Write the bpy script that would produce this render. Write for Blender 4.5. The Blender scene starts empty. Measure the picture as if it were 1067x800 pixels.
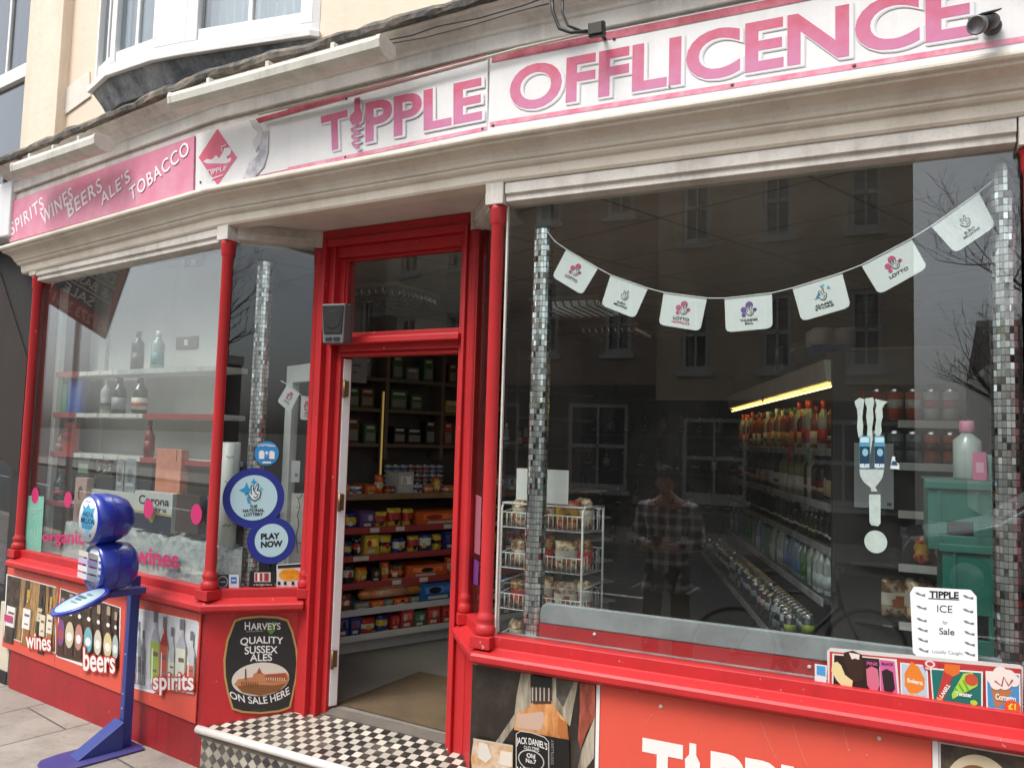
import bpy, bmesh, math, random
from mathutils import Vector, Matrix
random.seed(7)
C = bpy.context
SC = C.scene
COL = SC.collection
R_ = math.radians

# ------------------------------------------------------------------ camera
F_PX = 822.0
CAM = Vector((0.0, 0.0, 1.8))
yaw, pitch, roll = R_(-25.2025), R_(4.0232), R_(1.6717)
fw = Vector((math.sin(yaw) * math.cos(pitch), math.cos(yaw) * math.cos(pitch), math.sin(pitch)))
r0 = Vector((math.cos(yaw), -math.sin(yaw), 0))
u0 = r0.cross(fw)
rt = r0 * math.cos(roll) + u0 * math.sin(roll)
up = u0 * math.cos(roll) - r0 * math.sin(roll)
cd = bpy.data.cameras.new('camera')
cam = bpy.data.objects.new('camera', cd)
COL.objects.link(cam)
M = Matrix((rt, up, -fw)).transposed().to_4x4()
M.translation = CAM
cam.matrix_world = M
cd.sensor_width = 36.0
cd.lens = F_PX / 1067.0 * 36.0
cd.clip_start = 0.02
cd.clip_end = 2000
SC.camera = cam

# ------------------------------------------------------------------ sky, sun, exposure
wd = bpy.data.worlds.new('World')
SC.world = wd
wd.use_nodes = True
nt = wd.node_tree
bg = nt.nodes['Background']
sky = nt.nodes.new('ShaderNodeTexSky')
sky.sky_type = 'NISHITA'
sky.sun_disc = False
SUN_EL, SUN_AZ = 56.0, 205.0           # high sun behind the photographer, veiled by cloud
sky.sun_elevation = R_(SUN_EL)
sky.sun_rotation = R_(SUN_AZ)
sky.air_density = 1.0
sky.dust_density = 4.0
hs = nt.nodes.new('ShaderNodeHueSaturation')
hs.inputs['Saturation'].default_value = 0.30
hs.inputs['Value'].default_value = 1.0
nt.links.new(sky.outputs[0], hs.inputs['Color'])
nt.links.new(hs.outputs[0], bg.inputs[0])
bg.inputs[1].default_value = 0.15
sl = bpy.data.lights.new('sun', 'SUN')
sl.energy = 1.2
sl.angle = R_(25)
sl.color = (1.0, 0.965, 0.91)
so = bpy.data.objects.new('sun', sl)
COL.objects.link(so)
_az = R_(SUN_AZ)
sd = Vector((math.sin(_az) * math.cos(R_(SUN_EL)), math.cos(_az) * math.cos(R_(SUN_EL)), math.sin(R_(SUN_EL))))
so.rotation_euler = sd.to_track_quat('Z', 'Y').to_euler()
so.location = (-6, -12, 20)
SC.view_settings.view_transform = 'Standard'
SC.view_settings.look = 'None'
SC.view_settings.gamma = 1.0
SC.view_settings.use_curve_mapping = False
SC.view_settings.exposure = 0.92
SC.render.engine = 'CYCLES'
SC.cycles.use_denoising = True
SC.cycles.max_bounces = 7
SC.cycles.transparent_max_bounces = 12
SC.cycles.glossy_bounces = 4
SC.cycles.diffuse_bounces = 4
SC.cycles.sample_clamp_indirect = 6.0
SC.cycles.caustics_reflective = False
SC.cycles.caustics_refractive = False

# ------------------------------------------------------------------ materials
MATS = {}
def mat(name, col, rough=0.55, metal=0.0, col2=None, scale=6.0, detail=5.0, lo=0.4, hi=0.65, bump=0.0, bscale=60.0,
        emit=0.0, stretch=(1, 1, 1), spec=0.5, coat=0.0, alpha=1.0):
    if name in MATS:
        return MATS[name]
    m = bpy.data.materials.new(name)
    m.use_nodes = True
    n, l = m.node_tree.nodes, m.node_tree.links
    b = n['Principled BSDF']
    b.inputs['Base Color'].default_value = (*col, 1)
    b.inputs['Roughness'].default_value = rough
    b.inputs['Metallic'].default_value = metal
    b.inputs['Specular IOR Level'].default_value = spec
    b.inputs['Coat Weight'].default_value = coat
    tc = None
    if col2 is not None or bump:
        tc = n.new('ShaderNodeTexCoord')
        mp = n.new('ShaderNodeMapping')
        mp.inputs['Scale'].default_value = stretch
        l.new(tc.outputs['Object'], mp.inputs['Vector'])
    if col2 is not None:
        tx = n.new('ShaderNodeTexNoise')
        tx.inputs['Scale'].default_value = scale
        tx.inputs['Detail'].default_value = detail
        tx.inputs['Roughness'].default_value = 0.65
        l.new(mp.outputs[0], tx.inputs['Vector'])
        rp = n.new('ShaderNodeValToRGB')
        rp.color_ramp.elements[0].position = lo
        rp.color_ramp.elements[0].color = (*col, 1)
        rp.color_ramp.elements[1].position = hi
        rp.color_ramp.elements[1].color = (*col2, 1)
        l.new(tx.outputs['Fac'], rp.inputs['Fac'])
        l.new(rp.outputs[0], b.inputs['Base Color'])
    if bump:
        t2 = n.new('ShaderNodeTexNoise')
        t2.inputs['Scale'].default_value = bscale
        t2.inputs['Detail'].default_value = 4
        l.new(mp.outputs[0], t2.inputs['Vector'])
        bp = n.new('ShaderNodeBump')
        bp.inputs['Strength'].default_value = bump
        bp.inputs['Distance'].default_value = 0.01
        l.new(t2.outputs['Fac'], bp.inputs['Height'])
        l.new(bp.outputs[0], b.inputs['Normal'])
    if emit:
        b.inputs['Emission Color'].default_value = (*col, 1)
        b.inputs['Emission Strength'].default_value = emit
    MATS[name] = m
    return m

def worn(name, col, dirt, amount=0.5, rough=0.5, streak=True, bump=0.15, chip=None, scale=3.0, coat=0.0):
    """painted surface: broad dirt patches, vertical rain streaks, optional chips"""
    if name in MATS:
        return MATS[name]
    m = bpy.data.materials.new(name)
    m.use_nodes = True
    n, l = m.node_tree.nodes, m.node_tree.links
    b = n['Principled BSDF']
    b.inputs['Roughness'].default_value = rough
    b.inputs['Coat Weight'].default_value = coat
    tc = n.new('ShaderNodeTexCoord')
    def noise(sc, stretch, lo, hi, det=6):
        mp = n.new('ShaderNodeMapping')
        mp.inputs['Scale'].default_value = stretch
        l.new(tc.outputs['Object'], mp.inputs['Vector'])
        t = n.new('ShaderNodeTexNoise')
        t.inputs['Scale'].default_value = sc
        t.inputs['Detail'].default_value = det
        t.inputs['Roughness'].default_value = 0.68
        l.new(mp.outputs[0], t.inputs['Vector'])
        r = n.new('ShaderNodeMapRange')
        r.inputs['From Min'].default_value = lo
        r.inputs['From Max'].default_value = hi
        l.new(t.outputs['Fac'], r.inputs['Value'])
        return r.outputs[0], t.outputs['Fac']
    f1, raw = noise(scale, (1, 1, 1), 0.45, 0.8)
    prev = (*col, 1)
    def mix(fac, colr, k):
        nonlocal prev
        mu = n.new('ShaderNodeMath'); mu.operation = 'MULTIPLY'
        l.new(fac, mu.inputs[0]); mu.inputs[1].default_value = k
        mx = n.new('ShaderNodeMix'); mx.data_type = 'RGBA'
        l.new(mu.outputs[0], mx.inputs['Factor'])
        if isinstance(prev, tuple):
            mx.inputs['A'].default_value = prev
        else:
            l.new(prev, mx.inputs['A'])
        mx.inputs['B'].default_value = (*colr, 1)
        prev = mx.outputs['Result']
    mix(f1, dirt, amount)
    if streak:
        f2, _ = noise(9.0, (1, 1, 0.07), 0.5, 0.78)
        mix(f2, dirt, amount * 0.8)
    f4, _ = noise(90.0, (1, 1, 1), 0.56, 0.75, 2)
    mix(f4, dirt, amount * 0.45)
    if chip is not None:
        f3, _ = noise(24.0, (1, 1, 1), 0.665, 0.69, 8)
        mix(f3, chip, 0.9)
    l.new(prev, b.inputs['Base Color'])
    if bump:
        bp = n.new('ShaderNodeBump')
        bp.inputs['Strength'].default_value = bump
        bp.inputs['Distance'].default_value = 0.012
        t = n.new('ShaderNodeTexNoise'); t.inputs['Scale'].default_value = 22; t.inputs['Detail'].default_value = 6
        l.new(tc.outputs['Object'], t.inputs['Vector'])
        l.new(t.outputs['Fac'], bp.inputs['Height'])
        l.new(bp.outputs[0], b.inputs['Normal'])
    MATS[name] = m
    return m

def glass_mat(name, tint=(0.93, 0.96, 0.95), boost=1.0, base=0.05, dust_haze=.009):
    if name in MATS:
        return MATS[name]
    m = bpy.data.materials.new(name)
    m.use_nodes = True
    n, l = m.node_tree.nodes, m.node_tree.links
    n.remove(n['Principled BSDF'])
    out = n['Material Output']
    tr = n.new('ShaderNodeBsdfTransparent'); tr.inputs[0].default_value = (*tint, 1)
    gl = n.new('ShaderNodeBsdfGlossy'); gl.inputs['Roughness'].default_value = 0.0
    gl.inputs['Color'].default_value = (0.95, 0.97, 1, 1)
    lw = n.new('ShaderNodeLayerWeight'); lw.inputs['Blend'].default_value = 0.5
    pw = n.new('ShaderNodeMath'); pw.operation = 'POWER'; pw.inputs[1].default_value = 4.0
    l.new(lw.outputs['Facing'], pw.inputs[0])
    ml = n.new('ShaderNodeMath'); ml.operation = 'MULTIPLY_ADD'
    ml.inputs[1].default_value = 0.9 * boost; ml.inputs[2].default_value = base
    ml.use_clamp = True
    l.new(pw.outputs[0], ml.inputs[0])
    mx = n.new('ShaderNodeMixShader')
    l.new(ml.outputs[0], mx.inputs[0]); l.new(tr.outputs[0], mx.inputs[1]); l.new(gl.outputs[0], mx.inputs[2])
    # dusty film and smears; its pale diffuse colour paints in hazy reflections
    tc = n.new('ShaderNodeTexCoord'); mp = n.new('ShaderNodeMapping'); mp.inputs['Scale'].default_value = (1, 1, .5); mp.inputs['Rotation'].default_value = (0, .5, 0)
    l.new(tc.outputs['Object'], mp.inputs['Vector'])
    t = n.new('ShaderNodeTexNoise'); t.inputs['Scale'].default_value = 3.5; t.inputs['Detail'].default_value = 8; t.inputs['Roughness'].default_value = .7; t.inputs['Distortion'].default_value = 1.2
    l.new(mp.outputs[0], t.inputs['Vector'])
    r = n.new('ShaderNodeMapRange'); r.inputs['From Min'].default_value = .42; r.inputs['From Max'].default_value = .75; r.inputs['To Min'].default_value = dust_haze * .45; r.inputs['To Max'].default_value = dust_haze * 1.8
    l.new(t.outputs['Fac'], r.inputs['Value'])
    df = n.new('ShaderNodeBsdfDiffuse'); df.inputs['Color'].default_value = (.62, .62, .60, 1)
    m2 = n.new('ShaderNodeMixShader')
    l.new(r.outputs[0], m2.inputs[0]); l.new(mx.outputs[0], m2.inputs[1]); l.new(df.outputs[0], m2.inputs[2])
    l.new(m2.outputs[0], out.inputs['Surface'])
    MATS[name] = m
    return m

# ------------------------------------------------------------------ object helpers
def thing(name, label, cat, loc=(0, 0, 0), group=None, kind=None):
    o = bpy.data.objects.new(name, None)
    COL.objects.link(o)
    o.location = loc
    o.empty_display_size = 0.1
    o['label'] = label; o['category'] = cat
    if group: o['group'] = group
    if kind: o['kind'] = kind
    return o
def tag(o, label, cat, group=None):
    o['label'] = label; o['category'] = cat
    if group: o['group'] = group
    return o
def wloc(o):
    v = Vector(o.location)
    while o.parent is not None:
        o = o.parent
        v = v + o.location
    return v
def copy_tree(o, parent=None):
    c = o.copy(); COL.objects.link(c)
    if parent is not None: c.parent = parent
    for ch in list(o.children):
        copy_tree(ch, c)
    return c

class MB:
    """collects shapes given in world coordinates into ONE mesh"""
    def __init__(s):
        s.v = []; s.f = []; s.mi = []; s.mats = []; s.sm = []
    def m(s, mt):
        if mt not in s.mats: s.mats.append(mt)
        return s.mats.index(mt)
    def add(s, vs, fs, mt, smooth=False):
        o = len(s.v); i = s.m(mt)
        s.v += [Vector(p) for p in vs]
        for f in fs:
            s.f.append([o + k for k in f]); s.mi.append(i); s.sm.append(smooth)
        return s
    def obox(s, c, ax, ay, az, mt):
        """box: centre and three half-axis vectors"""
        c, ax, ay, az = map(Vector, (c, ax, ay, az))
        vs = [c + sx * ax + sy * ay + sz * az for sz in (-1, 1) for sy in (-1, 1) for sx in (-1, 1)]
        fs = [(0, 2, 3, 1), (4, 5, 7, 6), (0, 1, 5, 4), (2, 6, 7, 3), (0, 4, 6, 2), (1, 3, 7, 5)]
        return s.add(vs, fs, mt)
    def box(s, lo, hi, mt):
        lo, hi = Vector(lo), Vector(hi)
        h = (hi - lo) / 2
        return s.obox((lo + hi) / 2, (h.x, 0, 0), (0, h.y, 0), (0, 0, h.z), mt)
    def tube(s, pts, r, mt, n=8, cap=True, smooth=True):
        pts = [Vector(p) for p in pts]
        rs = r if isinstance(r, (list, tuple)) else [r] * len(pts)
        vs = []; prevx = None
        for i, p in enumerate(pts):
            d = (pts[min(i + 1, len(pts) - 1)] - pts[max(i - 1, 0)])
            d = d.normalized() if d.length > 1e-9 else Vector((0, 0, 1))
            if prevx is None:
                a = Vector((0, 0, 1)) if abs(d.z) < 0.9 else Vector((1, 0, 0))
                x = d.cross(a).normalized()
            else:
                x = (prevx - d * prevx.dot(d)).normalized()
            prevx = x
            y = d.cross(x)
            for k in range(n):
                t = 2 * math.pi * k / n
                vs.append(p + (x * math.cos(t) + y * math.sin(t)) * rs[i])
        fs = [(i * n + k, i * n + (k + 1) % n, (i + 1) * n + (k + 1) % n, (i + 1) * n + k) for i in range(len(pts) - 1) for k in range(n)]
        s.add(vs, fs, mt, smooth)
        if cap:
            o = len(s.v) - len(vs)
            i = s.m(mt)
            s.f.append([o + k for k in range(n)][::-1]); s.mi.append(i); s.sm.append(False)
            b = o + (len(pts) - 1) * n
            s.f.append([b + k for k in range(n)]); s.mi.append(i); s.sm.append(False)
        return s
    def lathe(s, c, prof, mt, n=16, axis=(0, 0, 1), smooth=True):
        """profile [(r, h), ...] spun about an axis through c"""
        c = Vector(c); d = Vector(axis).normalized()
        a = Vector((0, 0, 1)) if abs(d.z) < 0.9 else Vector((1, 0, 0))
        x = a.cross(d).normalized(); y = d.cross(x)
        vs = []
        for r, h in prof:
            for k in range(n):
                t = 2 * math.pi * k / n
                vs.append(c + d * h + (x * math.cos(t) + y * math.sin(t)) * r)
        fs = [(i * n + k, i * n + (k + 1) % n, (i + 1) * n + (k + 1) % n, (i + 1) * n + k) for i in range(len(prof) - 1) for k in range(n)]
        fs.append(tuple(range(n))[::-1]); fs.append(tuple((len(prof) - 1) * n + k for k in range(n)))
        return s.add(vs, fs, mt, smooth)
    def prism(s, pts, h, mt):
        """closed polygon of world points swept by the vector h"""
        pts = [Vector(p) for p in pts]; h = Vector(h); n = len(pts)
        vs = pts + [p + h for p in pts]
        fs = [tuple(range(n)), tuple(range(2 * n - 1, n - 1, -1))] + [(i, i + n, (i + 1) % n + n, (i + 1) % n) for i in range(n)]
        return s.add(vs, fs, mt)
    def poly(s, pts, mt):
        return s.add(pts, [tuple(range(len(pts)))], mt)
    def build(s, name, parent=None, bevel=0.0, seg=2):
        off = wloc(parent) if parent is not None else Vector((0, 0, 0))
        me = bpy.data.meshes.new(name)
        me.from_pydata([tuple(p - off) for p in s.v], [], s.f)
        for mt in s.mats: me.materials.append(mt)
        for p, i, sm in zip(me.polygons, s.mi, s.sm):
            p.material_index = i; p.use_smooth = sm
        bm = bmesh.new(); bm.from_mesh(me)
        bmesh.ops.recalc_face_normals(bm, faces=bm.faces) if s.closed else None
        bm.to_mesh(me); bm.free()
        me.update()
        o = bpy.data.objects.new(name, me)
        COL.objects.link(o)
        if parent is not None: o.parent = parent
        if bevel:
            b = o.modifiers.new('bevel', 'BEVEL'); b.width = bevel; b.segments = seg; b.limit_method = 'ANGLE'; b.angle_limit = R_(40)
        return o
    closed = True

# ------------------------------------------------------------------ wall frames
def ray(x, y):
    """direction of the photo's line of sight at photo pixel x, y (used to survey the walls)"""
    return rt * (x - 533.5) - up * (y - 400.0) + fw * F_PX

class Fr:
    """vertical plane through plan points A and B: s along, z up, off towards the street"""
    def __init__(s, A, B, off=0.0):
        A, B = Vector((A[0], A[1], 0)), Vector((B[0], B[1], 0))
        s.u = (B - A).normalized(); s.n = Vector((s.u.y, -s.u.x, 0)); s.L = (B - A).length
        s.o = A + s.n * off; s.up = Vector((0, 0, 1))
    def P(s, a, z, off=0.0):
        return s.o + s.u * a + s.up * z + s.n * off
    def px(s, x, y, off=0.0):
        d = ray(x, y)
        o = s.o + s.n * off
        t = (o - CAM).dot(s.n) / d.dot(s.n)
        p = CAM + d * t
        return ((p - s.o).dot(s.u), p.z)
    def zm(s, pts, ox=0, oy=0, k=1.0, off=0.0):
        return [s.px(ox + x * k, oy + y * k, off) for x, y in pts]

def atY(x, y, Y):
    d = ray(x, y)
    return CAM + d * (Y / d.y)
def atZ(x, y, z):
    d = ray(x, y)
    return CAM + d * ((z - CAM.z) / d.z)

class Print(MB):
    """ink: flat shapes laid on a frame, each layer a little proud of the last"""
    closed = False
    def __init__(s, fr, off=0.0, step=0.0007):
        MB.__init__(s); s.fr = fr; s.off = off; s.step = step; s.k = 0
    def pt(s, p): return s.fr.P(p[0], p[1], s.off + s.step * s.k)
    def shape(s, pts, mt):
        s.k += 1
        if len(pts) <= 4:
            s.add([s.pt(p) for p in pts], [tuple(range(len(pts)))], mt)
        else:
            s.add([s.pt(p) for p in pts], tri2d(pts), mt)
        return s
    def rect(s, a, z0, b, z1, mt): return s.shape([(a, z0), (b, z0), (b, z1), (a, z1)], mt)
    def ell(s, a, z, ra, rz, mt, n=40, rot=0):
        cr, sr = math.cos(rot), math.sin(rot)
        return s.shape([(a + ra * math.cos(t) * cr - rz * math.sin(t) * sr, z + ra * math.cos(t) * sr + rz * math.sin(t) * cr) for t in [2 * math.pi * k / n for k in range(n)]], mt)
    def line(s, pts, w, mt):
        """stroke of width w"""
        s.k += 1
        L, Rr = [], []
        for i, (x, z) in enumerate(pts):
            p, q = pts[max(i - 1, 0)], pts[min(i + 1, len(pts) - 1)]
            d = math.hypot(q[0] - p[0], q[1] - p[1]) or 1e-6
            nx, nz = -(q[1] - p[1]) / d * w / 2, (q[0] - p[0]) / d * w / 2
            L.append((x + nx, z + nz)); Rr.append((x - nx, z - nz))
        n = len(pts)
        s.add([s.pt(p) for p in L + Rr], [(i, i + 1, n + i + 1, n + i) for i in range(n - 1)], mt)
        return s
    def text(s, body, quad, mt, bold=0.0, grow=0.0, shear=0.0, warp=None, dx=0, dz=0, align=None, sp=1.0):
        """lettering fitted to the quad [bl, br, tr, tl] of (s, z) points"""
        vs, fs = glyphs(body, bold, shear, grow, align, sp)
        s.k += 1
        bl, br, tr, tl = [Vector(q) for q in quad]
        out = []
        for x, y in vs:
            if warp: x, y = warp(x, y)
            p = (bl * (1 - x) + br * x) * (1 - y) + (tl * (1 - x) + tr * x) * y
            out.append(s.pt((p.x + dx, p.y + dz)))
        s.add(out, fs, mt)
        return s

def tri2d(pts):
    from mathutils.geometry import tessellate_polygon
    return [tuple(t) for t in tessellate_polygon([[Vector((p[0], p[1], 0)) for p in pts]])]

_G = {}
def glyphs(body, bold=0.0, shear=0.0, grow=0.0, align=None, sp=1.0):
    """text as triangles normalised to its own unit box; grow thickens it past the box of the plain text"""
    key = (body, bold, shear, grow, align, sp)
    if key in _G: return _G[key]
    def raw(offset):
        c = bpy.data.curves.new('t', 'FONT')
        c.body = body; c.offset = offset; c.shear = shear; c.resolution_u = 5; c.space_character = sp
        if align: c.align_x = align
        o = bpy.data.objects.new('t', c)
        me = bpy.data.meshes.new_from_object(o)
        vs = [(v.co.x, v.co.y) for v in me.vertices]; fs = [tuple(p.vertices) for p in me.polygons]
        bpy.data.objects.remove(o); bpy.data.meshes.remove(me); bpy.data.curves.remove(c)
        return vs, fs
    v0, f0 = raw(bold)
    x0, x1 = min(v[0] for v in v0), max(v[0] for v in v0)
    y0, y1 = min(v[1] for v in v0), max(v[1] for v in v0)
    v1, f1 = (v0, f0) if not grow else raw(bold + grow)
    res = ([((x - x0) / (x1 - x0), (y - y0) / (y1 - y0)) for x, y in v1], f1)
    _G[key] = res
    return res

def rrect(a, z0, b, z1, r, n=5):
    pts = []
    for cx, cz, t0 in ((b - r, z1 - r, 0), (a + r, z1 - r, 90), (a + r, z0 + r, 180), (b - r, z0 + r, 270)):
        for k in range(n + 1):
            t = R_(t0 + 90 * k / n)
            pts.append((cx + r * math.cos(t), cz + r * math.sin(t)))
    return pts

def slab(fr, pts, off, th, mt, mb=None):
    """a board of thickness th whose outline is (s, z) points, face at off"""
    mb = mb or MB()
    return mb.prism([fr.P(a, z, off - th) for a, z in pts], fr.n * th, mt)

def sweep(path, prof, mt, mb=None, dz=None, smooth=False):
    """profile [(off, z)] carried along plan points with mitred corners"""
    mb = mb or MB()
    pts = [Vector((p[0], p[1], 0)) for p in path]
    N = len(pts); rings = []
    for i, p in enumerate(pts):
        ns = []
        if i > 0: d = (pts[i] - pts[i - 1]).normalized(); ns.append(Vector((d.y, -d.x, 0)))
        if i < N - 1: d = (pts[i + 1] - pts[i]).normalized(); ns.append(Vector((d.y, -d.x, 0)))
        if len(ns) == 1: mvec = ns[0]
        else:
            b = (ns[0] + ns[1]).normalized(); mvec = b / max(0.3, b.dot(ns[0]))
        z = dz[i] if dz else 0
        rings.append([p + mvec * o + Vector((0, 0, h + z)) for o, h in prof])
    m = len(prof)
    vs = [q for r in rings for q in r]
    fs = [(i * m + k, i * m + (k + 1) % m, (i + 1) * m + (k + 1) % m, (i + 1) * m + k) for i in range(N - 1) for k in range(m)]
    fs += [tuple(range(m)), tuple((N - 1) * m + k for k in range(m))]
    return mb.add(vs, fs, mt, smooth)
# ------------------------------------------------------------------ plan of the shopfront (surveyed corners)
c0 = (-5.445, 3.585); c1 = (-3.317, 3.255); c2 = (-2.918, 3.592); c3 = (-1.881, 3.531); c4 = (-1.589, 3.170); c5 = (0.475, 3.170); c6 = (2.6, 3.170)
FL, FS, FD, FT, FR, FC = Fr(c0, c1), Fr(c1, c2), Fr(c2, c3), Fr(c3, c4), Fr(c4, c5), Fr(c1, c4)
SILL, HEAD, FLOOR = 0.94, 2.86, 0.30

RED = worn('red gloss paint', (0.50, 0.020, 0.024), (0.20, 0.014, 0.017), 0.45, rough=0.50, chip=(0.50, 0.30, 0.28), bump=0.10, scale=2.2)
RED2 = worn('red plinth paint', (0.34, 0.016, 0.022), (0.12, 0.014, 0.016), 0.55, rough=0.55, chip=(0.30, 0.24, 0.22), bump=0.1, scale=2.5)
CREAMW = worn('weathered cream paint', (0.70, 0.645, 0.55), (0.30, 0.24, 0.17), 0.55, streak=False, rough=0.6, bump=0.2, scale=2.6)
WHITEW = worn('weathered white paint', (0.68, 0.65, 0.60), (0.22, 0.20, 0.17), 0.60, rough=0.6, bump=0.2, scale=3.2)
SOFFIT = worn('soffit paint', (0.62, 0.58, 0.53), (0.34, 0.29, 0.24), 0.5, rough=0.65, bump=0.1, scale=3.5, streak=False)
STUCCO = worn('cream stucco', (0.76, 0.66, 0.53), (0.48, 0.40, 0.32), 0.42, rough=0.8, bump=0.25, scale=1.4)
STUCCO2 = worn('peach stucco', (0.77, 0.63, 0.50), (0.54, 0.44, 0.35), 0.35, rough=0.8, bump=0.2, scale=1.2)
WHITE = worn('white window paint', (0.80, 0.80, 0.79), (0.55, 0.54, 0.52), 0.3, rough=0.4, bump=0.05)
LEAD = worn('roof lead', (0.060, 0.058, 0.055), (0.33, 0.27, 0.19), 0.85, rough=0.75, bump=0.8, scale=7)
LEADB = worn('blue grey lead', (0.10, 0.112, 0.13), (0.52, 0.54, 0.56), 0.75, rough=0.5, bump=0.7, scale=5)  # pale second colour holds whitish stains and a painted-in sheen
GLASS = glass_mat('shop window glass', base=0.045)
GLASSU = glass_mat('upstairs glass', tint=(0.8, 0.85, 0.87), base=0.09)
BRASS = mat('old brass', (0.32, 0.22, 0.09), 0.45, 0.8, col2=(0.16, 0.11, 0.06))
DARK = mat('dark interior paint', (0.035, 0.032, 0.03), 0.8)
NETC = worn('net curtain', (0.66, 0.68, 0.68), (0.48, 0.50, 0.50), 0.5, rough=0.9, bump=0.3, scale=2)

shop = thing('shop_building', 'cream and red corner shop building with big windows and a recessed doorway', 'shop', (-2.4, 3.4, 0))
P2 = lambda fr, a, off=0.0: (fr.P(a, 0, off).x, fr.P(a, 0, off).y)

# stall risers -------------------------------------------------------------
def riser(fr, a0, a1, z0, z1, th, m, name='stall_riser'):
    b = MB()
    b.prism([fr.P(a0, z0, 0), fr.P(a1, z0, 0), fr.P(a1, z1, 0), fr.P(a0, z1, 0)], fr.n * -th, m)
    return b.build(name, shop)
riser(FL, 0, FL.L, 0, 0.82, .09, RED2)
riser(FS, 0, FS.L, 0.05, 0.82, .08, RED)
riser(FT, 0, FT.L, 0.05, 0.82, .08, RED)
riser(FR, 0, FR.L + 2.1, 0, 0.82, .09, RED2)
# return at the left end of the shop
fe = Fr((-5.37, 4.6), c0)
riser(fe, 0, fe.L, 0, 0.82, .05, RED2)

LEDGE = [(-.07, .942), (.004, .942), (.004, .889), (.062, .872), (.070, .862), (.070, .838), (.020, .812), (-.07, .812)]
sweep([P2(FL, -.02), c1, P2(FS, FS.L - .02)], LEDGE, RED).build('window_sill', shop, .004)
sweep([P2(FT, .02), c4, P2(FR, FR.L + 2.1)], LEDGE, RED).build('window_sill', shop, .004)

# slim columns ---------------------------------------------------------------
def column(p, fr, r=.030, half=False, top=HEAD):
    d = Vector((p[0], p[1], 0)) - fr.n * .004
    b = MB()
    b.lathe(d, [(r * 1.35, SILL), (r * 1.55, SILL + .012), (r * 1.6, SILL + .03), (r * 1.35, SILL + .045), (r * 1.15, SILL + .052), (r * 1.35, SILL + .065),
                (r * 1.4, SILL + .078), (r * 1.1, SILL + .092), (r, SILL + .11), (r * .96, top - .09), (r * 1.05, top - .085), (r * 1.2, top - .075), (r * 1.22, top - .02), (r * 1.45, top)], RED, 20)
    o = b.build('column', shop)
    b = MB(); h = r * 1.5
    b.obox(d + Vector((0, 0, top + .05)), fr.u * h, fr.n * h, (0, 0, .05), WHITEW)
    b.build('column_cap', shop, .003)
    b = MB()
    b.obox(d + Vector((0, 0, .915)) + fr.n * .004, fr.u * (r * 1.65), fr.n * (r * 1.65), (0, 0, .0265), RED)
    b.build('column_block', shop, .003)
column(c0, FL); column(c1, Fr(P2(FL, 0), c4)); column(c4, Fr(c1, P2(FR, FR.L)))
column(P2(FS, FS.L - .022, .012), FS, .022); column(P2(FT, .022, .012), FT, .022); column(c5, FR)

# glazing ------------------------------------------------------------------
def pane(fr, a0, a1, z0, z1, name='window_pane', off=-.03, parent=shop, m=None):
    b = MB()
    b.prism([fr.P(a0, z0, off), fr.P(a1, z0, off), fr.P(a1, z1, off), fr.P(a0, z1, off)], fr.n * -.006, m or GLASS)
    return b.build(name, parent)
pane(FL, .035, FL.L - .035, SILL, HEAD + .04, m=glass_mat('left window glass', base=0.075))
pane(FS, .03, FS.L - .03, SILL, HEAD + .04)
pane(FT, .03, FT.L - .03, SILL, HEAD + .04)
pane(FR, .035, FR.L - .035, SILL, HEAD + .04, m=glass_mat('right window glass', base=0.054, dust_haze=.006))
b = MB()      # thin white glazing bead beside the right-hand pane
b.prism([FR.P(.040, SILL, -.012), FR.P(.048, SILL, -.012), FR.P(.048, HEAD, -.012), FR.P(.040, HEAD, -.012)], FR.n * -.015, WHITEW)
b.build('glazing_bead', shop)

# head beams over the glass
HB = [(-.06, 2.86), (.020, 2.872), (.020, 2.90), (.034, 2.905), (.034, 2.955), (-.06, 2.955)]
DZL = [-.05, -.015]
sweep([P2(FL, .04), P2(FL, FL.L - .05)], HB, WHITEW, dz=DZL).build('head_beam', shop, .002)
sweep([P2(FS, .05), P2(FS, FS.L - .04)], HB, WHITEW, dz=[0, .002]).build('head_beam', shop, .002)
sweep([P2(FT, .04), P2(FT, FT.L - .05)], HB, WHITEW).build('head_beam', shop, .002)
sweep([P2(FR, .05), P2(FR, FR.L - .05)], HB, WHITEW, dz=[0, .008]).build('head_beam', shop, .002)
# soffit of the recessed doorway
b = MB()
b.prism([Vector((*p, 2.958)) for p in (c1, (-3.05, 3.9), (-1.75, 3.8), c4)], (0, 0, .03), SOFFIT)
b.build('soffit', shop)

# cornice under the sign ----------------------------------------------------
CP = [P2(FL, -.10, -.6), P2(FL, -.10), c1, c4, P2(FR, FR.L + 2.1)]
CDZ = [-.075, -.075, -.02, 0, .012]
CORN = [(o_, 2.957 + (z_ - 2.957) * .84) for o_, z_ in [(-.05, 2.957), (.040, 2.957), (.048, 2.972), (.052, 3.020), (.064, 3.028), (.072, 3.040), (.074, 3.052), (.082, 3.056), (.088, 3.075), (.100, 3.098),
        (.120, 3.118), (.142, 3.128), (.144, 3.142), (.158, 3.146), (.164, 3.158), (.164, 3.172), (.156, 3.176), (.156, 3.184), (.135, 3.188), (-.05, 3.188)]]
sweep(CP, CORN, CREAMW, dz=CDZ).build('cornice', shop, .0025)
# backing of the fascia
sweep(CP, [(-.05, 3.152), (.105, 3.152), (.105, 3.536), (-.05, 3.536)], WHITEW, dz=CDZ).build('fascia_backing', shop)
# white trim strip below the signs
sweep(CP, [(.1055, 3.1525), (.130, 3.1525), (.130, 3.160), (.1055, 3.160)], mat('white plastic trim', (.78, .78, .77), .35), dz=CDZ).build('trim_strip', shop)

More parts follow.
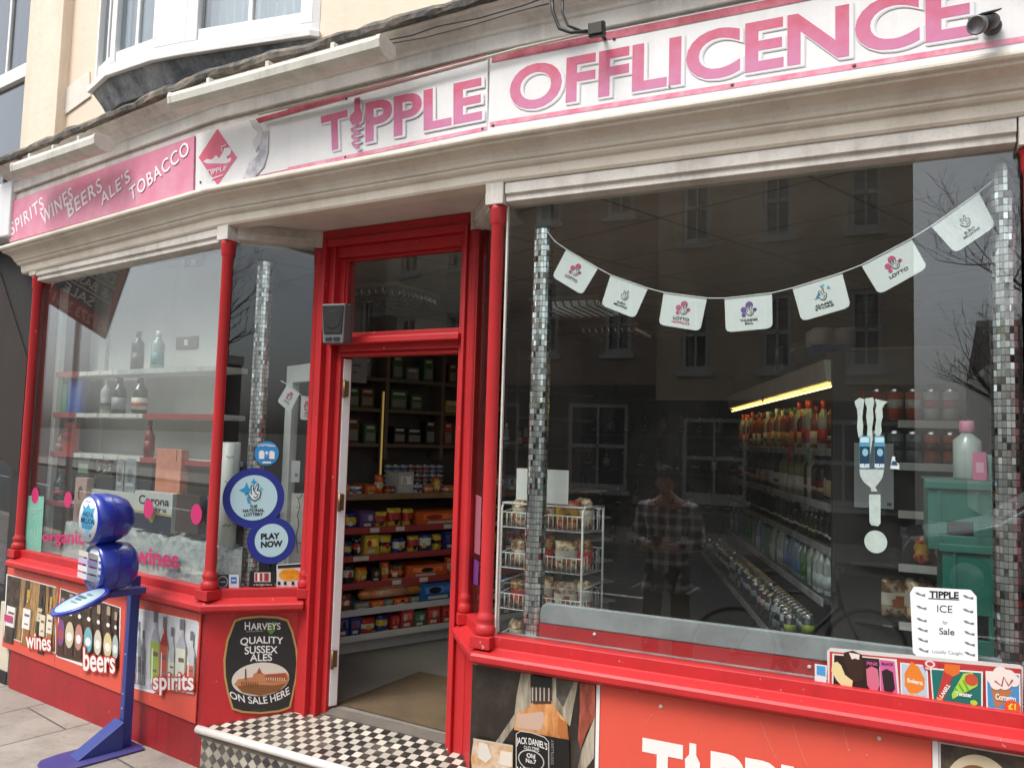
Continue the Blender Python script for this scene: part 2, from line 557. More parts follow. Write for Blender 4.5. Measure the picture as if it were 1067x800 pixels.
# eaves over the sign: sloping board, then rough lead edge
EAVE = [(.06, 3.537), (.124, 3.537), (.126, 3.605), (.134, 3.607), (.138, 3.625), (.160, 3.640), (.166, 3.650), (.190, 3.660), (.212, 3.684), (.232, 3.692), (.20, 3.74), (-.1, 3.76), (-.1, 3.537)]
sweep(CP, EAVE, WHITEW, dz=CDZ).build('eaves_board', shop, .004)
path = []
def subdiv(path, n):
    out = []
    for p, q in zip(path[:-1], path[1:]):
        k = max(2, int(math.hypot(q[0] - p[0], q[1] - p[1]) / n))
        out += [(p[0] + (q[0] - p[0]) * i / k, p[1] + (q[1] - p[1]) * i / k) for i in range(k)]
    return out + [path[-1]]
fl = subdiv(CP, .055)
def dz_at(p):
    x = p[0]
    return -.075 + .055 * max(0, min(1, (x + 5.5) / 2.2)) + .02 * max(0, min(1, (x + 3.3) / 1.7))
b = sweep(fl, [(.17, 3.702), (.232, 3.697), (.254, 3.702), (.258, 3.725), (.245, 3.747), (.17, 3.775), (-.25, 3.80), (-.25, 3.70)], LEAD, dz=[dz_at(p) for p in fl])
from mathutils import noise as mnoise
for v in b.v:
    q = Vector((v.x * 5, v.y * 5, v.z * 9))
    k = mnoise.noise(q) * .016 + mnoise.noise(q * 2.7) * .009 + mnoise.noise(q * 7.1) * .005
    v.z += k * .8; v.y += mnoise.noise(q * 1.9 + Vector((9, 3, 1))) * .018
b.build('roof_lead', shop)

# upper wall and bow window ------------------------------------------------------
FU = Fr(P2(FL, .3, .03), P2(FR, .3, .10))
UL = FU.px(64, 60)[0]
UX, UB = .66, 2.45
zb = 3.90
b = MB()
for a0, a1, z0, z1 in ((UL, UX, 3.70, 7.5), (UX, UB, 3.70, zb - .02), (UX, UB, zb + 2.0, 7.5), (UB, 6.5, 3.70, 7.5)):
    b.prism([FU.P(a0, z0), FU.P(a1, z0), FU.P(a1, z1), FU.P(a0, z1)], FU.n * -.22, STUCCO2)
b.build('upper_wall', shop)
W = UB - UX
bp = [(.66, .0), (.68, .20), (.98, .275), (1.40, .265), (1.62, .225), (2.42, .03), (2.45, .0)]
bw = [P2(FU, a, o) for a, o in bp]
sweep(bw, [(-.10, zb), (.030, zb), (.032, zb + .035), (.0, zb + .05), (.0, zb + .09), (-.10, zb + .09)], WHITE).build('bay_sill', shop, .004)
sweep(bw, [(-.16, zb - .13), (-.07, zb - .13), (-.045, zb - .08), (-.02, zb - .04), (.005, zb - .002), (-.16, zb - .002)], LEADB, smooth=False).build('lead_apron', shop)
sweep(bw, [(-.10, zb + 1.75), (.03, zb + 1.75), (.05, zb + 1.95), (-.10, zb + 1.95)], WHITE).build('bay_head', shop)
z0, z1 = zb + .091, zb + 1.749
for i in range(6):
    fr = Fr(bw[i], bw[i + 1])
    fb = MB()
    if i == 3:
        fb.prism([fr.P(0, z0), fr.P(fr.L, z0), fr.P(fr.L, z1), fr.P(0, z1)], fr.n * -.08, WHITE)
        fb.build('bay_post', shop, .004); continue
    if i in (0, 5):
        fb.prism([fr.P(.002, z0, -.002), fr.P(fr.L - .002, z0, -.002), fr.P(fr.L - .002, z1, -.002), fr.P(.002, z1, -.002)], fr.n * -.018, WHITE)
        fb.build('bay_cheek', shop); continue
    s = .075 if i == 4 else .03
    L = fr.L
    def bar(a0, a1, q0, q1, o=0, th=.06):
        fb.prism([fr.P(a0, q0, o), fr.P(a1, q0, o), fr.P(a1, q1, o), fr.P(a0, q1, o)], fr.n * -th, WHITE)
    bar(0, s, z0, z1); bar(L - s, L, z0, z1); bar(s, L - s, z0, z0 + .07, -.01); bar(s, L - s, z1 - .06, z1, -.01)
    bar(s, L - s, z0 + .74, z0 + .79, -.005)
    bar(L / 2 - .014, L / 2 + .014, z0 + .07, z0 + .74, -.02, .03)
    bar(L / 2 - .014, L / 2 + .014, z0 + .79, z1 - .06, -.02, .03)
    wf = fb.build('bay_window', shop, .004)
    pane(fr, s, L - s, z0 + .03, z1 - .03, 'pane', -.034, wf, GLASSU)
    cb = MB()
    n = 24
    for k in range(n):
        a, a2 = s + (L - 2 * s) * k / n, s + (L - 2 * s) * (k + 1) / n
        o, o2 = -.11 - .02 * (k % 2), -.11 - .02 * ((k + 1) % 2)
        cb.add([fr.P(a, z0, o), fr.P(a2, z0, o2), fr.P(a2, z1, o2), fr.P(a, z1, o)], [(0, 1, 2, 3)], NETC)
    cb.closed = False
    cb.build('curtain', wf)
# dark room behind the bow window
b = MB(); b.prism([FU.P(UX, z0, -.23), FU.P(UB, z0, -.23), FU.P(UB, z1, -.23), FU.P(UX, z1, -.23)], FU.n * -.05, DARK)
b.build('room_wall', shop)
# worn plaque and vertical downpipe scar
q = FU.zm([(197, 285), (280, 222), (283, 300), (197, 362)], 0, 0, .3374)
slab(FU, q, .012, .012, worn('plaque paint', (.74, .70, .63), (.45, .40, .33), .4)).build('plaque', shop, .003)

# door frame -------------------------------------------------------------------------
LD = FD.L
def fbox(a0, a1, z0, z1, off, th, m, b):
    b.prism([FD.P(a0, z0, off), FD.P(a1, z0, off), FD.P(a1, z1, off), FD.P(a0, z1, off)], FD.n * -th, m)
b = MB()
fbox(-.03, .050, .05, 2.955, .035, .10, RED, b); fbox(.050, .066, .05, 2.90, .055, .12, RED, b); fbox(.066, .108, .05, 2.88, .018, .10, RED, b)
fbox(.108, .122, .05, 2.84, .034, .12, RED, b); fbox(.122, .158, .05, 2.80, -.010, .10, RED, b)
b.build('door_jamb', shop, .004)
b = MB()
fbox(LD - .030, LD + .03, .05, 2.955, .035, .10, RED, b); fbox(LD - .046, LD - .030, .05, 2.90, .055, .12, RED, b); fbox(LD - .088, LD - .046, .05, 2.88, .012, .10, RED, b)
b.build('door_jamb', shop, .004)
b = MB()
fbox(.050, LD - .030, 2.90, 2.956, .0355, .10, RED, b); fbox(.066, LD - .046, 2.862, 2.90, .0465, .12, RED, b); fbox(.108, LD - .088, 2.80, 2.861, .010, .10, RED, b)
b.build('door_head', shop, .004)
b = MB()
fbox(.159, LD - .089, 2.262, 2.345, .012, .10, RED, b); fbox(.108, LD - .060, 2.300, 2.333, .060, .07, RED, b); fbox(.159, LD - .089, 2.237, 2.262, -.012, .07, RED, b)
b.build('transom_bar', shop, .005)
b = MB()
for a0, a1, q0, q1 in ((.122, .172, 2.345, 2.80), (LD - .108, LD - .0885, 2.345, 2.80), (.172, LD - .108, 2.345, 2.372), (.172, LD - .108, 2.782, 2.80)):
    fbox(a0, a1, q0, q1, -.022, .04, RED, b)
tr = b.build('transom_window', shop, .003)
pane(FD, .16, LD - .098, 2.36, 2.79, 'pane', -.04, tr)
# door leaf, folded back into the shop
dl = thing  # (the leaf is a part of the shop: it hangs in the frame)
A = FD.P(.165, 0, -.03); dv = Vector((-.90, .44, 0)).normalized(); wv = Vector((dv.y, -dv.x, 0))
DW, DH0, DH1 = .80, FLOOR + .012, 2.228
b = MB()
def leaf(a0, a1, q0, q1, t0=0, t1=.048):
    b.prism([A + dv * a0 + wv * t0 + Vector((0, 0, q0)), A + dv * a1 + wv * t0 + Vector((0, 0, q0)), A + dv * a1 + wv * t0 + Vector((0, 0, q1)), A + dv * a0 + wv * t0 + Vector((0, 0, q1))], wv * (t1 - t0), WHITE)
leaf(0, .10, DH0, DH1); leaf(DW - .10, DW, DH0, DH1); leaf(.10, DW - .10, DH0, DH0 + .22); leaf(.10, DW - .10, DH1 - .11, DH1); leaf(.10, DW - .10, 1.10, 1.20); leaf(.10, DW - .10, DH0 + .22, 1.10, .015, .033)
dr = b.build('door', shop, .003)
b = MB()
b.prism([A + dv * .09 + wv * .021 + Vector((0, 0, 1.19)), A + dv * (DW - .09) + wv * .021 + Vector((0, 0, 1.19)), A + dv * (DW - .09) + wv * .021 + Vector((0, 0, DH1 - .1)), A + dv * .09 + wv * .021 + Vector((0, 0, DH1 - .1))], wv * .006, GLASS)
b.build('door_pane', dr)
for y in (405, 523, 688):
    z = FD.px(352, y, -.03)[1]
    b = MB()
    b.tube([A + Vector((0, 0, z - .05)) - dv * .012 + wv * .002, A + Vector((0, 0, z + .05)) - dv * .012 + wv * .002], .009, BRASS, 10)
    b.obox(A + Vector((0, 0, z)) - dv * .003 + wv * .018, dv * .0022, wv * .016, (0, 0, .045), BRASS)
    b.build('hinge', dr)

# interior shell -------------------------------------------------------------------------
def tiles_mat(name, c1_, c2_, mortar, w, h, msize=.01, rough=.6, offs=0.0, rot=0.0, var=None, bump=0.0, dirt=None):
    if name in MATS: return MATS[name]
    m = bpy.data.materials.new(name); m.use_nodes = True
    n, l = m.node_tree.nodes, m.node_tree.links
    b = n['Principled BSDF']; b.inputs['Roughness'].default_value = rough
    tc = n.new('ShaderNodeTexCoord'); mp = n.new('ShaderNodeMapping'); mp.inputs['Rotation'].default_value = (0, 0, rot)
    l.new(tc.outputs['Object'], mp.inputs['Vector'])
    br = n.new('ShaderNodeTexBrick'); br.offset = offs; br.offset_frequency = 2; br.squash = 1
    br.inputs['Color1'].default_value = (*c1_, 1); br.inputs['Color2'].default_value = (*c2_, 1); br.inputs['Mortar'].default_value = (*mortar, 1)
    br.inputs['Scale'].default_value = 1; br.inputs['Brick Width'].default_value = w; br.inputs['Row Height'].default_value = h
    br.inputs['Mortar Size'].default_value = msize; br.inputs['Mortar Smooth'].default_value = 0.3; br.inputs['Bias'].default_value = 0
    l.new(mp.outputs[0], br.inputs['Vector'])
    col = br.outputs['Color']
    for sc, lo, hi, k in ((2.3, .42, .72, .6), (11, .55, .70, .45), (30, .55, .70, .5)):
        if not dirt: break
        t = n.new('ShaderNodeTexNoise'); t.inputs['Scale'].default_value = sc; t.inputs['Detail'].default_value = 7; t.inputs['Roughness'].default_value = .7
        l.new(tc.outputs['Object'], t.inputs['Vector'])
        r = n.new('ShaderNodeMapRange'); r.inputs['From Min'].default_value = lo; r.inputs['From Max'].default_value = hi; r.inputs['To Max'].default_value = k
        l.new(t.outputs['Fac'], r.inputs['Value'])
        mx = n.new('ShaderNodeMix'); mx.data_type = 'RGBA'
        l.new(r.outputs[0], mx.inputs['Factor']); l.new(col, mx.inputs['A']); mx.inputs['B'].default_value = (*dirt, 1)
        col = mx.outputs['Result']
    l.new(col, b.inputs['Base Color'])
    if bump:
        bp_ = n.new('ShaderNodeBump'); bp_.inputs['Strength'].default_value = bump; bp_.inputs['Distance'].default_value = .01; bp_.invert = True
        l.new(br.outputs['Fac'], bp_.inputs['Height'])
        t = n.new('ShaderNodeTexNoise'); t.inputs['Scale'].default_value = 60
        l.new(tc.outputs['Object'], t.inputs['Vector'])
        b2 = n.new('ShaderNodeBump'); b2.inputs['Strength'].default_value = .25; b2.inputs['Distance'].default_value = .004
        l.new(t.outputs['Fac'], b2.inputs['Height']); l.new(bp_.outputs[0], b2.inputs['Normal'])
        l.new(b2.outputs[0], b.inputs['Normal'])
    MATS[name] = m
    return m
CEIL = tiles_mat('ceiling tiles', (.40, .37, .34), (.36, .335, .31), (.16, .15, .14), .9, .6, .012, .9, rot=R_(24), dirt=(.26, .23, .2))
b = MB(); b.prism([Vector((x, y, 3.02)) for x, y in ((-5.5, 3.75), (-3.4, 3.5), (-1.6, 3.24), (2.6, 3.24), (2.6, 8.9), (-5.5, 8.9))], (0, 0, .05), CEIL); b.build('ceiling', shop)
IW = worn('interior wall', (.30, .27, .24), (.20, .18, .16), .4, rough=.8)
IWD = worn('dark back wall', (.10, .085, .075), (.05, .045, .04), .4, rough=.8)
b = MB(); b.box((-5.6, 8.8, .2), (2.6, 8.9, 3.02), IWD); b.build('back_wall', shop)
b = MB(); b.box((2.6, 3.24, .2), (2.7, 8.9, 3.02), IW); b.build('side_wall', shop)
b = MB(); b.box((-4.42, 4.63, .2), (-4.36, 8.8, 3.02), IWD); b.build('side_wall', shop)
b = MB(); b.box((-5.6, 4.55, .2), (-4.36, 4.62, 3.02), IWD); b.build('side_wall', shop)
fb = MB()
fb.prism([Vector((x, y, FLOOR - .02)) for x, y in ((-5.4, 3.8), (-3.3, 3.45), (-2.94, 3.66), (-1.86, 3.60), (-1.6, 3.3), (2.6, 3.3), (2.6, 8.8), (-5.4, 8.8))], (0, 0, .02),
         worn('trodden grey floor', (.24, .22, .19), (.13, .115, .095), .5, rough=.7, streak=False, scale=2.2, bump=.05))
fl_ = fb.build('floor'); fl_['kind'] = 'structure'

fb = MB()
mq = [atZ(x, y, FLOOR + .004) for x, y in ((351, 733), (437, 700), (500, 712))] + [Vector((-1.93, 3.62, FLOOR + .004))]
fb.prism(mq, (0, 0, .005), worn('brown coir mat', (.125, .086, .046), (.040, .031, .021), .85, rough=.95, streak=False, scale=2.6, bump=.4))
tag(fb.build('door_mat'), 'worn brown mat with dark patches just inside the open door', 'mat')
# the building carries on to the right and above, out of the picture
b = MB(); b.box((.54, 3.19, .82), (2.6, 3.25, 3.0), RED); b.build('side_panel', shop)
b = MB(); b.prism([Vector((x, y, 7.5)) for x, y in ((-6.2, 3.8), (-3.4, 3.4), (-1.6, 3.3), (4.5, 3.3), (4.5, 9), (-6.2, 9))], (0, 0, .15), LEAD); b.build('roof', shop)

# ------------------------------------------------------------------ tiled doorstep
CHECK = None
def checker(name, ca, cb_, size, rot, rough=.35, dirt=(.3, .27, .22), plane='xy'):
    m = bpy.data.materials.new(name); m.use_nodes = True
    n, l = m.node_tree.nodes, m.node_tree.links
    b = n['Principled BSDF']; b.inputs['Roughness'].default_value = rough
    uv = n.new('ShaderNodeUVMap'); mp = n.new('ShaderNodeMapping'); mp.inputs['Rotation'].default_value = (0, 0, rot)
    l.new(uv.outputs[0], mp.inputs['Vector'])
    ck = n.new('ShaderNodeTexChecker'); ck.inputs['Scale'].default_value = 1 / size
    ck.inputs['Color1'].default_value = (*ca, 1); ck.inputs['Color2'].default_value = (*cb_, 1)
    l.new(mp.outputs[0], ck.inputs['Vector'])
    br = n.new('ShaderNodeTexBrick'); br.offset = 0; br.inputs['Scale'].default_value = 1; br.inputs['Brick Width'].default_value = size; br.inputs['Row Height'].default_value = size
    br.inputs['Mortar Size'].default_value = .0016
    l.new(mp.outputs[0], br.inputs['Vector'])
    mx = n.new('ShaderNodeMix'); mx.data_type = 'RGBA'
    l.new(br.outputs['Fac'], mx.inputs['Factor']); l.new(ck.outputs['Color'], mx.inputs['A']); mx.inputs['B'].default_value = (.14, .12, .10, 1)
    dv_ = n.new('ShaderNodeVectorMath'); dv_.operation = 'SCALE'; dv_.inputs['Scale'].default_value = 1 / size; l.new(mp.outputs[0], dv_.inputs[0])
    fl_v = n.new('ShaderNodeVectorMath'); fl_v.operation = 'FLOOR'; l.new(dv_.outputs[0], fl_v.inputs[0])
    wn = n.new('ShaderNodeTexWhiteNoise'); l.new(fl_v.outputs[0], wn.inputs['Vector'])
    mr = n.new('ShaderNodeMapRange'); mr.inputs['To Min'].default_value = .62; mr.inputs['To Max'].default_value = 1.08; l.new(wn.outputs['Value'], mr.inputs['Value'])
    hv = n.new('ShaderNodeHueSaturation'); l.new(mr.outputs[0], hv.inputs['Value']); l.new(mx.outputs['Result'], hv.inputs['Color'])
    t = n.new('ShaderNodeTexNoise'); t.inputs['Scale'].default_value = 5; t.inputs['Detail'].default_value = 8; t.inputs['Roughness'].default_value = .7
    tc = n.new('ShaderNodeTexCoord'); l.new(tc.outputs['Object'], t.inputs['Vector'])
    r = n.new('ShaderNodeMapRange'); r.inputs['From Min'].default_value = .45; r.inputs['From Max'].default_value = .75; r.inputs['To Max'].default_value = .6
    l.new(t.outputs['Fac'], r.inputs['Value'])
    m2 = n.new('ShaderNodeMix'); m2.data_type = 'RGBA'
    l.new(r.outputs[0], m2.inputs['Factor']); l.new(hv.outputs[0], m2.inputs['A']); m2.inputs['B'].default_value = (*dirt, 1)
    l.new(m2.outputs['Result'], b.inputs['Base Color'])
    return m
def uv_plane(o, org, u, v, par):
    me = o.data; lay = me.uv_layers.new(name='UVMap'); off = wloc(par)
    for lp in me.loops:
        p = me.vertices[lp.vertex_index].co + off - org
        lay.data[lp.index].uv = (p.dot(u), p.dot(v))
step = thing('tiled_doorstep', 'black and white checked tile doorstep with a rounded white nosing below the open door', 'doorstep', (-2.4, 3.4, 0))
na = -.012
SZ = .215
b = MB()
pl = [FC.P(na, SZ, .0), FC.P(FC.L + .02, SZ, .0), FT.P(.02, FLOOR - .025, -.03), FS.P(FS.L, FLOOR - .025, -.03)]
b.prism(pl, (0, 0, -.06), checker('checked floor tile', (.60, .56, .48), (.040, .035, .034), .045, R_(0)))
tread = b.build('tread', step)
uv_plane(tread, FC.P(0, SZ), FC.u, -FC.n, step)
b = MB()
b.prism([FC.P(na, 0, -.004), FC.P(FC.L + .02, 0, -.004), FC.P(FC.L + .02, SZ - .03, -.004), FC.P(na, SZ - .03, -.004)], FC.n * -.05, checker('diamond wall tile', (.42, .385, .32), (.045, .045, .05), .045, R_(45)))
ri = b.build('riser', step)
uv_plane(ri, FC.P(0, 0), FC.u, Vector((0, 0, 1)), step)
b = MB()
b.tube([FC.P(na - .01, SZ - .014, .004), FC.P(FC.L + .02, SZ - .014, .004)], .021, worn('nosing', (.66, .64, .60), (.34, .31, .27), .5, rough=.5, streak=False, bump=.2), 16)
b.build('nosing', step)
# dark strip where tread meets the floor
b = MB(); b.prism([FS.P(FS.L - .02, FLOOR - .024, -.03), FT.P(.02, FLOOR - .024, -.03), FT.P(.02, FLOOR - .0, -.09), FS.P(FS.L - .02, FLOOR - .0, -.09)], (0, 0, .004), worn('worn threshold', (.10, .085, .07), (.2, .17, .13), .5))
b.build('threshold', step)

# ------------------------------------------------------------------ ground
PAVE = tiles_mat('paving slabs', (.335, .305, .265), (.285, .26, .228), (.09, .08, .07), 1.1, .56, .007, .85, offs=.5, rot=R_(-77), bump=.5, dirt=(.12, .10, .085))
def sheet(name, pts, z, m, th=.0):
    b = MB()
    if th: b.prism([Vector((x, y, z)) for x, y in pts], (0, 0, -th), m)
    else: b.poly([Vector((x, y, z)) for x, y in pts], m)
    b.closed = bool(th)
    o = b.build(name); o['kind'] = 'structure'; return o
ASPH = mat('asphalt', (.055, .055, .057), .9, col2=(.085, .083, .08), scale=4, bump=.5, bscale=220)
sheet('ground', [(-900, -900), (900, -900), (900, 900), (-900, 900)], -.14, mat('earth', (.12, .11, .10), .95))
sheet('road', [(-60, -7.4), (60, -7.4), (60, .62), (-60, .62)], -.12, ASPH)
sheet('pavement', [(-60, .78), (60, .78), (60, 4.6), (-60, 4.6)], 0, PAVE, .13)
sheet('kerb', [(-60, .62), (60, .62), (60, .778), (-60, .778)], .004, worn('granite kerb', (.33, .32, .31), (.16, .15, .14), .5), .135)
sheet('far_pavement', [(-60, -10.2), (60, -10.2), (60, -7.4), (-60, -7.4)], 0, PAVE, .13)
b = MB(); b.closed = False
for k in range(-8, 9):
    b.poly([Vector((k * 5 + x, -3.4 + y, -.116)) for x, y in ((0, 0), (2.4, 0), (2.4, .11), (0, .11))], mat('road paint', (.75, .75, .72), .7))
for y in (.25, .40, -7.1):
    b.poly([Vector((x, y + q, -.116)) for x, q in ((-60, 0), (60, 0), (60, .06), (-60, .06))], mat('yellow road paint', (.6, .45, .06), .7))
o = b.build('road_markings'); o['kind'] = 'structure'
# ------------------------------------------------------------------ fascia signs
def lin(h):
    h = h.lstrip('#'); r = []
    for i in (0, 2, 4):
        c = int(h[i:i + 2], 16) / 255
        r.append(c / 12.92 if c <= .04045 else ((c + .055) / 1.055) ** 2.4)
    return tuple(r)
INK = {}
def ink(h, rough=.45, k=1.0):
    """printed colour"""
    key = (h, rough)
    if key not in INK:
        c = tuple(min(.82, v * .80 * k) for v in lin(h))
        INK[key] = mat('ink ' + h.lstrip('#'), c, rough)
    return INK[key]
PINK = worn('faded pink vinyl', (.62, .20, .30), (.70, .45, .52), .55, rough=.5, bump=.03, streak=False, scale=5)
SIGNW = worn('sign white', (.73, .73, .73), (.50, .49, .47), .45, rough=.4, bump=.02, scale=3)
def fade(name, lo, hi, z0, z1):
    """sun-faded print: the ink itself runs from one colour to the other up the letter"""
    m = bpy.data.materials.new(name); m.use_nodes = True
    n, l = m.node_tree.nodes, m.node_tree.links
    b = n['Principled BSDF']; b.inputs['Roughness'].default_value = .45
    tc = n.new('ShaderNodeTexCoord'); sp = n.new('ShaderNodeSeparateXYZ'); l.new(tc.outputs['Object'], sp.inputs[0])
    r = n.new('ShaderNodeMapRange'); r.inputs['From Min'].default_value = z0; r.inputs['From Max'].default_value = z1
    l.new(sp.outputs['Z'], r.inputs['Value'])
    t = n.new('ShaderNodeTexNoise'); t.inputs['Scale'].default_value = 18; t.inputs['Detail'].default_value = 6; l.new(tc.outputs['Object'], t.inputs['Vector'])
    a = n.new('ShaderNodeMath'); a.operation = 'MULTIPLY_ADD'; a.inputs[1].default_value = 1.1; a.inputs[2].default_value = -.55; l.new(t.outputs['Fac'], a.inputs[0])
    s = n.new('ShaderNodeMath'); l.new(r.outputs[0], s.inputs[0]); l.new(a.outputs[0], s.inputs[1]); s.use_clamp = True
    mx = n.new('ShaderNodeMix'); mx.data_type = 'RGBA'; mx.inputs['A'].default_value = (*lo, 1); mx.inputs['B'].default_value = (*hi, 1)
    l.new(s.outputs[0], mx.inputs['Factor']); l.new(mx.outputs['Result'], b.inputs['Base Color'])
    return m
OF = .118
SL, SCn, SR = Fr(c0, c1, OF), Fr(c1, c4, OF), Fr(c4, c5, OF)

def signboard(name, label, fr, quad, m, parent_loc):
    t = thing(name, label, 'shop sign', parent_loc)
    slab(fr, quad, 0, .011, m).build('board', t, .001)
    return t
# left: pink board with five words climbing to the right
k1 = .33740
qL = SL.zm([(28, 748), (596, 590), (600, 420), (30, 624)], 0, 0, k1)
sL = signboard('fascia_sign', 'faded pink fascia sign reading SPIRITS WINES BEERS ALE\'S TOBACCO over the left window', SL, qL, PINK, SL.P(1.1, 3.2))
WORDW = mat('white vinyl lettering', (.80, .76, .78), .45)
p = Print(SL, .001)
for w_, q in (("SPIRITS", ((36, 730), (138, 644), (131, 606), (31, 692))), ("WINES", ((134, 699), (228, 617), (221, 576), (124, 656))),
              ("BEERS", ((214, 674), (318, 590), (311, 548), (207, 632))), ("ALE'S", ((316, 638), (405, 560), (399, 522), (310, 598))), ("TOBACCO", ((406, 622), (588, 474), (580, 434), (400, 583)))):
    p.text(w_, SL.zm(q, 0, 0, k1), WORDW, bold=.012, sp=1.15)
p.build('lettering', sL)

# middle: diamond badge and TIPPLE
qC = SCn.zm([(203.5, 198.3), (508, 139.5), (508, 57.5), (204.5, 139.5)])
sC = signboard('fascia_sign', 'white fascia sign over the doorway reading TIPPLE with a pink diamond badge', SCn, qC, SIGNW, SCn.P(.8, 3.2))
zA, zB = 3.24 - 3.2, 3.50 - 3.2
GR = fade('faded red ink', (.52, .17, .32), (.52, .055, .10), zA, zB)
GREYINK = ink('#d9d9de')
BORD = mat('dull crimson border', (.36, .028, .05), .45, col2=(.55, .12, .18), scale=9)
BORDP = mat('pink border', (.62, .14, .24), .45, col2=(.72, .38, .46), scale=9)
p = Print(SCn, .001)
k2 = .375
Z2 = lambda pts: SCn.zm(pts, 300, 0, k2)
Z1 = lambda pts: SCn.zm(pts, 0, 0, k1)
p.shape(Z1([(748, 557), (1067, 485), (1067, 500), (752, 552)][:4]), BORDP)
p.shape(Z2([(0, 466), (553, 352), (553, 362), (0, 477)]), BORDP)
p.shape(Z1([(790, 368), (1067, 290), (1067, 306), (800, 380)]), BORD)
p.shape(Z2([(0, 302), (552, 152), (552, 166), (0, 314)]), BORD)
p.build('border', sC)
# torn corner where the old print shows grey
p = Print(SCn, .0045)
p.shape(Z1([(750, 556), (772, 505), (800, 478), (806, 410), (832, 402), (830, 470), (818, 515), (790, 548)]), mat('old grey print', (.33, .32, .36), .6, col2=(.62, .60, .63), scale=14))
p.shape(Z1([(795, 372), (812, 400), (808, 440), (792, 470), (782, 440), (800, 410), (770, 372)]), ink('#d9d6d8'))
p.build('torn_print', sC)
p = Print(SCn, .001)
p.shape(Z1([(672, 398), (732, 487), (672, 573), (614, 487)]), fade('diamond red', (.66, .12, .22), (.60, .06, .09), zA, zB))
WI = ink('#f4eef0')
p.shape(Z1([(628, 500), (640, 492), (655, 494), (668, 480), (678, 490), (690, 470), (694, 458), (700, 458), (702, 492), (716, 488), (712, 500), (700, 506), (640, 506)]), WI)
p.ell(*SCn.px(703 * k1, 470 * k1), .030, .024, WI)
p.line(Z1([(688, 470), (684, 455), (700, 448)]), .006, WI)
p.text("TIPPLE", Z1([(641, 546), (700, 525), (704, 512), (636, 528)]), WI, bold=.02)
p.shape(Z1([(655, 556), (690, 543), (692, 540), (653, 552)]), WI)
p.build('diamond_badge', sC)
p = Print(SCn, .002)
def big(pr, body, q, sh, bold=.028):
    bl, br, tr, tl = [Vector(v) for v in q]
    pr.text(body, q, GREYINK, bold=bold, dx=.011, dz=-.006, grow=.022)
    pr.text(body, q, WI, bold=bold, grow=.022, dx=.006, dz=-.002)
    pr.text(body, q, GR, bold=bold)
big(p, "T", Z2([(96, 426), (170, 408), (167, 306), (93, 325)]), 0)
big(p, "PPLE", Z2([(217, 398), (541, 333), (541, 217), (217, 288)]), 0)
def corkscrew(pr, Z, mt, w=.02):
    """bottle neck and spiral standing in for the letter I"""
    pr.shape(Z([(188, 276), (203, 272), (204, 303), (210, 318), (207, 338), (196, 346), (182, 348), (175, 338), (176, 325), (187, 312)]), mt)
    pts = [(192 + 14 * math.sin(q * 22) * (1 - .35 * q), 347 + 68 * q) for q in [k / 60 for k in range(61)]]
    pr.line(Z(pts), .010, mt)
for dx, mt in ((5, GREYINK), (0, GR)):
    corkscrew(p, lambda pts, d=dx: Z2([(x + d, y + d * .8) for x, y in pts]), mt)
p.build('lettering', sC)

# right: OFFLICENCE
zb0 = SR.px(508, 139.8)[1]; zt0 = SR.px(509, 57.5)[1]
aR0 = SR.px(509.5, 100)[0]
sR = signboard('fascia_sign', 'long white fascia sign over the right window reading OFFLICENCE in faded red letters', SR, [(aR0, zb0), (4.1, zb0), (4.1, zt0), (aR0, zt0)], SIGNW, SR.P(1.0, 3.2))
p = Print(SR, .001)
zs = SR.px(667 + 0 * .375, 285 * .375)[1]
p.rect(aR0 + .01, zs - .003, 4.05, zs + .018, BORDP)
p.rect(aR0 + .01, zt0 - .040, 4.05, zt0 - .006, BORD)
p.build('border', sR)
p = Print(SR, .002)
a0, a1 = SR.px(531.7, 90)[0], SR.px(1012.5, 20)[0]
z0_, z1_ = SR.px(555, 114.2)[1], SR.px(555, 67.3)[1]
big(p, "OFFLICENCE", [(a0, z0_), (a1, z0_), (a1, z1_), (a0, z1_)], 0, .03)
p.build('lettering', sR)
# rivets
for fr, t, pts in ((SCn, sC, ((209, 190), (360, 164), (503, 134.5), (361, 103), (455, 75))), (SR, sR, ((514, 131), (763, 89), (640, 41), (890, 69)))):
    for x, y in pts:
        b = MB(); a, z = fr.px(x, y)
        b.lathe(fr.P(a, z, .0005), [(.007, 0), (.007, .003), (.003, .006)], ink('#6b4a4a'), 8, axis=fr.n)
        b.build('rivet', t)

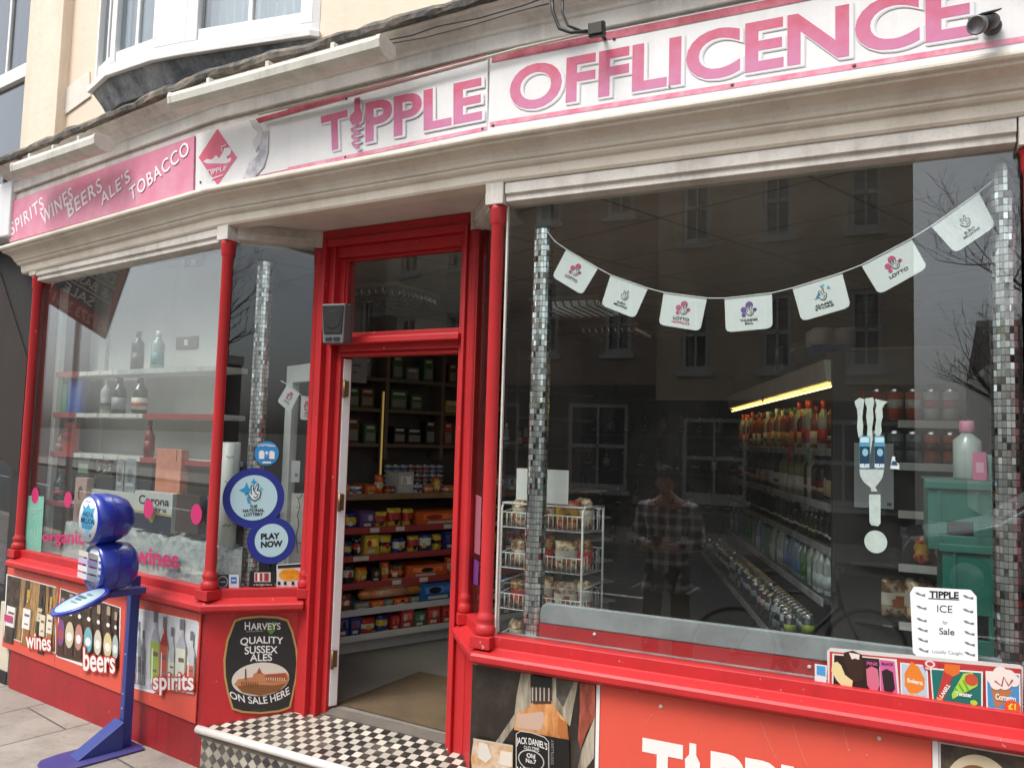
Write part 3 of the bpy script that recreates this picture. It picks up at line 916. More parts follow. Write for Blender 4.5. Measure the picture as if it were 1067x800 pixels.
# ------------------------------------------------------------------ floodlights, cables, cameras
TUBEH = worn('floodlight casing', (.66, .65, .58), (.30, .28, .22), .5, rough=.45, bump=.1, scale=5)
def flood(label, A, B):
    """long trough lamp slung under the eaves"""
    A, B = Vector(A), Vector(B)
    t = thing('strip_floodlight', label, 'floodlight', (A + B) / 2, group='strip floodlights under the eaves')
    d = (B - A).normalized(); n = Vector((d.y, -d.x, 0)).normalized()
    prof = [(-.055, .028), (-.062, -.01), (-.045, -.038), (-.012, -.050), (.03, -.046), (.058, -.022), (.064, .012), (.058, .034), (.0, .042)]
    b = MB(); m = len(prof); vs = []
    for q in (A, B):
        vs += [q + n * o + Vector((0, 0, z)) for o, z in prof]
    b.add(vs, [(k, (k + 1) % m, m + (k + 1) % m, m + k) for k in range(m)] + [tuple(range(m)), tuple(m + k for k in range(m))], TUBEH)
    b.build('casing', t, .004)
    for q in (A, B):
        b = MB()
        b.add([q + d * s_ + n * o * 1.06 + Vector((0, 0, z * 1.06)) for s_ in (-.012, .012) for o, z in prof],
              [(k, (k + 1) % m, m + (k + 1) % m, m + k) for k in range(m)] + [tuple(range(m)), tuple(m + k for k in range(m))], TUBEH)
        b.build('end_cap', t, .003)
    for f in (.2, .5, .8):
        q = A.lerp(B, f)
        b = MB(); b.obox(q + Vector((0, 0, .052)) + n * .03, d * .012, n * .02, (0, 0, .014), TUBEH)
        b.build('clip', t, .002)
    return t
FE = .285
FLe, FCe = Fr(c0, c1, FE), Fr(c1, c4, FE)
def pt(fr, x, y): a, z = fr.px(x, y); return fr.P(a, z)
flood('short grubby white strip floodlight under the eaves above the pink sign', pt(FLe, 22, 178), pt(FLe, 108, 149))
flood('long grubby white strip floodlight under the eaves above the TIPPLE sign', pt(FCe, 186, 108), pt(FCe, 402, 50))
CABLE = mat('grey cable', (.30, .28, .25), .6)
BLK = mat('black plastic', (.022, .022, .024), .45)
b = MB()
fr = Fr(c1, c4, .150); f2 = Fr(c4, c5, .150)
b.tube([fr.P(*fr.px(x, y)) for x, y in ((270, 119), (300, 112), (345, 101), (400, 88), (450, 75), (500, 62))] + [f2.P(*f2.px(x, y)) for x, y in ((540, 51), (580, 42), (618, 33))], .0065, worn('cream conduit', (.56, .51, .43), (.3, .26, .2), .5), 8)
tag(b.build('cable_conduit'), 'thin cream cable conduit running along the top edge of the TIPPLE sign', 'cable')
b = MB()
fr3 = Fr(c1, c4, .22)
b.tube([fr3.P(*fr3.px(x, y)) for x, y in ((405, 42), (430, 37), (455, 28), (500, 19), (545, 6), (570, -3))], .0032, BLK, 6)
b.tube([fr3.P(*fr3.px(x, y)) for x, y in ((405, 46), (440, 40), (490, 27), (540, 12), (572, 4))], .0026, BLK, 6)
tag(b.build('black_cables'), 'pair of loose black cables looping along the cream eaves board', 'cable')
b = MB()
f4 = Fr(c4, c5, .22)
b.tube([f4.P(*f4.px(x, y)) for x, y in ((575, -6), (576, 12), (583, 30), (595, 34), (612, 33))], .008, BLK, 6)
b.tube([f4.P(*f4.px(x, y)) for x, y in ((586, -6), (586, 14), (592, 27), (606, 33))], .006, BLK, 6)
tag(b.build('drop_cables'), 'black cables hanging down the eaves to the small black floodlight', 'cable')
# small black LED floodlight
t = thing('small_floodlight', 'small square black floodlight above the letters of the OFFLICENCE sign', 'floodlight', pt(f4, 622, 31))
c = Vector(t.location)
b = MB(); b.obox(c, (.034, 0, 0), (0, .016, .004), (0, -.006, .028), BLK); b.build('lamp_body', t, .004)
b = MB(); b.obox(c + Vector((0, -.020, -.003)), (.027, 0, 0), (0, .003, 0), (0, -.004, .02), mat('floodlight glass', (.12, .12, .11), .2)); b.build('lens', t)
b = MB(); b.tube([c + Vector((0, .016, 0)), c + Vector((0, .10, .01))], .008, BLK, 8); b.build('arm', t)
# bullet camera
t = thing('security_camera', 'black bullet security camera mounted below the last letter of the OFFLICENCE sign', 'camera', SR.P(*SR.px(1033, 32), .01))
c = Vector(t.location)
b = MB(); b.lathe(c + Vector((0, -.004, .004)), [(.030, 0), (.030, .008), (.024, .02), (.012, .026)], BLK, 16, axis=(0, -1, 0)); b.build('base', t)
b = MB(); b.tube([c + Vector((0, -.02, .004)), c + Vector((-.004, -.045, .002)), c + Vector((-.010, -.062, -.004))], .011, BLK, 10); b.build('neck', t)
ad = Vector((-.46, -.62, -.34)).normalized()
h = c + Vector((-.008, -.065, -.004))
GM = mat('camera grey', (.16, .16, .17), .4)
b = MB(); b.lathe(h - ad * .012, [(.018, 0), (.026, .006), (.028, .03), (.028, .085)], BLK, 20, axis=ad); b.build('camera_body', t)
b = MB(); b.lathe(h - ad * .012, [(.0285, .086), (.031, .09), (.031, .108), (.026, .109), (.024, .10)], GM, 20, axis=ad); b.build('lens_ring', t)
b = MB(); b.obox(h + ad * .040 + Vector((0, 0, .030)), ad * .062, ad.cross(Vector((0, 0, 1))).normalized() * .024, (0, 0, .003), BLK); b.build('sun_shield', t, .002)
# loudspeaker above the door
SPK = mat('grey speaker plastic', (.13, .133, .137), .5); SPG = mat('speaker grille', (.012, .012, .013), .8)
sp = FD.P(*FD.px(347, 337, .20), .20)
t = thing('loudspeaker', 'small grey box loudspeaker fixed in the upper left corner of the red door frame', 'loudspeaker', sp)
n = Vector((.12, -.99, -.05)).normalized(); u = Vector((.99, .12, 0)); vv = n.cross(u); vv = vv if vv.z > 0 else -vv
b = MB()
w0, h0, d0 = .072, .107, .06
vs = [sp + u * (sx * w0 * (1 if sy > 0 else .88)) + vv * (sy * h0) - n * (d0 * sn) for sn in (0, 1, 2) for sx, sy in ((-1, -1), (1, -1), (1, 1), (-1, 1))]
for i in range(8, 12): vs[i] = sp + (vs[i] - sp) * .86 - n * .01
b.add(vs, [(0, 1, 2, 3), (11, 10, 9, 8)] + [(r * 4 + k, r * 4 + (k + 1) % 4, r * 4 + 4 + (k + 1) % 4, r * 4 + 4 + k) for r in (0, 1) for k in range(4)], SPK)
b.build('cabinet', t, .008, 3)
b = MB()
b.prism([sp + u * x * w0 + vv * y * h0 + n * .0005 for x, y in ((-.74, -.50), (.74, -.50), (.90, .90), (-.90, .90))], n * .006, SPG)
b.build('grille', t, .004)
b = MB(); b.lathe(sp + vv * .02 + n * .0067, [(.050, 0), (.048, .0012), (.040, .0005), (.02, .0015)], SPG, 24, axis=n); b.build('cone', t)
for s_ in (-1, 1):
    b = MB(); b.obox(sp + u * (s_ * .024) - vv * .082 + n * .001, u * .019, vv * .009, n * .003, BLK); b.build('port', t)
b = MB(); b.tube([sp - n * .09, sp - n * .14 + Vector((0, .03, 0))], .018, BLK, 8); b.build('bracket', t)
# ------------------------------------------------------------------ posters on the stall risers
class QFr:
    """unit square stretched over four world points [bl, br, tr, tl] (s, z) of a wall frame"""
    def __init__(s, fr, quad, off=0.0):
        s.q = [fr.P(a, z, off) for a, z in quad]
        s.n = fr.n
    def P(s, a, z, off=0.0):
        bl, br, tr, tl = s.q
        return (bl * (1 - a) + br * a) * (1 - z) + (tl * (1 - a) + tr * a) * z + s.n * off
GRN = mat('print dark green', (.02, .035, .018), .4); AMB = mat('print amber', (.35, .18, .05), .4, col2=(.22, .09, .02), scale=20)
BRN = mat('print brown glass', (.055, .022, .012), .4)
DK = mat('dark print', (.030, .022, .018), .45, col2=(.085, .06, .04), scale=20)
def bottle2d(pr, a, z0, h, w, body, label, cap, neck=.36, lz=(.16, .46), lab_w=1.0, lean=0.0):
    def L(p): return [(a + x * w / 2 + lean * y, z0 + y * h) for x, y in p]
    pr.shape(L([(-1, 0), (1, 0), (1, 1 - neck - .06), (.8, 1 - neck + .02), (.36, 1 - neck + .12), (.34, 1), (-.34, 1), (-.36, 1 - neck + .12), (-.8, 1 - neck + .02), (-1, 1 - neck - .06)]), body)
    dark = body in (DK, GRN, BRN)
    hl, sd = (ink('#6a6258'), ink('#0c0a09')) if dark else (ink('#f1efe9'), ink('#6f6a63') if body is not AMB else ink('#6a3a12'))
    pr.shape(L([(.72, .02), (.98, .02), (.98, 1 - neck - .06), (.72, 1 - neck + .01)]), sd)
    pr.shape(L([(-.80, .03), (-.66, .03), (-.66, 1 - neck - .02), (-.80, 1 - neck - .05)]), hl)
    pr.shape(L([(-.24, 1 - neck + .13), (-.12, 1 - neck + .13), (-.12, .85), (-.24, .85)]), hl)
    pr.shape(L([(-.40, .86), (.40, .86), (.40, 1.01), (-.40, 1.01)]), cap)
    if label:
        pr.shape(L([(-lab_w, lz[0]), (lab_w, lz[0]), (lab_w, lz[1]), (-lab_w, lz[1])]), label)
        q = lz[1] - lz[0]
        pr.shape(L([(-lab_w * .6, lz[0] + q * .62), (lab_w * .6, lz[0] + q * .62), (lab_w * .6, lz[0] + q * .74), (-lab_w * .6, lz[0] + q * .74)]), ink('#7a6a58'))
        pr.shape(L([(-lab_w * .45, lz[0] + q * .2), (lab_w * .45, lz[0] + q * .2), (lab_w * .45, lz[0] + q * .28), (-lab_w * .45, lz[0] + q * .28)]), ink('#8a7d6c'))
        pr.shape(L([(lab_w * .74, lz[0]), (lab_w, lz[0]), (lab_w, lz[1]), (lab_w * .74, lz[1])]), ink('#a59c8e'))
kk = 340 / 1067
ZL = lambda pts, off=.012: FL.zm(pts, 0, 560, kk, off)
ORB = worn('orange red poster board', (.66, .085, .055), (.42, .07, .05), .35, rough=.4, bump=.03, streak=False, scale=3, chip=(.7, .4, .34))
WHT = ink('#f7f5f2')
DK = mat('dark print', (.030, .022, .018), .45, col2=(.085, .06, .04), scale=20)
WOOD = mat('print wood', (.42, .26, .11), .45, col2=(.16, .085, .03), scale=24, stretch=(3, 3, .5))
zlo = lambda x: FL.px(x, 673 + (x - 2) * .4005, .012)[1]
sl, s58, s128, s206 = [FL.px(x, y, .012)[0] for x, y in ((4.5, 640), (59.5, 650), (128.5, 680), (206, 700))]
def board(label, a0, a1, x0, x1):
    t = thing('drinks_poster', label, 'poster', FL.P((a0 + a1) / 2, .5, .01), group='drinks posters under the left window')
    slab(FL, [(a0, zlo(x0)), (a1, zlo(x1)), (a1, .806), (a0, .806)], .012, .008, ORB).build('board', t, .001)
    return t
def wavy(pr, body, quad, bold=.02):
    bold = .02
    pr.text(body, quad, ink('#d8402f'), bold=bold, grow=.055)
    pr.text(body, quad, WHT, bold=bold)
    return pr
# wines
t = board('orange red wines poster with bottles in wooden racks, under the left end of the window', sl, s58 - .003, 2, 59)
p = Print(FL, .0125)
q = ZL([(12, 322), (183, 378), (185, 160), (22, 118)]); p.shape(q, WHT)
qf = QFr(FL, ZL([(15, 320), (181, 374), (182, 164), (25, 122)]), .0135); p2 = Print(qf, 0, .00012)
p2.rect(0, 0, 1, 1, DK)
for x, w_ in ((.30, .05), (.54, .10), (.60, .05), (.80, .03), (.95, .06)): p2.shape([(x - w_, 0), (x + .02, 0), (x + w_ + .05, 1), (x - w_ + .06, 1)], WOOD)
for x, z0, h, w_, bd, lb in ((.09, -.1, .92, .20, DK, WHT), (.42, -.05, .9, .17, AMB, WHT), (.68, .22, .6, .11, GRN, ink('#d8cba8')), (.74, -.1, .95, .11, GRN, ink('#efe0c8')), (.88, .02, .82, .12, AMB, ink('#f2ead8'))):
    bottle2d(p2, x, z0, h, w_, bd, lb, ink('#caa24a') if bd is AMB else DK, lz=(.30, .66), lean=.06)
p2.rect(.0, .25, .17, .36, ink('#c8447e'))
p.build('photo_border', t); p2.build('photo_print', t)
p = Print(FL, .0265, .0004); wavy(p, 'wines', ZL([(92, 358), (174, 370), (174, 318), (92, 308)]), .05); p.build('lettering', t)
# beers
t = board('orange red beers poster with dark bottles, half hidden behind the blue lottery stand', s58, s128 - .003, 59, 128)
p = Print(FL, .0125)
p.shape(ZL([(184, 388), (276, 422), (392, 380), (396, 228), (198, 164)]), WHT); p.build('photo_border', t)
qf = QFr(FL, ZL([(187, 386), (388, 432), (392, 230), (200, 168)]), .0138); p2 = Print(qf, 0, .00012)
p2.shape([(0, 0), (.45, -.02), (1, .20), (1, 1), (0, 1)], DK)
BRN = mat('print brown glass', (.055, .022, .012), .4)
for x, h, w_, lb in ((.05, .85, .13, ink('#8a4f8a')), (.20, .95, .16, ink('#d9cfae')), (.36, .9, .14, ink('#c98f86')), (.52, .98, .15, ink('#7fb9c4')), (.68, .92, .13, ink('#dcd2c0')), (.84, .95, .14, ink('#e0cf9a')), (.96, .9, .1, ink('#b7c6c4'))):
    bottle2d(p2, x, .02, h, w_, BRN, None, ink('#b9a58a'), neck=.45)
    p2.ell(x, .36, w_ * .46, .20, lb, 20); p2.ell(x, .33, w_ * .30, .07, ink('#b5563f') if int(x * 100) % 2 else WHT, 16)
    p2.ell(x, .68, w_ * .2, .035, WHT, 12)
p2.build('photo_print', t)
p = Print(FL, .0265, .0004); wavy(p, 'beers', ZL([(280, 432), (384, 442), (384, 370), (280, 356)]), .05); p.build('lettering', t)
# spirits
t = board('orange red spirits poster with clear, green and red bottles, nearest the doorway', s128, s206, 128, 206)
p = Print(FL, .0125)
p.shape(ZL([(428, 488), (500, 508), (638, 470), (652, 290), (646, 272), (432, 226)]), WHT); p.build('photo_border', t)
qf = QFr(FL, ZL([(432, 486), (640, 520), (652, 276), (434, 230)]), .0138); p2 = Print(qf, 0, .00012)
p2.shape([(0, 0), (.32, 0), (.98, .18), (1, 1), (0, 1)], mat('print silver', (.62, .63, .66), .4, col2=(.45, .46, .5), scale=8))
CLR = ink('#aeb4bb'); 
for x, h, w_, bd, lb in ((.03, .72, .08, ink('#c2564a'), WHT), (.12, .80, .08, ink('#8d9298'), ink('#565b66')), (.19, .70, .07, ink('#9aa0a4'), ink('#70757d')), (.38, .98, .15, CLR, ink('#a3c24f')), (.52, .93, .13, ink('#a93327'), ink('#cf5a44')), (.64, .82, .10, ink('#c3c8c8'), ink('#e2e6d0')), (.78, .95, .16, ink('#b7bcc0'), ink('#e8ecd8')), (.93, .82, .12, ink('#c9cccf'), ink('#d46a5a'))):
    bottle2d(p2, x, .04, h, w_, bd, lb, ink('#71757a'), lz=(.10, .60) if w_ > .12 else (.2, .45))
    p2.rect(x - w_ * .32, .1, x - w_ * .2, h * .55, ink('#f0f2f3'))
p2.build('photo_print', t)
p = Print(FL, .0265, .0004); wavy(p, 'spirits', ZL([(508, 512), (641, 515), (641, 440), (508, 440)]), .05); p.build('lettering', t)
for x, y in ((10, 668), (56, 690), (122, 719), (200, 752)):
    pass

# ------------------------------------------------------------------ ale sign beside the doorway
ka = 310 / 1067
ZS = lambda pts, off=.010: FS.zm(pts, 190, 620, ka, off)
t = thing('ale_sign', 'black barrel shaped ale sign with gold rim on the red panel beside the doorway', 'sign', FS.P(.25, .5, .01))
outl = [(186, 88), (215, 78), (280, 72), (345, 76), (380, 86), (398, 130), (412, 190), (416, 245), (410, 300), (398, 360), (388, 404), (350, 418), (280, 425), (215, 421), (178, 410), (160, 350), (149, 290), (147, 230), (158, 160)]
GOLD = mat('gold rim', (.45, .28, .09), .4)
BLKP = worn('black enamel', (.016, .016, .017), (.05, .05, .05), .3, rough=.35, streak=False)
slab(FS, ZS(outl), .010, .008, GOLD).build('rim', t, .001)
cx, cy = 282, 248
p = Print(FS, .0105)
p.shape(ZS([(cx + (x - cx) * .945, cy + (y - cy) * .955) for x, y in outl]), BLKP); p.build('face', t)
p = Print(FS, .0109, .00015)
for x, y, r in ((318, 95, 12), (306, 104, 10), (328, 104, 10), (318, 112, 10), (312, 122, 8), (324, 124, 8), (318, 132, 7)):
    a, z = ZS([(x, y)])[0]; p.ell(a, z, r * .0016, r * .0015, ink('#5f8f35') if y > 100 else ink('#3f6a2a'), 14)
p.build('hop_emblem', t)
p = Print(FS, .012)
p.text('H', ZS([(224, 123), (243, 124), (243, 95), (224, 95)]), WHT, bold=.01)
p.text('ARVEYS', ZS([(246, 124), (352, 122), (352, 98), (246, 99)]), WHT, bold=.01)
arc = lambda h: (lambda x, y: (x, y + h * (1 - (2 * x - 1) ** 2)))
p.build('lettering', t); p = Print(FS, .012)
p.text('QUALITY', ZS([(208, 184), (362, 180), (362, 150), (208, 153)]), WHT, bold=.015, warp=arc(.18), dz=0)
p.build('lettering', t); p = Print(FS, .012)
p.text('SUSSEX', ZS([(224, 212), (342, 208), (342, 182), (224, 184)]), WHT, bold=.015, warp=arc(.12))
p.build('lettering', t); p = Print(FS, .012)
p.text('ALES', ZS([(243, 236), (322, 234), (322, 208), (243, 210)]), WHT, bold=.015)
def sag(x, y): return x, y - 1.15 * (1 - (2 * x - 1) ** 2)
p.build('lettering', t); p = Print(FS, .012)
p.text('ON SALE HERE', ZS([(172, 366), (386, 352), (381, 326), (168, 340)]), WHT, bold=.015, warp=sag)
p.rect(*ZS([(228, 131)])[0], *ZS([(290, 126)])[0], ink('#8c8c86'))
p.rect(*ZS([(250, 411)])[0], *ZS([(302, 407)])[0], ink('#6c6c66'))
p.build('lettering', t)
p = Print(FS, .012)
ZE = lambda pts: ZS(pts)
e0 = ZE([(281, 300)])[0]; e1 = ZE([(383, 297)])[0]; ez = ZE([(281, 240)])[0]
rx, rz = abs(e1[0] - e0[0]), abs(ez[1] - e0[1])
p.ell(*e0, rx, rz, ink('#e9dfd2'), 48)
REDB, ORA = ink('#b0563a'), ink('#cf8a5c')
def clip(pts):
    out = []
    for a, z in pts:
        d = math.hypot((a - e0[0]) / rx, (z - e0[1]) / rz)
        out.append((e0[0] + (a - e0[0]) / max(1, d), e0[1] + (z - e0[1]) / max(1, d)))
    return out
p.shape(clip(ZE([(186, 318), (200, 300), (228, 296), (252, 292), (256, 280), (268, 276), (276, 258), (284, 276), (296, 282), (372, 276), (384, 290), (384, 312), (350, 345), (280, 358), (220, 346)])), ORA)
p.shape(clip(ZE([(296, 284), (370, 278), (378, 300), (300, 308)])), REDB)
p.shape(ZE([(266, 278), (276, 257), (286, 278)]), REDB)
p.shape(ZE([(225, 262), (229, 262), (230, 300), (224, 300)]), ink('#7a4a3a'))
p.shape(clip(ZE([(195, 325), (240, 318), (330, 322), (372, 314), (350, 345), (280, 358), (215, 346)])), ink('#8f5a30'))
for k in range(9): p.rect(*ZE([(300 + k * 8, 304)])[0], *ZE([(304 + k * 8, 292)])[0], ink('#e8cfae'))
for k in range(8): p.rect(*ZE([(212 + k * 8, 318)])[0], *ZE([(216 + k * 8, 306)])[0], ink('#7f3f2c'))
p.build('brewery_picture', t)

# ------------------------------------------------------------------ posters under the right-hand window
ZR = lambda pts, off=.012: FR.zm(pts, 0, 0, 1, off)
kw = 150 / 1067
ZW = lambda pts, off=.012: [(max(aw0 + .002, min(aw1 - .002, a)), max(.144, min(.808, z))) for a, z in FR.zm(pts, 490, 690, kw, off)]
aw0, aw1 = ZR([(491, 740)])[0][0], ZR([(620.5, 760)])[0][0]
t = thing('whiskey_poster', 'dark whiskey poster with an amber bottle and glass, right of the doorway', 'poster', FR.P((aw0 + aw1) / 2, .5, .01))
slab(FR, [(aw0, .14), (aw1, .14), (aw1, .81), (aw0, .81)], .012, .008, mat('poster edge', (.6, .6, .58), .5)).build('board', t, .001)
p = Print(FR, .0125)
p.rect(aw0, .14, aw1, .81, mat('dark slate print', (.022, .017, .013), .35, col2=(.06, .05, .04), scale=7, lo=.45, hi=.8))
CRM = mat('cloth print', (.42, .37, .28), .5, col2=(.13, .105, .075), scale=5, stretch=(5, 5, .8))
p.shape(ZW([(378, 60), (455, 60), (450, 330), (350, 440), (250, 580), (150, 700), (120, 690), (330, 380), (345, 240)]), CRM)
p.shape(ZW([(610, 60), (800, 60), (790, 200), (740, 470), (640, 360), (600, 250)]), CRM)
p.shape(ZW([(640, 60), (770, 60), (740, 210), (690, 330), (640, 250)]), mat('print shadow', (.10, .095, .075), .5, col2=(.04, .035, .03), scale=10))
p.shape(ZW([(815, 60), (930, 60), (930, 400), (860, 520), (820, 640), (800, 560), (815, 350)]), mat('print terracotta', (.44, .10, .06), .45, col2=(.10, .02, .015), scale=6, stretch=(3, 3, 1)))
p.shape(ZW([(925, 400), (925, 700), (860, 782), (800, 782), (830, 640), (870, 540)]), CRM)
AMBG = mat('amber whiskey print', (.66, .34, .13), .3, col2=(.36, .11, .03), scale=9, stretch=(2, 2, .6))
p.shape(ZW([(480, 260), (600, 260), (640, 340), (720, 440), (735, 570), (735, 1700), (330, 1700), (330, 480), (345, 370), (440, 330)]), AMBG)
p.shape(ZW([(348, 380), (540, 360), (560, 420), (520, 500), (350, 480)]), ink('#cfae9a'))
p.shape(ZW([(660, 400), (712, 440), (730, 560), (680, 560), (650, 520)]), ink('#b9703c'))
p.shape(ZW([(450, 165), (610, 165), (605, 300), (470, 300)]), ink('#4a3a30'))
for x in (462, 490, 520, 550, 585): p.shape(ZW([(x, 180), (x + 10, 180), (x + 10, 280), (x, 280)]), ink('#b9b2a8'))
p.shape(ZW([(455, 60), (612, 60), (612, 185), (455, 165)]), ink('#1b2523'))
p.shape(ZW([(330, 490), (740, 565), (735, 1500), (330, 1480)]), ink('#161414'))
p.line(ZW([(350, 900), (350, 520), (380, 500), (460, 510), (560, 545), (590, 580), (592, 1000)]), .004, ink('#c9c6c0'))
lean = lambda x, y: (x, y)
p.text("JACK DANIEL'S", ZW([(352, 612), (580, 656), (580, 590), (352, 545)]), WHT, bold=.01, warp=arc(.25))
p.text('OLD TIME', ZW([(408, 630), (520, 650), (520, 622), (408, 605)]), WHT)
p.ell(*ZW([(462, 712)])[0], .060, .042, ink('#c9c6c0')); p.ell(*ZW([(462, 712)])[0], .055, .037, ink('#161414'))
p.text('Old', ZW([(430, 690), (492, 702), (492, 668), (430, 658)]), WHT, bold=.015); p.text('No.7', ZW([(425, 728), (500, 742), (500, 710), (425, 696)]), WHT, bold=.015)
p.text('DISTILLERY', ZW([(630, 740), (632, 560), (612, 560), (610, 740)]), ink('#9a978f'))
p.text('WHISKEY', ZW([(360, 830), (570, 860), (570, 780), (360, 755)]), WHT, bold=.01)
GLI = ink('#c9c0b2')
p.shape(ZW([(35, 548), (330, 600), (330, 616), (40, 562)]), GLI)
p.shape(ZW([(40, 562), (330, 616), (330, 1100), (70, 1100), (20, 700)]), mat('ice and whiskey print', (.50, .28, .12), .3, col2=(.62, .54, .46), scale=16))
p.shape(ZW([(80, 580), (140, 590), (175, 690), (130, 730), (75, 690)]), ink('#e0d9cf')); p.shape(ZW([(240, 640), (325, 650), (325, 760), (230, 740)]), ink('#e6dccb'))
p.shape(ZW([(70, 1100), (330, 1100), (330, 1600), (80, 1600)]), ink('#7a4a28'))
p.build('photo_print', t)
# big red board reading TIPPLE
ab1 = ZR([(971, 790)])[0][0]
t = thing('shop_name_board', 'scratched orange red board with TIPPLE in big white letters under the right window', 'shop sign', FR.P((aw1 + ab1) / 2, .5, .01))
slab(FR, [(aw1 + .018, .14), (ab1, .14), (ab1, .81), (aw1 + .018, .81)], .012, .008, ORB).build('board', t, .001)
slab(FR, [(aw1 + .001, .14), (aw1 + .016, .14), (aw1 + .016, .81), (aw1 + .001, .81)], .013, .009, WHT).build('edge_strip', t)
slab(FR, [(ab1 + .002, .14), (ab1 + .020, .14), (ab1 + .020, .81), (ab1 + .002, .81)], .013, .009, WHT).build('edge_strip', t)
kb = 400 / 1067
ZB = lambda pts, off=.013: FR.zm(pts, 470, 640, kb, off)
zt1 = ZB([(590, 352)])[0][1]; zt0 = zt1 - .245
aT0, aT1 = ZB([(532, 345)])[0][0], ZB([(645, 360)])[0][0]
p = Print(FR, .013)
p.text('T', [(aT0, zt0), (aT1, zt0), (aT1, zt1), (aT0, zt1)], WHT, bold=.04)
aI = ZB([(672, 380)])[0][0]
p.shape([(aI - .013, zt1 + .014), (aI + .013, zt1 + .014), (aI + .014, zt1 - .03), (aI + .028, zt1 - .055), (aI + .028, zt1 - .085), (aI + .005, zt1 - .105), (aI - .028, zt1 - .09), (aI - .03, zt1 - .05), (aI - .014, zt1 - .03)], WHT)
p.line([(aI + .02 * math.sin(k * .5), zt1 - .105 - k * .0045) for k in range(32)], .02, WHT)
aP0 = ZB([(722, 380)])[0][0]
p.text('PPLE', [(aP0, zt0), (aP0 + .50, zt0), (aP0 + .50, zt1), (aP0, zt1)], WHT, bold=.04)
p.build('lettering', t)
for pts in (((860, 295), (880, 350), (905, 400)), ((948, 300), (965, 360), (990, 420)), ((1090, 320), (1105, 380)), ((540, 300), (560, 275))):
    p = Print(FR, .0127); p.line(ZB(pts), .0022, ink('#e08a72')); p.build('scratch', t)
for x, y in ((583, 255), (1190, 268 + 75)):
    a, z = ZB([(x, y)])[0]
    b = MB(); b.lathe(FR.P(a, z, .0125), [(.008, 0), (.008, .003), (.004, .005)], ink('#d9d0c4'), 10, axis=FR.n); b.build('screw', t)
# poster past it, mostly out of frame
a2 = ab1 + .022
t = thing('snack_poster', 'dark food poster with a cream and brown picture right of the TIPPLE board', 'poster', FR.P(a2 + .25, .5, .01))
slab(FR, [(a2, .14), (a2 + .62, .14), (a2 + .62, .81), (a2, .81)], .012, .008, mat('poster edge', (.6, .6, .58), .5)).build('board', t, .001)
p = Print(FR, .0125); p.rect(a2 + .005, .145, a2 + .61, .805, DK)
a, z = ZR([(1010, 800)])[0]; p.ell(a + .03, z - .08, .105, .13, ink('#d8c9a8')); p.ell(a + .02, z - .085, .075, .10, ink('#8a5a32')); p.ell(a + .012, z - .09, .045, .065, ink('#d9b27a'))
p.build('photo_print', t)

# ------------------------------------------------------------------ blue lottery stand
NAVY = worn('navy blue plastic', (.012, .030, .30), (.03, .05, .24), .35, rough=.26, streak=False, bump=.02, coat=.3)
NAVM = worn('navy blue steel', (.022, .040, .21), (.06, .075, .2), .45, rough=.42, streak=False, bump=.04)
PURP = worn('scuffed purple steel', (.045, .040, .20), (.12, .12, .22), .5, rough=.5, streak=False, bump=.06)
OFFS = .085
s0 = FL.px(130.0, 771, OFFS)[0]
base = FL.P(s0, 0, OFFS)
t = thing('lottery_stand', 'blue lottery stand with two round heads and a tilted disc tray on the pavement', 'lottery stand', base)
n_, u_ = (FL.n + Vector((-.12, 0, 0))).normalized(), None
u_ = Vector((-n_.y, n_.x, 0)); Zv = Vector((0, 0, 1))
zp = 1.0
b = MB()
outb = [(-.125, -.06), (.125, -.06), (.125, .30), (.10, .40), (.05, .43), (-.05, .43), (-.10, .40), (-.125, .30)]
b.prism([base + u_ * x + n_ * y + Zv * .003 for x, y in outb], Zv * .010, PURP); b.build('base_plate', t, .003)
htop = FL.px(133, 598, OFFS)[1]
b = MB(); b.obox(base + Zv * (.0135 + (htop - .0135) / 2), u_ * .025, n_ * .026, Zv * ((htop - .0135) / 2), NAVM); b.build('post', t, .003)
b = MB()
g = [base + n_ * .034 + Zv * .014, base + n_ * .27 + Zv * .014, base + n_ * .035 + Zv * .16]
b.prism([q - u_ * .055 for q in g], u_ * .11, NAVM); b.build('gusset', t, .002)
def headz(x, y, o): return FL.px(x, y, o)
# upper head: a bullet with a round face
a, z = FL.px(94.5, 541, .42); hc = FL.P(a, z, .42)
h1 = hc
b = MB(); b.lathe(hc, [(.118, .012), (.132, .004), (.138, -.02), (.137, -.07), (.126, -.125), (.102, -.175), (.066, -.205), (.025, -.22), (.004, -.222)], NAVY, 40, axis=n_)
b.build('upper_head', t)
NB = mat('lottery white', (.72, .75, .80), .3)
b = MB(); b.lathe(hc, [(.118, .010), (.118, .0145), (.001, .015)], NB, 40, axis=n_); face = b.build('face', t)
class DFr:
    def __init__(s, o, u, v, n): s.o, s.u, s.v, s.n = o, u, v, n
    def P(s, a, z, off=0): return s.o + s.u * a + s.v * z + s.n * off
d1 = DFr(hc + n_ * .0155, -u_, Zv, n_) if False else DFr(hc + n_ * .0155, u_ * (1 if u_.x > 0 else -1), Zv, n_)
p = Print(d1, 0, .0005)
p.shape([(-.085, .015), (-.06, .045), (-.075, .075), (-.03, .06), (0, .085), (.03, .06), (.085, .07), (.065, .035), (.09, -.005), (.06, -.04), (.03, -.05), (.005, -.095), (-.025, -.05), (-.07, -.05)], ink('#49b3dc'))
p.text('HALF A', [(-.062, .012), (.066, .012), (.066, .042), (-.062, .042)], ink('#15205e'), bold=.03)
p.text('MILLION', [(-.085, -.022), (.088, -.022), (.088, .008), (-.085, .008)], ink('#15205e'), bold=.03)
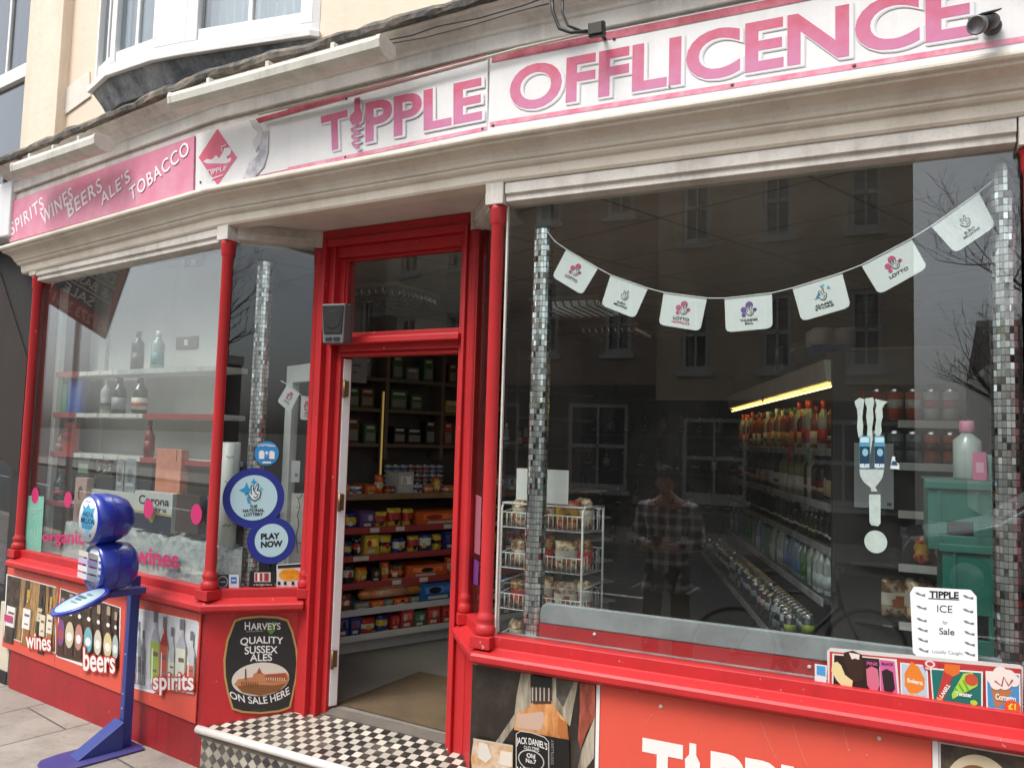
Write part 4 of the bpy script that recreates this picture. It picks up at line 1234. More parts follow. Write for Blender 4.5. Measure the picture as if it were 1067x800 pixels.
p.rect(-.07, -.034, .07, -.028, ink('#2c6f9c')); p.rect(-.06, -.045, .06, -.040, ink('#2c6f9c')); p.rect(-.04, .094, .035, .098, ink('#8a8fa0'))
p.shape([(.035, -.075), (.062, -.075), (.048, -.095)], ink('#3a3f66'))
p.build('face_print', t)
# lower head: drum holding leaflets
a, z = FL.px(97, 591, .40); hc = FL.P(a, z, .40)
b = MB(); b.lathe(hc, [(.110, -.015), (.114, .006), (.124, .004), (.130, -.015), (.132, -.07), (.129, -.135), (.119, -.175), (.095, -.20), (.05, -.213), (.004, -.215)], NAVY, 40, axis=n_); b.build('lower_head', t)
b = MB(); b.lathe(hc, [(.112, -.012), (.112, -.006), (.001, -.006)], NB, 40, axis=n_); b.build('leaflet_panel', t)
us = u_ * (1 if u_.x > 0 else -1)
for k, (dz, mt) in enumerate(((.055, ink('#d9d3c6')), (.018, ink('#c9b9dd')), (-.022, ink('#e6e6ea')), (-.060, ink('#dcdde3')))):
    b = MB()
    c = hc + Zv * dz - us * .02
    b.obox(c + n_ * .016 + Zv * .008, us * .060, n_ * .030 + Zv * .012, (0, 0, .0145), mt)
    b.build('leaflet_pocket', t)
for dz in (.07, .035, 0, -.035, -.07):
    b = MB(); b.obox(hc + us * .072 + Zv * dz - n_ * .004, us * .012, n_ * .002, Zv * .006, ink('#5a6aa8')); b.build('number_mark', t)
b = MB(); b.tube([FL.P(s0, htop - .02, OFFS), FL.P(s0, z - .1, OFFS + .04)], .03, NAVM, 12); b.build('neck', t)
b = MB(); b.obox(hc - n_ * .18 - Zv * .150, us * .030, n_ * .10, Zv * .018, NAVM); b.build('head_bracket', t, .004)
for k, zz in enumerate((.22, .30, .52, .86)):
    b = MB(); b.lathe(FL.P(s0, zz, OFFS) + u_ * 0 + n_ * .026, [(.006, 0), (.006, .002), (.002, .003)], ink('#aeb2c4'), 10, axis=n_); b.build('screw', t)
for o_, hh in ((h1, -.075), (hc, -.085)):
    r_ = .1365 if o_ is h1 else .1325
    b = MB(); b.lathe(o_, [(r_ - .004, hh - .003), (r_ + .0012, hh - .002), (r_ + .0012, hh + .002), (r_ - .004, hh + .003)], mat('seam', (.008, .012, .12), .5), 40, axis=n_); b.build('seam_ring', t)
# tilted writing disc
a, z = FL.px(84, 627, .52); tc_ = FL.P(a, z, .52)
tn = (Zv * .92 + n_ * .36 - us * .06).normalized()
b = MB(); b.lathe(tc_, [(.118, -.014), (.138, -.008), (.142, .004), (.132, .012), (.12, .010)], NAVY, 40, axis=tn); b.build('disc_tray', t)
b = MB(); b.lathe(tc_, [(.119, .006), (.119, .0105), (.001, .011)], ink('#bcd3dc'), 36, axis=tn); b.build('tray_face', t)
tu = us; tv = tn.cross(tu).normalized(); tv = tv if tv.z > 0 else -tv
p = Print(DFr(tc_ + tn * .0115, tu, tv, tn), 0, .0005)
p.rect(-.06, -.005, .06, .008, ink('#5f7d8c')); p.rect(-.075, .015, .075, .03, ink('#4a6a7c')); p.rect(-.05, -.03, .05, -.02, ink('#7d97a4')); p.rect(-.03, .045, .03, .06, ink('#6d8a98'))
p.build('tray_print', t)
b = MB(); ar0 = tc_ - tn * .02 - n_ * .05; ar1 = FL.P(s0, z + .02, OFFS + .03)
b.obox((ar0 + ar1) / 2, (ar1 - ar0) / 2, us * .022, Vector((0, 0, .012)), NAVM); b.build('tray_arm', t, .003)

# ------------------------------------------------------------------ stickers on the window panes
GOFF = -.0292
def hand(pr, a, z, s, mt=None, wh=None, w=.09):
    """the crossed-fingers emblem, drawn as an outline hand"""
    mt = mt or ink('#20242c'); wh = wh or ink('#e9edf0')
    L = lambda pts: [(a + x * s, z + y * s) for x, y in pts]
    pr.shape(L([(-.55, .05), (-.38, .18), (-.2, .02), (-.32, .62), (-.2, .78), (-.02, .62), (.02, .3), (.2, .85), (.36, .86), (.38, .68), (.28, .32), (.5, .30), (.6, .1), (.5, -.35), (.15, -.62), (-.2, -.5), (-.4, -.2)]), mt)
    pr.shape(L([(-.46, .05), (-.36, .10), (-.14, -.1), (-.22, .60), (-.17, .68), (-.08, .58), (-.04, .2), (.06, .3), (.24, .76), (.3, .76), (.29, .66), (.18, .26), (.44, .22), (.5, .08), (.42, -.30), (.12, -.53), (-.15, -.42), (-.32, -.16)]), wh)
    pr.line(L([(.0, -.22), (.12, -.33), (.26, -.26), (.32, -.14)]), w * s, mt)
    pr.line(L([(.05, .02), (.2, .06), (.22, -.06), (.4, -.02)]), w * s * .8, mt)
    pr.line(L([(-.1, .5), (.12, .1)]), w * s * .7, mt)
kd = 110 / 550
ZD = lambda pts, off=GOFF: FS.zm(pts, 225, 460, kd, off)
ROY = ink('#1f2f8f'); PALE = ink('#bfe3ec')
def disc(pr, fr, pts, mt, n=48):
    """ellipse through left, right, top, bottom photo points already in (s, z)"""
    l, r_, tp, bt = pts
    pr.ell((l[0] + r_[0]) / 2, (tp[1] + bt[1]) / 2, abs(r_[0] - l[0]) / 2, abs(tp[1] - bt[1]) / 2, mt, n)
t = thing('lottery_sticker', 'double round blue window sticker with THE NATIONAL LOTTERY above PLAY NOW', 'sticker', FS.P(.2, 1.2, -.03))
p = Print(FS, GOFF + .0004, .0004)
disc(p, FS, ZD([(34, 292), (357, 292), (195, 137), (195, 450)]), ROY)
disc(p, FS, ZD([(162, 515), (415, 515), (290, 392), (290, 637)]), ROY)
p.build('backing', t)
p = Print(FS, GOFF + .002, .0004)
disc(p, FS, ZD([(74, 292), (320, 292), (195, 174), (195, 410)]), PALE)
disc(p, FS, ZD([(202, 513), (376, 513), (290, 427), (290, 600)]), PALE)
p.build('faces', t)
p = Print(FS, GOFF + .003, .0004)
KN = ink('#14181c')
p.text('PLAY\nNOW', ZD([(234, 553), (348, 546), (348, 472), (234, 478)]), KN, bold=.055)
p.build('lettering', t); p = Print(FS, GOFF + .003, .0004)
p.text('THE', ZD([(176, 348), (216, 345), (216, 328), (176, 331)]), KN, bold=.04)
p.build('lettering', t); p = Print(FS, GOFF + .003, .0004)
p.text('NATIONAL', ZD([(140, 369), (252, 364), (252, 347), (140, 352)]), KN, bold=.04)
p.build('lettering', t); p = Print(FS, GOFF + .003, .0004)
p.text('LOTTERY', ZD([(146, 390), (246, 385), (246, 368), (146, 373)]), KN, bold=.04)
p.build('lettering', t); p = Print(FS, GOFF + .003, .0003)
SKY1, SKY2 = ink('#2f9fd4'), ink('#6cc3e0')
p.shape(ZD([(120, 254), (150, 238), (160, 210), (172, 240), (186, 252), (170, 262), (158, 286), (146, 266)]), SKY1)
p.shape(ZD([(180, 210), (192, 204), (197, 190), (203, 204), (217, 210), (204, 217), (198, 230), (192, 217)]), SKY1)
p.shape(ZD([(217, 248), (230, 242), (235, 230), (240, 242), (250, 247), (240, 253), (235, 265), (229, 254)]), SKY2)
p.shape(ZD([(160, 290), (172, 286), (184, 325), (165, 318)]), SKY1)
a, z = ZD([(198, 272)])[0]
hand(p, a, z, .066, KN, ink('#e4f2f6'))
p.build('emblem', t)
kc = 165 / 600
t = thing('map_sticker', 'small round bright blue window sticker with a white map pin above the lottery sticker', 'sticker', FS.P(.2, 1.5, -.03))
p = Print(FS, GOFF + .0004, .0004); disc(p, FS, ZD([(202, 62), (327, 62), (265, -2), (265, 124)]), ink('#2b93d6')); p.build('backing', t)
p = Print(FS, GOFF + .002, .0004)
p.text('Citymapper', ZD([(220, 30), (311, 34), (311, 16), (220, 12)]), WHT, bold=.02, warp=arc(.3))
p.shape(ZD([(224, 90), (224, 52), (240, 44), (256, 54), (272, 54), (290, 46), (306, 54), (306, 90)]), WHT)
p.shape(ZD([(252, 90), (252, 72), (258, 62), (264, 78), (272, 62), (278, 72), (278, 90)]), ink('#2b93d6'))
p.ell(*ZD([(265, 58)])[0], .014, .015, ink('#2b93d6'), 20); p.ell(*ZD([(265, 58)])[0], .008, .009, WHT, 16)
p.rect(*ZD([(243, 112)])[0], *ZD([(288, 104)])[0], WHT)
p.build('print', t)
def sticker(name, label, fr, off, quad, base_m, extra, cat='sticker', group=None):
    t = thing(name, label, cat, fr.P((quad[0][0] + quad[1][0]) / 2, quad[0][1], off), group=group)
    p = Print(fr, off + .0003, .0003); p.shape(quad, base_m); p.build('backing', t)
    if extra:
        p = Print(fr, off + .0016, .0003); extra(p); p.build('print', t)
    return t
sticker('door_sticker', 'dark square sticker with a pale round crest at the foot of the side pane', FS, GOFF, ZD([(4, 768), (66, 768), (66, 692), (4, 692)]), ink('#23262c'),
        lambda p: (p.ell(*ZD([(35, 730)])[0], .030, .034, ink('#8d9297')), p.ell(*ZD([(35, 730)])[0], .022, .026, ink('#23262c')), p.rect(*ZD([(18, 734)])[0], *ZD([(52, 726)])[0], ink('#8d9297'))))
sticker('card_sticker', 'white sticker with a blue payment card square at the foot of the side pane', FS, GOFF, ZD([(68, 766), (120, 766), (118, 692), (68, 692)]), ink('#e6edf2'),
        lambda p: (p.shape(ZD([(78, 738), (108, 738), (108, 704), (78, 704)]), ink('#2f7fd0')), p.shape(ZD([(82, 724), (104, 724), (104, 718), (82, 718)]), WHT)))
sticker('flag_sticker', 'black and red flag patterned sticker low on the side pane', FS, GOFF, ZD([(170, 757), (306, 757), (308, 674), (180, 674)]), ink('#1d1b1c'),
        lambda p: (p.shape(ZD([(200, 730), (285, 730), (285, 680), (200, 680)]), ink('#d9cfcb')), p.shape(ZD([(205, 726), (242, 726), (242, 684), (205, 684)]), ink('#a8323a')), p.shape(ZD([(252, 726), (275, 726), (275, 684), (252, 684)]), ink('#a8323a')),
                   p.shape(ZD([(216, 726), (228, 726), (228, 684), (216, 684)]), WHT), p.text('a fairlight Here', ZD([(196, 752), (292, 752), (292, 738), (196, 738)]), WHT)))
sticker('cash_sticker', 'white sticker with an orange oval and black squares, lower right of the side pane', FS, GOFF, ZD([(316, 760), (452, 757), (455, 630), (316, 640)]), ink('#dfe2e2'),
        lambda p: (disc(p, FS, ZD([(328, 692), (442, 692), (385, 660), (385, 724)]), ink('#f0a81c')), p.shape(ZD([(322, 660), (450, 652), (450, 636), (322, 644)]), KN), p.text('SURCHARGE\nCASH', ZD([(345, 712), (428, 712), (428, 672), (345, 672)]), ink('#d0661a'), align='CENTER'),
                   [p.shape(ZD([(x, 745), (x + 14, 745), (x + 14, 728), (x, 728)]), KN) for x in (322, 354, 394, 430)]))
# decals on the big left pane
kl = 240 / 1067
ZLw = lambda pts, off=GOFF: FL.zm(pts, 0, 400, kl, off)
MAG = ink('#c9306f')
for k, (x, y, rx_, ry_, lab) in enumerate(((163, 516, 17, 38, 'pink oval window sticker furthest left, over the green leaflet'), (316, 535, 18, 38, 'pink oval window sticker just left of the blue lottery stand'),
                                          (688, 578, 22, 45, 'pink oval window sticker in front of the white beer box'), (910, 603, 26, 48, 'pink oval window sticker nearest the red corner column'))):
    l, r_, tp, bt = ZLw([(x - rx_, y), (x + rx_, y), (x, y - ry_), (x, y + ry_)])
    p = Print(FL, GOFF + .0004, .0004); disc(p, FL, (l, r_, tp, bt), MAG, 32)
    tag(p.build('oval_sticker'), lab, 'sticker', 'pink oval stickers on the left window')
p = Print(FL, GOFF + .0004, .0004)
p.text('organic', ZLw([(196, 740), (390, 766), (390, 678), (196, 684)]), MAG, bold=.025)
tag(p.build('window_lettering'), 'magenta word organic along the foot of the left window', 'lettering')
p = Print(FL, GOFF + .0004, .0004)
p.text('wines', FL.zm([(440, 84), (584, 102), (586, 46), (440, 28)], 0, 560, kk, GOFF), MAG, bold=.025)
tag(p.build('window_lettering'), 'magenta word wines on the left window, right of the blue stand', 'lettering')
sticker('green_leaflet', 'pale green leaflet with white outlines in the bottom left corner of the left window', FL, GOFF, ZLw([(112, 770), (190, 778), (205, 520), (130, 516)]), mat('leaflet green', (.14, .36, .28), .5, col2=(.2, .44, .36), scale=8),
        lambda p: (p.line(ZLw([(125, 650), (150, 600), (195, 570)]), .006, ink('#8fd0b4')), p.line(ZLw([(160, 715), (160, 650), (175, 650), (175, 715), (160, 715)]), .006, ink('#a9dcc4')), p.text('Prosecco', ZLw([(135, 602), (192, 595), (192, 565), (135, 570)]), ink('#a9dcc4'))), 'leaflet')
# ------------------------------------------------------------------ goods
def place(me, name, loc, label, cat, group=None, rz=0.0, sc=1.0):
    o = bpy.data.objects.new(name, me); COL.objects.link(o)
    o.location = loc; o.rotation_euler = (0, 0, rz); o.scale = (sc, sc, sc) if not isinstance(sc, tuple) else sc
    o['label'] = label; o['category'] = cat
    if group: o['group'] = group
    return o
def proto(mb, name):
    """mesh data only, made at the origin"""
    o = mb.build(name); me = o.data
    bpy.data.objects.remove(o)
    return me
GLS = lambda h, k=1.0: mat('bottle glass ' + h, tuple(v * k for v in lin(h)), .08, spec=.6, coat=.3)
def bottle_me(name, h, r, glass, label, cap, wine=True, lz=(.12, .42), band=None):
    b = MB()
    sh = .62 if wine else .70
    b.lathe((0, 0, 0), [(r * .9, 0), (r, .006), (r, h * (sh - .05)), (r * .92, h * (sh + .01)), (r * .45, h * (sh + .12)), (r * .36, h * (sh + .17)), (r * .34, h * .97), (r * .38, h * .975), (r * .38, h)], glass, 14)
    b.lathe((0, 0, 0), [(r * 1.015, h * lz[0]), (r * 1.015, h * lz[1])], label, 14)
    if band: b.lathe((0, 0, 0), [(r * 1.02, h * (lz[0] + .06)), (r * 1.02, h * (lz[0] + .14))], band, 14)
    b.lathe((0, 0, 0), [(r * .40, h * .84), (r * .42, h * .845), (r * .42, h * 1.003), (r * .2, h * 1.004)], cap, 12)
    return proto(b, name)
def can_me(name, col, band, h=.15, r=.033):
    b = MB(); AL = mat('can metal', (.6, .6, .6), .25, 1.0)
    b.lathe((0, 0, 0), [(r * .8, 0), (r, .008), (r, h * .9), (r * .82, h * .97), (r * .84, h), (r * .74, h * .985)], AL, 14)
    b.lathe((0, 0, 0), [(r * 1.012, .010), (r * 1.012, h * .895)], col, 14)
    b.lathe((0, 0, 0), [(r * 1.02, h * .40), (r * 1.02, h * .66)], band, 14)
    return proto(b, name)
GG, BG, CGl, AG, RG = GLS('#1f2a18'), GLS('#2a130b'), GLS('#9aa5a3'), GLS('#8a4a16'), GLS('#6a1010')
LBW, LBC, LBK = ink('#e9e4d6'), ink('#cdb98c'), ink('#15151a')
wines_ = [bottle_me('w', .30, .038, GG, LBW, ink('#6a1622')), bottle_me('w', .31, .038, BG, LBC, LBK), bottle_me('w', .29, .038, GG, ink('#7a1c28'), LBK, band=LBC), bottle_me('w', .30, .038, GLS('#8a8a4a'), LBW, ink('#b98a2a')), bottle_me('w', .30, .038, LBK, LBW, LBK, band=ink('#a8323a'))]
spirs = [bottle_me('s', .28, .040, AG, LBK, LBK, False, band=LBC), bottle_me('s', .27, .042, AG, LBW, ink('#8a1c22'), False), bottle_me('s', .29, .036, CGl, ink('#c23a34'), ink('#d0342c'), False), bottle_me('s', .26, .040, RG, LBC, ink('#d7b04a'), False), bottle_me('s', .28, .040, AG, ink('#c9922a'), ink('#2a5a3a'), False), bottle_me('s', .28, .038, CGl, LBW, WHT, False, band=ink('#3a5a9a'))]
smalls = [bottle_me('b', .20, .031, BG, LBK, ink('#c9b04a'), band=ink('#e0e0e0')), bottle_me('b', .20, .031, LBK, ink('#24242a'), ink('#d0d0d0'), band=LBW), bottle_me('b', .21, .031, GG, ink('#1c3a28'), ink('#b9a23a'), band=LBC)]
waters = [bottle_me('p', .24, .034, GLS('#7c93a2'), ink('#5b86b8'), ink('#2a5aa8'), False), bottle_me('p', .24, .034, GLS('#a7b3b0'), ink('#c8d3d6'), WHT, False), bottle_me('p', .24, .034, GLS('#6f8f6a'), ink('#4a8a3c'), ink('#2f6a2a'), False)]
cans_ = [can_me('c', ink('#20262c'), ink('#8fa02c')), can_me('c', ink('#aab0b4'), ink('#3a4650')), can_me('c', ink('#3a4a3a'), ink('#c9cdd0')), can_me('c', ink('#8a1f22'), ink('#d9d9d9')), can_me('c', ink('#2a3a5a'), ink('#b9c0c6'))]
redcans = [can_me('c', ink('#b5342c'), ink('#e6d9cf')), can_me('c', ink('#c9582c'), ink('#dfd6cf')), can_me('c', ink('#d8cfc8'), ink('#c4403a')), can_me('c', ink('#8a8f8f'), ink('#4a5052')), can_me('c', ink('#c8642a'), ink('#6a2a1a'))]
ITEMS = []
ZV = Vector((0, 0, 1))
SHW = worn('shelf white', (.58, .57, .54), (.36, .34, .31), .4, rough=.5, bump=.03)
SHR = worn('red shelf edge', (.36, .045, .045), (.20, .05, .05), .5, rough=.5, bump=.03)
SHG = mat('grey shelf strip', (.40, .41, .41), .5, col2=(.25, .25, .25), scale=8)
WIRE = mat('white coated wire', (.66, .66, .64), .35)
TICK = ink('#e2e0d8')

def frame_box(fr, a0, a1, z0, z1, o0, o1, m, mb=None):
    """box between offsets o0 (front) and o1 (back) of a frame"""
    b = mb or MB()
    b.prism([fr.P(a0, z0, o0), fr.P(a1, z0, o0), fr.P(a1, z1, o0), fr.P(a0, z1, o0)], fr.n * (o1 - o0), m)
    return b
def carton(name, label, cat, fr, a0, a1, z0, z1, o0, o1, m, face=None, par=None, turn=0.0):
    """a box of goods with a printed front"""
    c = fr.P((a0 + a1) / 2, z0, (o0 + o1) / 2)
    t = thing(name, label, cat, c)
    b = frame_box(fr, a0, a1, z0, z1, o0, o1, m)
    b.build('box', t, .002)
    if face:
        p = Print(fr, o0 + .0006, .0005); face(p, a0, a1, z0, z1); p.build('print', t)
    if turn:
        t.rotation_euler.z = turn
    ITEMS.append(t)
    return t

# ------------------------------------------------------------------ left window display
disp = thing('window_display_unit', 'white shelved display unit standing inside the left window', 'display shelf', FL.P(1.0, .93, -.4))
DF, DB = -.15, -.40
aE = FL.px(226, 420, DB)[0]; aF = FL.px(224, 420, DF)[0]
b = frame_box(FL, .0, FL.L - .01, .88, .938, -.045, -.45, SHW); b.build('display_floor', disp)
BP = worn('display back panel', (.56, .56, .54), (.40, .40, .39), .35, rough=.6, bump=.03)
b = frame_box(FL, .02, aE, .94, 2.95, DB, DB - .02, BP); b.build('back_panel', disp)
b = frame_box(FL, -.05, .018, .94, 3.0, -.045, -.45, mat('dark brown side board', (.10, .035, .03), .6)); b.build('side_board', disp)
ax = lambda x, o=DF: FL.px(x, 420, o)[0]
b = frame_box(FL, ax(51), ax(58), .94, 2.80, DF, DF - .04, SHW); b.build('upright', disp, .003)
b = frame_box(FL, ax(103, DB), ax(110, DB), .94, 2.80, DB + .03, DB + .002, SHW); b.build('upright', disp, .003)
b = frame_box(FL, ax(152, DB), aE - .01, .94, 2.90, DB + .012, DB + .002, SHW); b.build('pale_panel', disp, .003)
SHZ = []
for y in (385, 431, 476):
    z = FL.px(140, y, DF)[1]; SHZ.append(z)
    b = frame_box(FL, ax(57), aF, z - .03, z, DF, DB + .0305, SHW); sh = b.build('shelf', disp, .003)
    b = frame_box(FL, ax(57), ax(80), z - .030, z + .004, DF + .006, DF + .0005, SHR); b.build('red_edge', sh)
    b = frame_box(FL, ax(150 if y != 385 else 120), aF - .005, z - .028, z + .002, DF + .005, DF + .0005, SHR if y != 385 else SHG); b.build('red_edge', sh)
    rr = random.Random(y)
    a = ax(82)
    while a < ax(146 if y != 385 else 116):
        b = frame_box(FL, a, a + .09, z - .026, z + .001, DF + .0045, DF + .0005, TICK); b.build('price_ticket', sh); a += rr.uniform(.1, .17)
z = FL.px(65, 523, DF)[1]
b = frame_box(FL, ax(46), ax(82), z - .03, z, DF, DB + .0305, SHW); sh = b.build('shelf', disp, .003); SHZ.append(z)
b = frame_box(FL, ax(46), ax(82), z - .030, z + .004, DF + .006, DF + .0005, SHR); b.build('red_edge', sh)
for (x0, y0, x1, y1) in ((193, 280, 213, 266), (184, 364, 207, 350)):
    (a0, z0), (a1, z1) = FL.px(x0, y0, -.385), FL.px(x1, y1, -.385)
    b = frame_box(FL, a0, a1, z0, z1, -.376, -.3875, mat('vent brown', (.16, .125, .095), .6)); o = b.build('vent', disp, .002)
    c = ((a0 + a1) / 2, (z0 + z1) / 2)
    b = frame_box(FL, c[0] - .02, c[0] + .02, c[1] - .02, c[1] + .02, -.3725, -.3755, WHT); b.build('vent_sticker', o)
q0, q1 = FL.px(82, 380, -.398), FL.px(97, 348, -.398)
tt = thing('display_notice', 'small white notice with dark squares on the back of the left window display', 'notice', FL.P(*q0, -.398))
p = Print(FL, -.3985, .0005); p.rect(q0[0], q0[1], q1[0], q1[1], WHT); p.build('paper', tt)
p = Print(FL, -.3972, .0004)
for i in range(3):
    for j in range(2):
        w_, h_ = q1[0] - q0[0], q1[1] - q0[1]
        p.rect(q0[0] + w_ * (.1 + .45 * j), q0[1] + h_ * (.07 + .32 * i), q0[0] + w_ * (.45 + .45 * j), q0[1] + h_ * (.28 + .32 * i), ink('#6d757c'))
p.build('print', tt)

def disp_bottle(label, x, h, r, glass, lab, cap, shelf, wine=False, band=None, lz=(.12, .45)):
    """a bottle big enough to show its parts"""
    z = SHZ[shelf] + .0005; off = -.20
    a = FL.px(x, 440, off)[0]; c = FL.P(a, z, off)
    t = thing('bottle', label, 'bottle', c)
    sh = .60 if wine else .68
    b = MB(); b.lathe(c, [(r * .9, 0), (r, .006), (r, h * (sh - .05)), (r * .92, h * (sh + .01)), (r * .45, h * (sh + .12)), (r * .36, h * (sh + .17)), (r * .34, h * .97)], glass, 20); b.build('glass', t)
    b = MB(); b.lathe(c, [(r * 1.012, h * lz[0]), (r * 1.012, h * lz[1])], lab, 20)
    if band: b.lathe(c, [(r * 1.02, h * (lz[0] + .1)), (r * 1.02, h * (lz[0] + .2))], band, 20)
    b.closed = False; b.build('paper_label', t)
    b = MB(); b.lathe(c, [(r * .40, h * .86), (r * .43, h * .865), (r * .43, h), (r * .2, h * 1.004)], cap, 14); b.build('cap', t)
    return t
disp_bottle('silver patterned bottle on the second display shelf, left of the gin bottle', 109, .235, .036, ink('#b8b8b4'), ink('#8d8d8d'), ink('#d8d8d4'), 1, band=ink('#3a3a3a'))
disp_bottle('dark gin bottle with grey label on the second display shelf of the left window', 122.5, .24, .045, GLS('#23262b'), ink('#9a9fa5'), LBK, 1)
disp_bottle('dark green square bottle with orange and white label on the second display shelf', 144, .235, .048, GLS('#18261a'), ink('#d9d5c8'), LBK, 1, band=ink('#c9562a'))
disp_bottle('slim red bottle alone on the third display shelf of the left window', 157, .235, .032, GLS('#7a1414'), ink('#8a2424'), ink('#a33'[:2] + '3333') if False else ink('#a03030'), 2, True)
disp_bottle('dark liqueur bottle on the upper display shelf against the back panel', 139, .26, .04, GLS('#2c2218'), ink('#5d4a2c'), LBK, 0)
disp_bottle('clear bottle with teal label on the upper display shelf beside the pale panel', 160, .25, .04, GLS('#8fa09c'), ink('#5f8f8c'), LBW, 0)
disp_bottle('dark wine bottle with small red label standing on the low red shelf', 67.5, .22, .042, GLS('#1a1512'), LBK, LBK, 3, True, band=ink('#c8322c'))
disp_bottle('pink capped miniature bottle on the third display shelf by the red box', 64.5, .13, .03, GLS('#9a6a6a'), ink('#b98a8a'), ink('#b06060'), 2)
def dcart(name, label, x0, x1, ytop, z0, o0, o1, m, face=None, z1=None):
    o0 = o0 * .45 - .005; o1 = o0 - max(.05, (o0 - o1 * .45) * .8)
    a0, a1 = FL.px(x0, 450, o0)[0], FL.px(x1, 450, o0)[0]
    z1 = z1 or FL.px((x0 + x1) / 2, ytop, o0)[1]
    return carton(name, label, 'box', FL, a0, a1, z0, z1, o0, o1, m, face)
dcart('gift_box', 'green gift box on the second display shelf, furthest left', 62, 66.5, 400, SHZ[1], -.40, -.52, ink('#3f9a72'))
dcart('gift_box', 'bright blue gift box on the second display shelf next to the green box', 67.5, 81, 395, SHZ[1], -.40, -.50, ink('#2a52a8'), lambda p, a0, a1, z0, z1: p.rect(a0 + .02, z0 + .05, a1 - .03, z1 - .06, ink('#3f66b4')))
dcart('gift_box', 'tall red gift box on the third display shelf of the left window', 66, 76, 440, SHZ[2], -.40, -.48, ink('#b2382c'), lambda p, a0, a1, z0, z1: (p.rect(a0 + .01, z0 + .08, a1 - .02, z0 + .12, ink('#6a1c18')), p.rect(a0 + .01, z1 - .07, a1 - .02, z1 - .03, ink('#5a1512'))))
# lower display step
ZST = FL.px(140, 514, -.125)[1]
b = frame_box(FL, ax(100), ax(205), .939, ZST - .001, -.13, -.368, SHW); b.build('display_step', disp, .003)
SHZ.append(ZST)
for x_, h_, g_, l_, c_, nm_ in ((108, .19, '#141414', '#3a3a3e', '#b8322c', 'black bottle with red cap'), (114, .18, '#2c1a10', '#b9a06a', '#2a2a2a', 'brown bottle with gold label'), (119, .195, '#1c2a1c', '#d0c8b0', '#6a1622', 'green wine bottle with pale label')):
    disp_bottle(nm_ + ' at the left end of the display step', x_, h_, .034, GLS(g_), ink(l_), ink(c_), 4, True)
dcart('gift_tube', 'dark green whisky tube on the display step, left of the grey gift boxes', 83.5, 95, 478, ZST - .1, -.30, -.38, ink('#26392f'), lambda p, a0, a1, z0, z1: p.rect(a0 + .01, z0 + .2, a1 - .01, z0 + .26, ink('#8a9a86')))
dcart('gift_box', 'pale pink illustrated box below the dark green tube in the left window', 82, 94, 498, .94, -.20, -.26, ink('#cfa79a'), lambda p, a0, a1, z0, z1: (p.ell((a0 + a1) / 2, z1 - .10, .03, .045, ink('#4a2f2a')), p.ell((a0 + a1) / 2 + .01, z1 - .11, .018, .03, ink('#c99a8a')), p.line([((a0 + a1) / 2 - .02, z0 + .06), ((a0 + a1) / 2, z0 + .14), ((a0 + a1) / 2 + .02, z0 + .06)], .012, ink('#7a4a42'))))
GRYB = mat('grey gift carton', (.23, .24, .25), .45, col2=(.34, .35, .36), scale=20)
gface = lambda p, a0, a1, z0, z1: (p.rect(a0 + .008, z0 + .02, a1 - .008, z1 - .02, ink('#8b9094')), p.ell((a0 + a1) / 2, (z0 + z1) / 2, (a1 - a0) * .28, .045, ink('#5a5f64')), p.rect(a0 + .015, z0 + .04, a1 - .015, z0 + .06, ink('#c0c4c6')))
dcart('gift_box', 'grey whisky gift box with oval crest, left one of the pair on the step', 124, 131.5, 478, ZST, -.31, -.39, GRYB, gface)
dcart('gift_box', 'grey whisky gift box with oval crest, right one of the pair on the step', 133, 144, 478, ZST, -.31, -.39, GRYB, gface)
dcart('gift_box', 'black gift box on the step between the grey boxes and the orange box', 145.5, 161, 480, ZST, -.34, -.42, ink('#1d1e20'))
dcart('gift_box', 'low black gift box in front of the step, behind the blue lottery head', 103, 121, 496, ZST, -.33, -.45, ink('#24201e'))
dcart('gift_box', 'tall salmon orange champagne box in the left window', 164.5, 190.5, 468, ZST, -.27, -.37, mat('salmon carton', (.62, .24, .15), .5, col2=(.52, .18, .11), scale=12), lambda p, a0, a1, z0, z1: (p.rect(a1 - .05, z1 - .07, a1 - .042, z1 - .002, LBK), p.ell(a0 + .07, z0 + .10, .035, .035, ink('#d58a5c'))))
def corona(p, a0, a1, z0, z1):
    h = z1 - z0
    p.rect(a0 + .001, z0 + .001, a1 - .001, z0 + h * .42, ink('#17233f')); p.rect(a0 + .004, z0 + h * .44, a1 - .004, z0 + h * .48, ink('#d8b83a'))
    p.text('Corona', [(a0 + .05, z1 - h * .34), (a1 - .03, z1 - h * .34), (a1 - .03, z1 - h * .10), (a0 + .05, z1 - h * .10)], LBK, bold=.015)
    p.text('Extra', [(a0 + .12, z1 - h * .49), (a1 - .05, z1 - h * .49), (a1 - .05, z1 - h * .37), (a0 + .12, z1 - h * .37)], LBK)
    p.ell((a0 + a1) / 2 + .0, z0 + h * .40, .03, .045, ink('#e6c63a'), 20)
dcart('beer_box', 'white and navy Corona Extra beer box in front of the salmon box', 144.5, 184, 513, FL.px(165, 554, -.06)[1], -.14, -.26, ink('#dcdcd8'), corona)
dcart('beer_box', 'brown cardboard box between the beer box and the red corner column', 188, 212, 516, FL.px(200, 556, -.06)[1], -.13, -.20, mat('dark brown card', (.06, .035, .026), .7))
dcart('gift_box', 'yellow edged dark box at the foot of the display behind the brown box', 184, 190, 514, 1.0, -.25, -.33, ink('#c9a63a'))
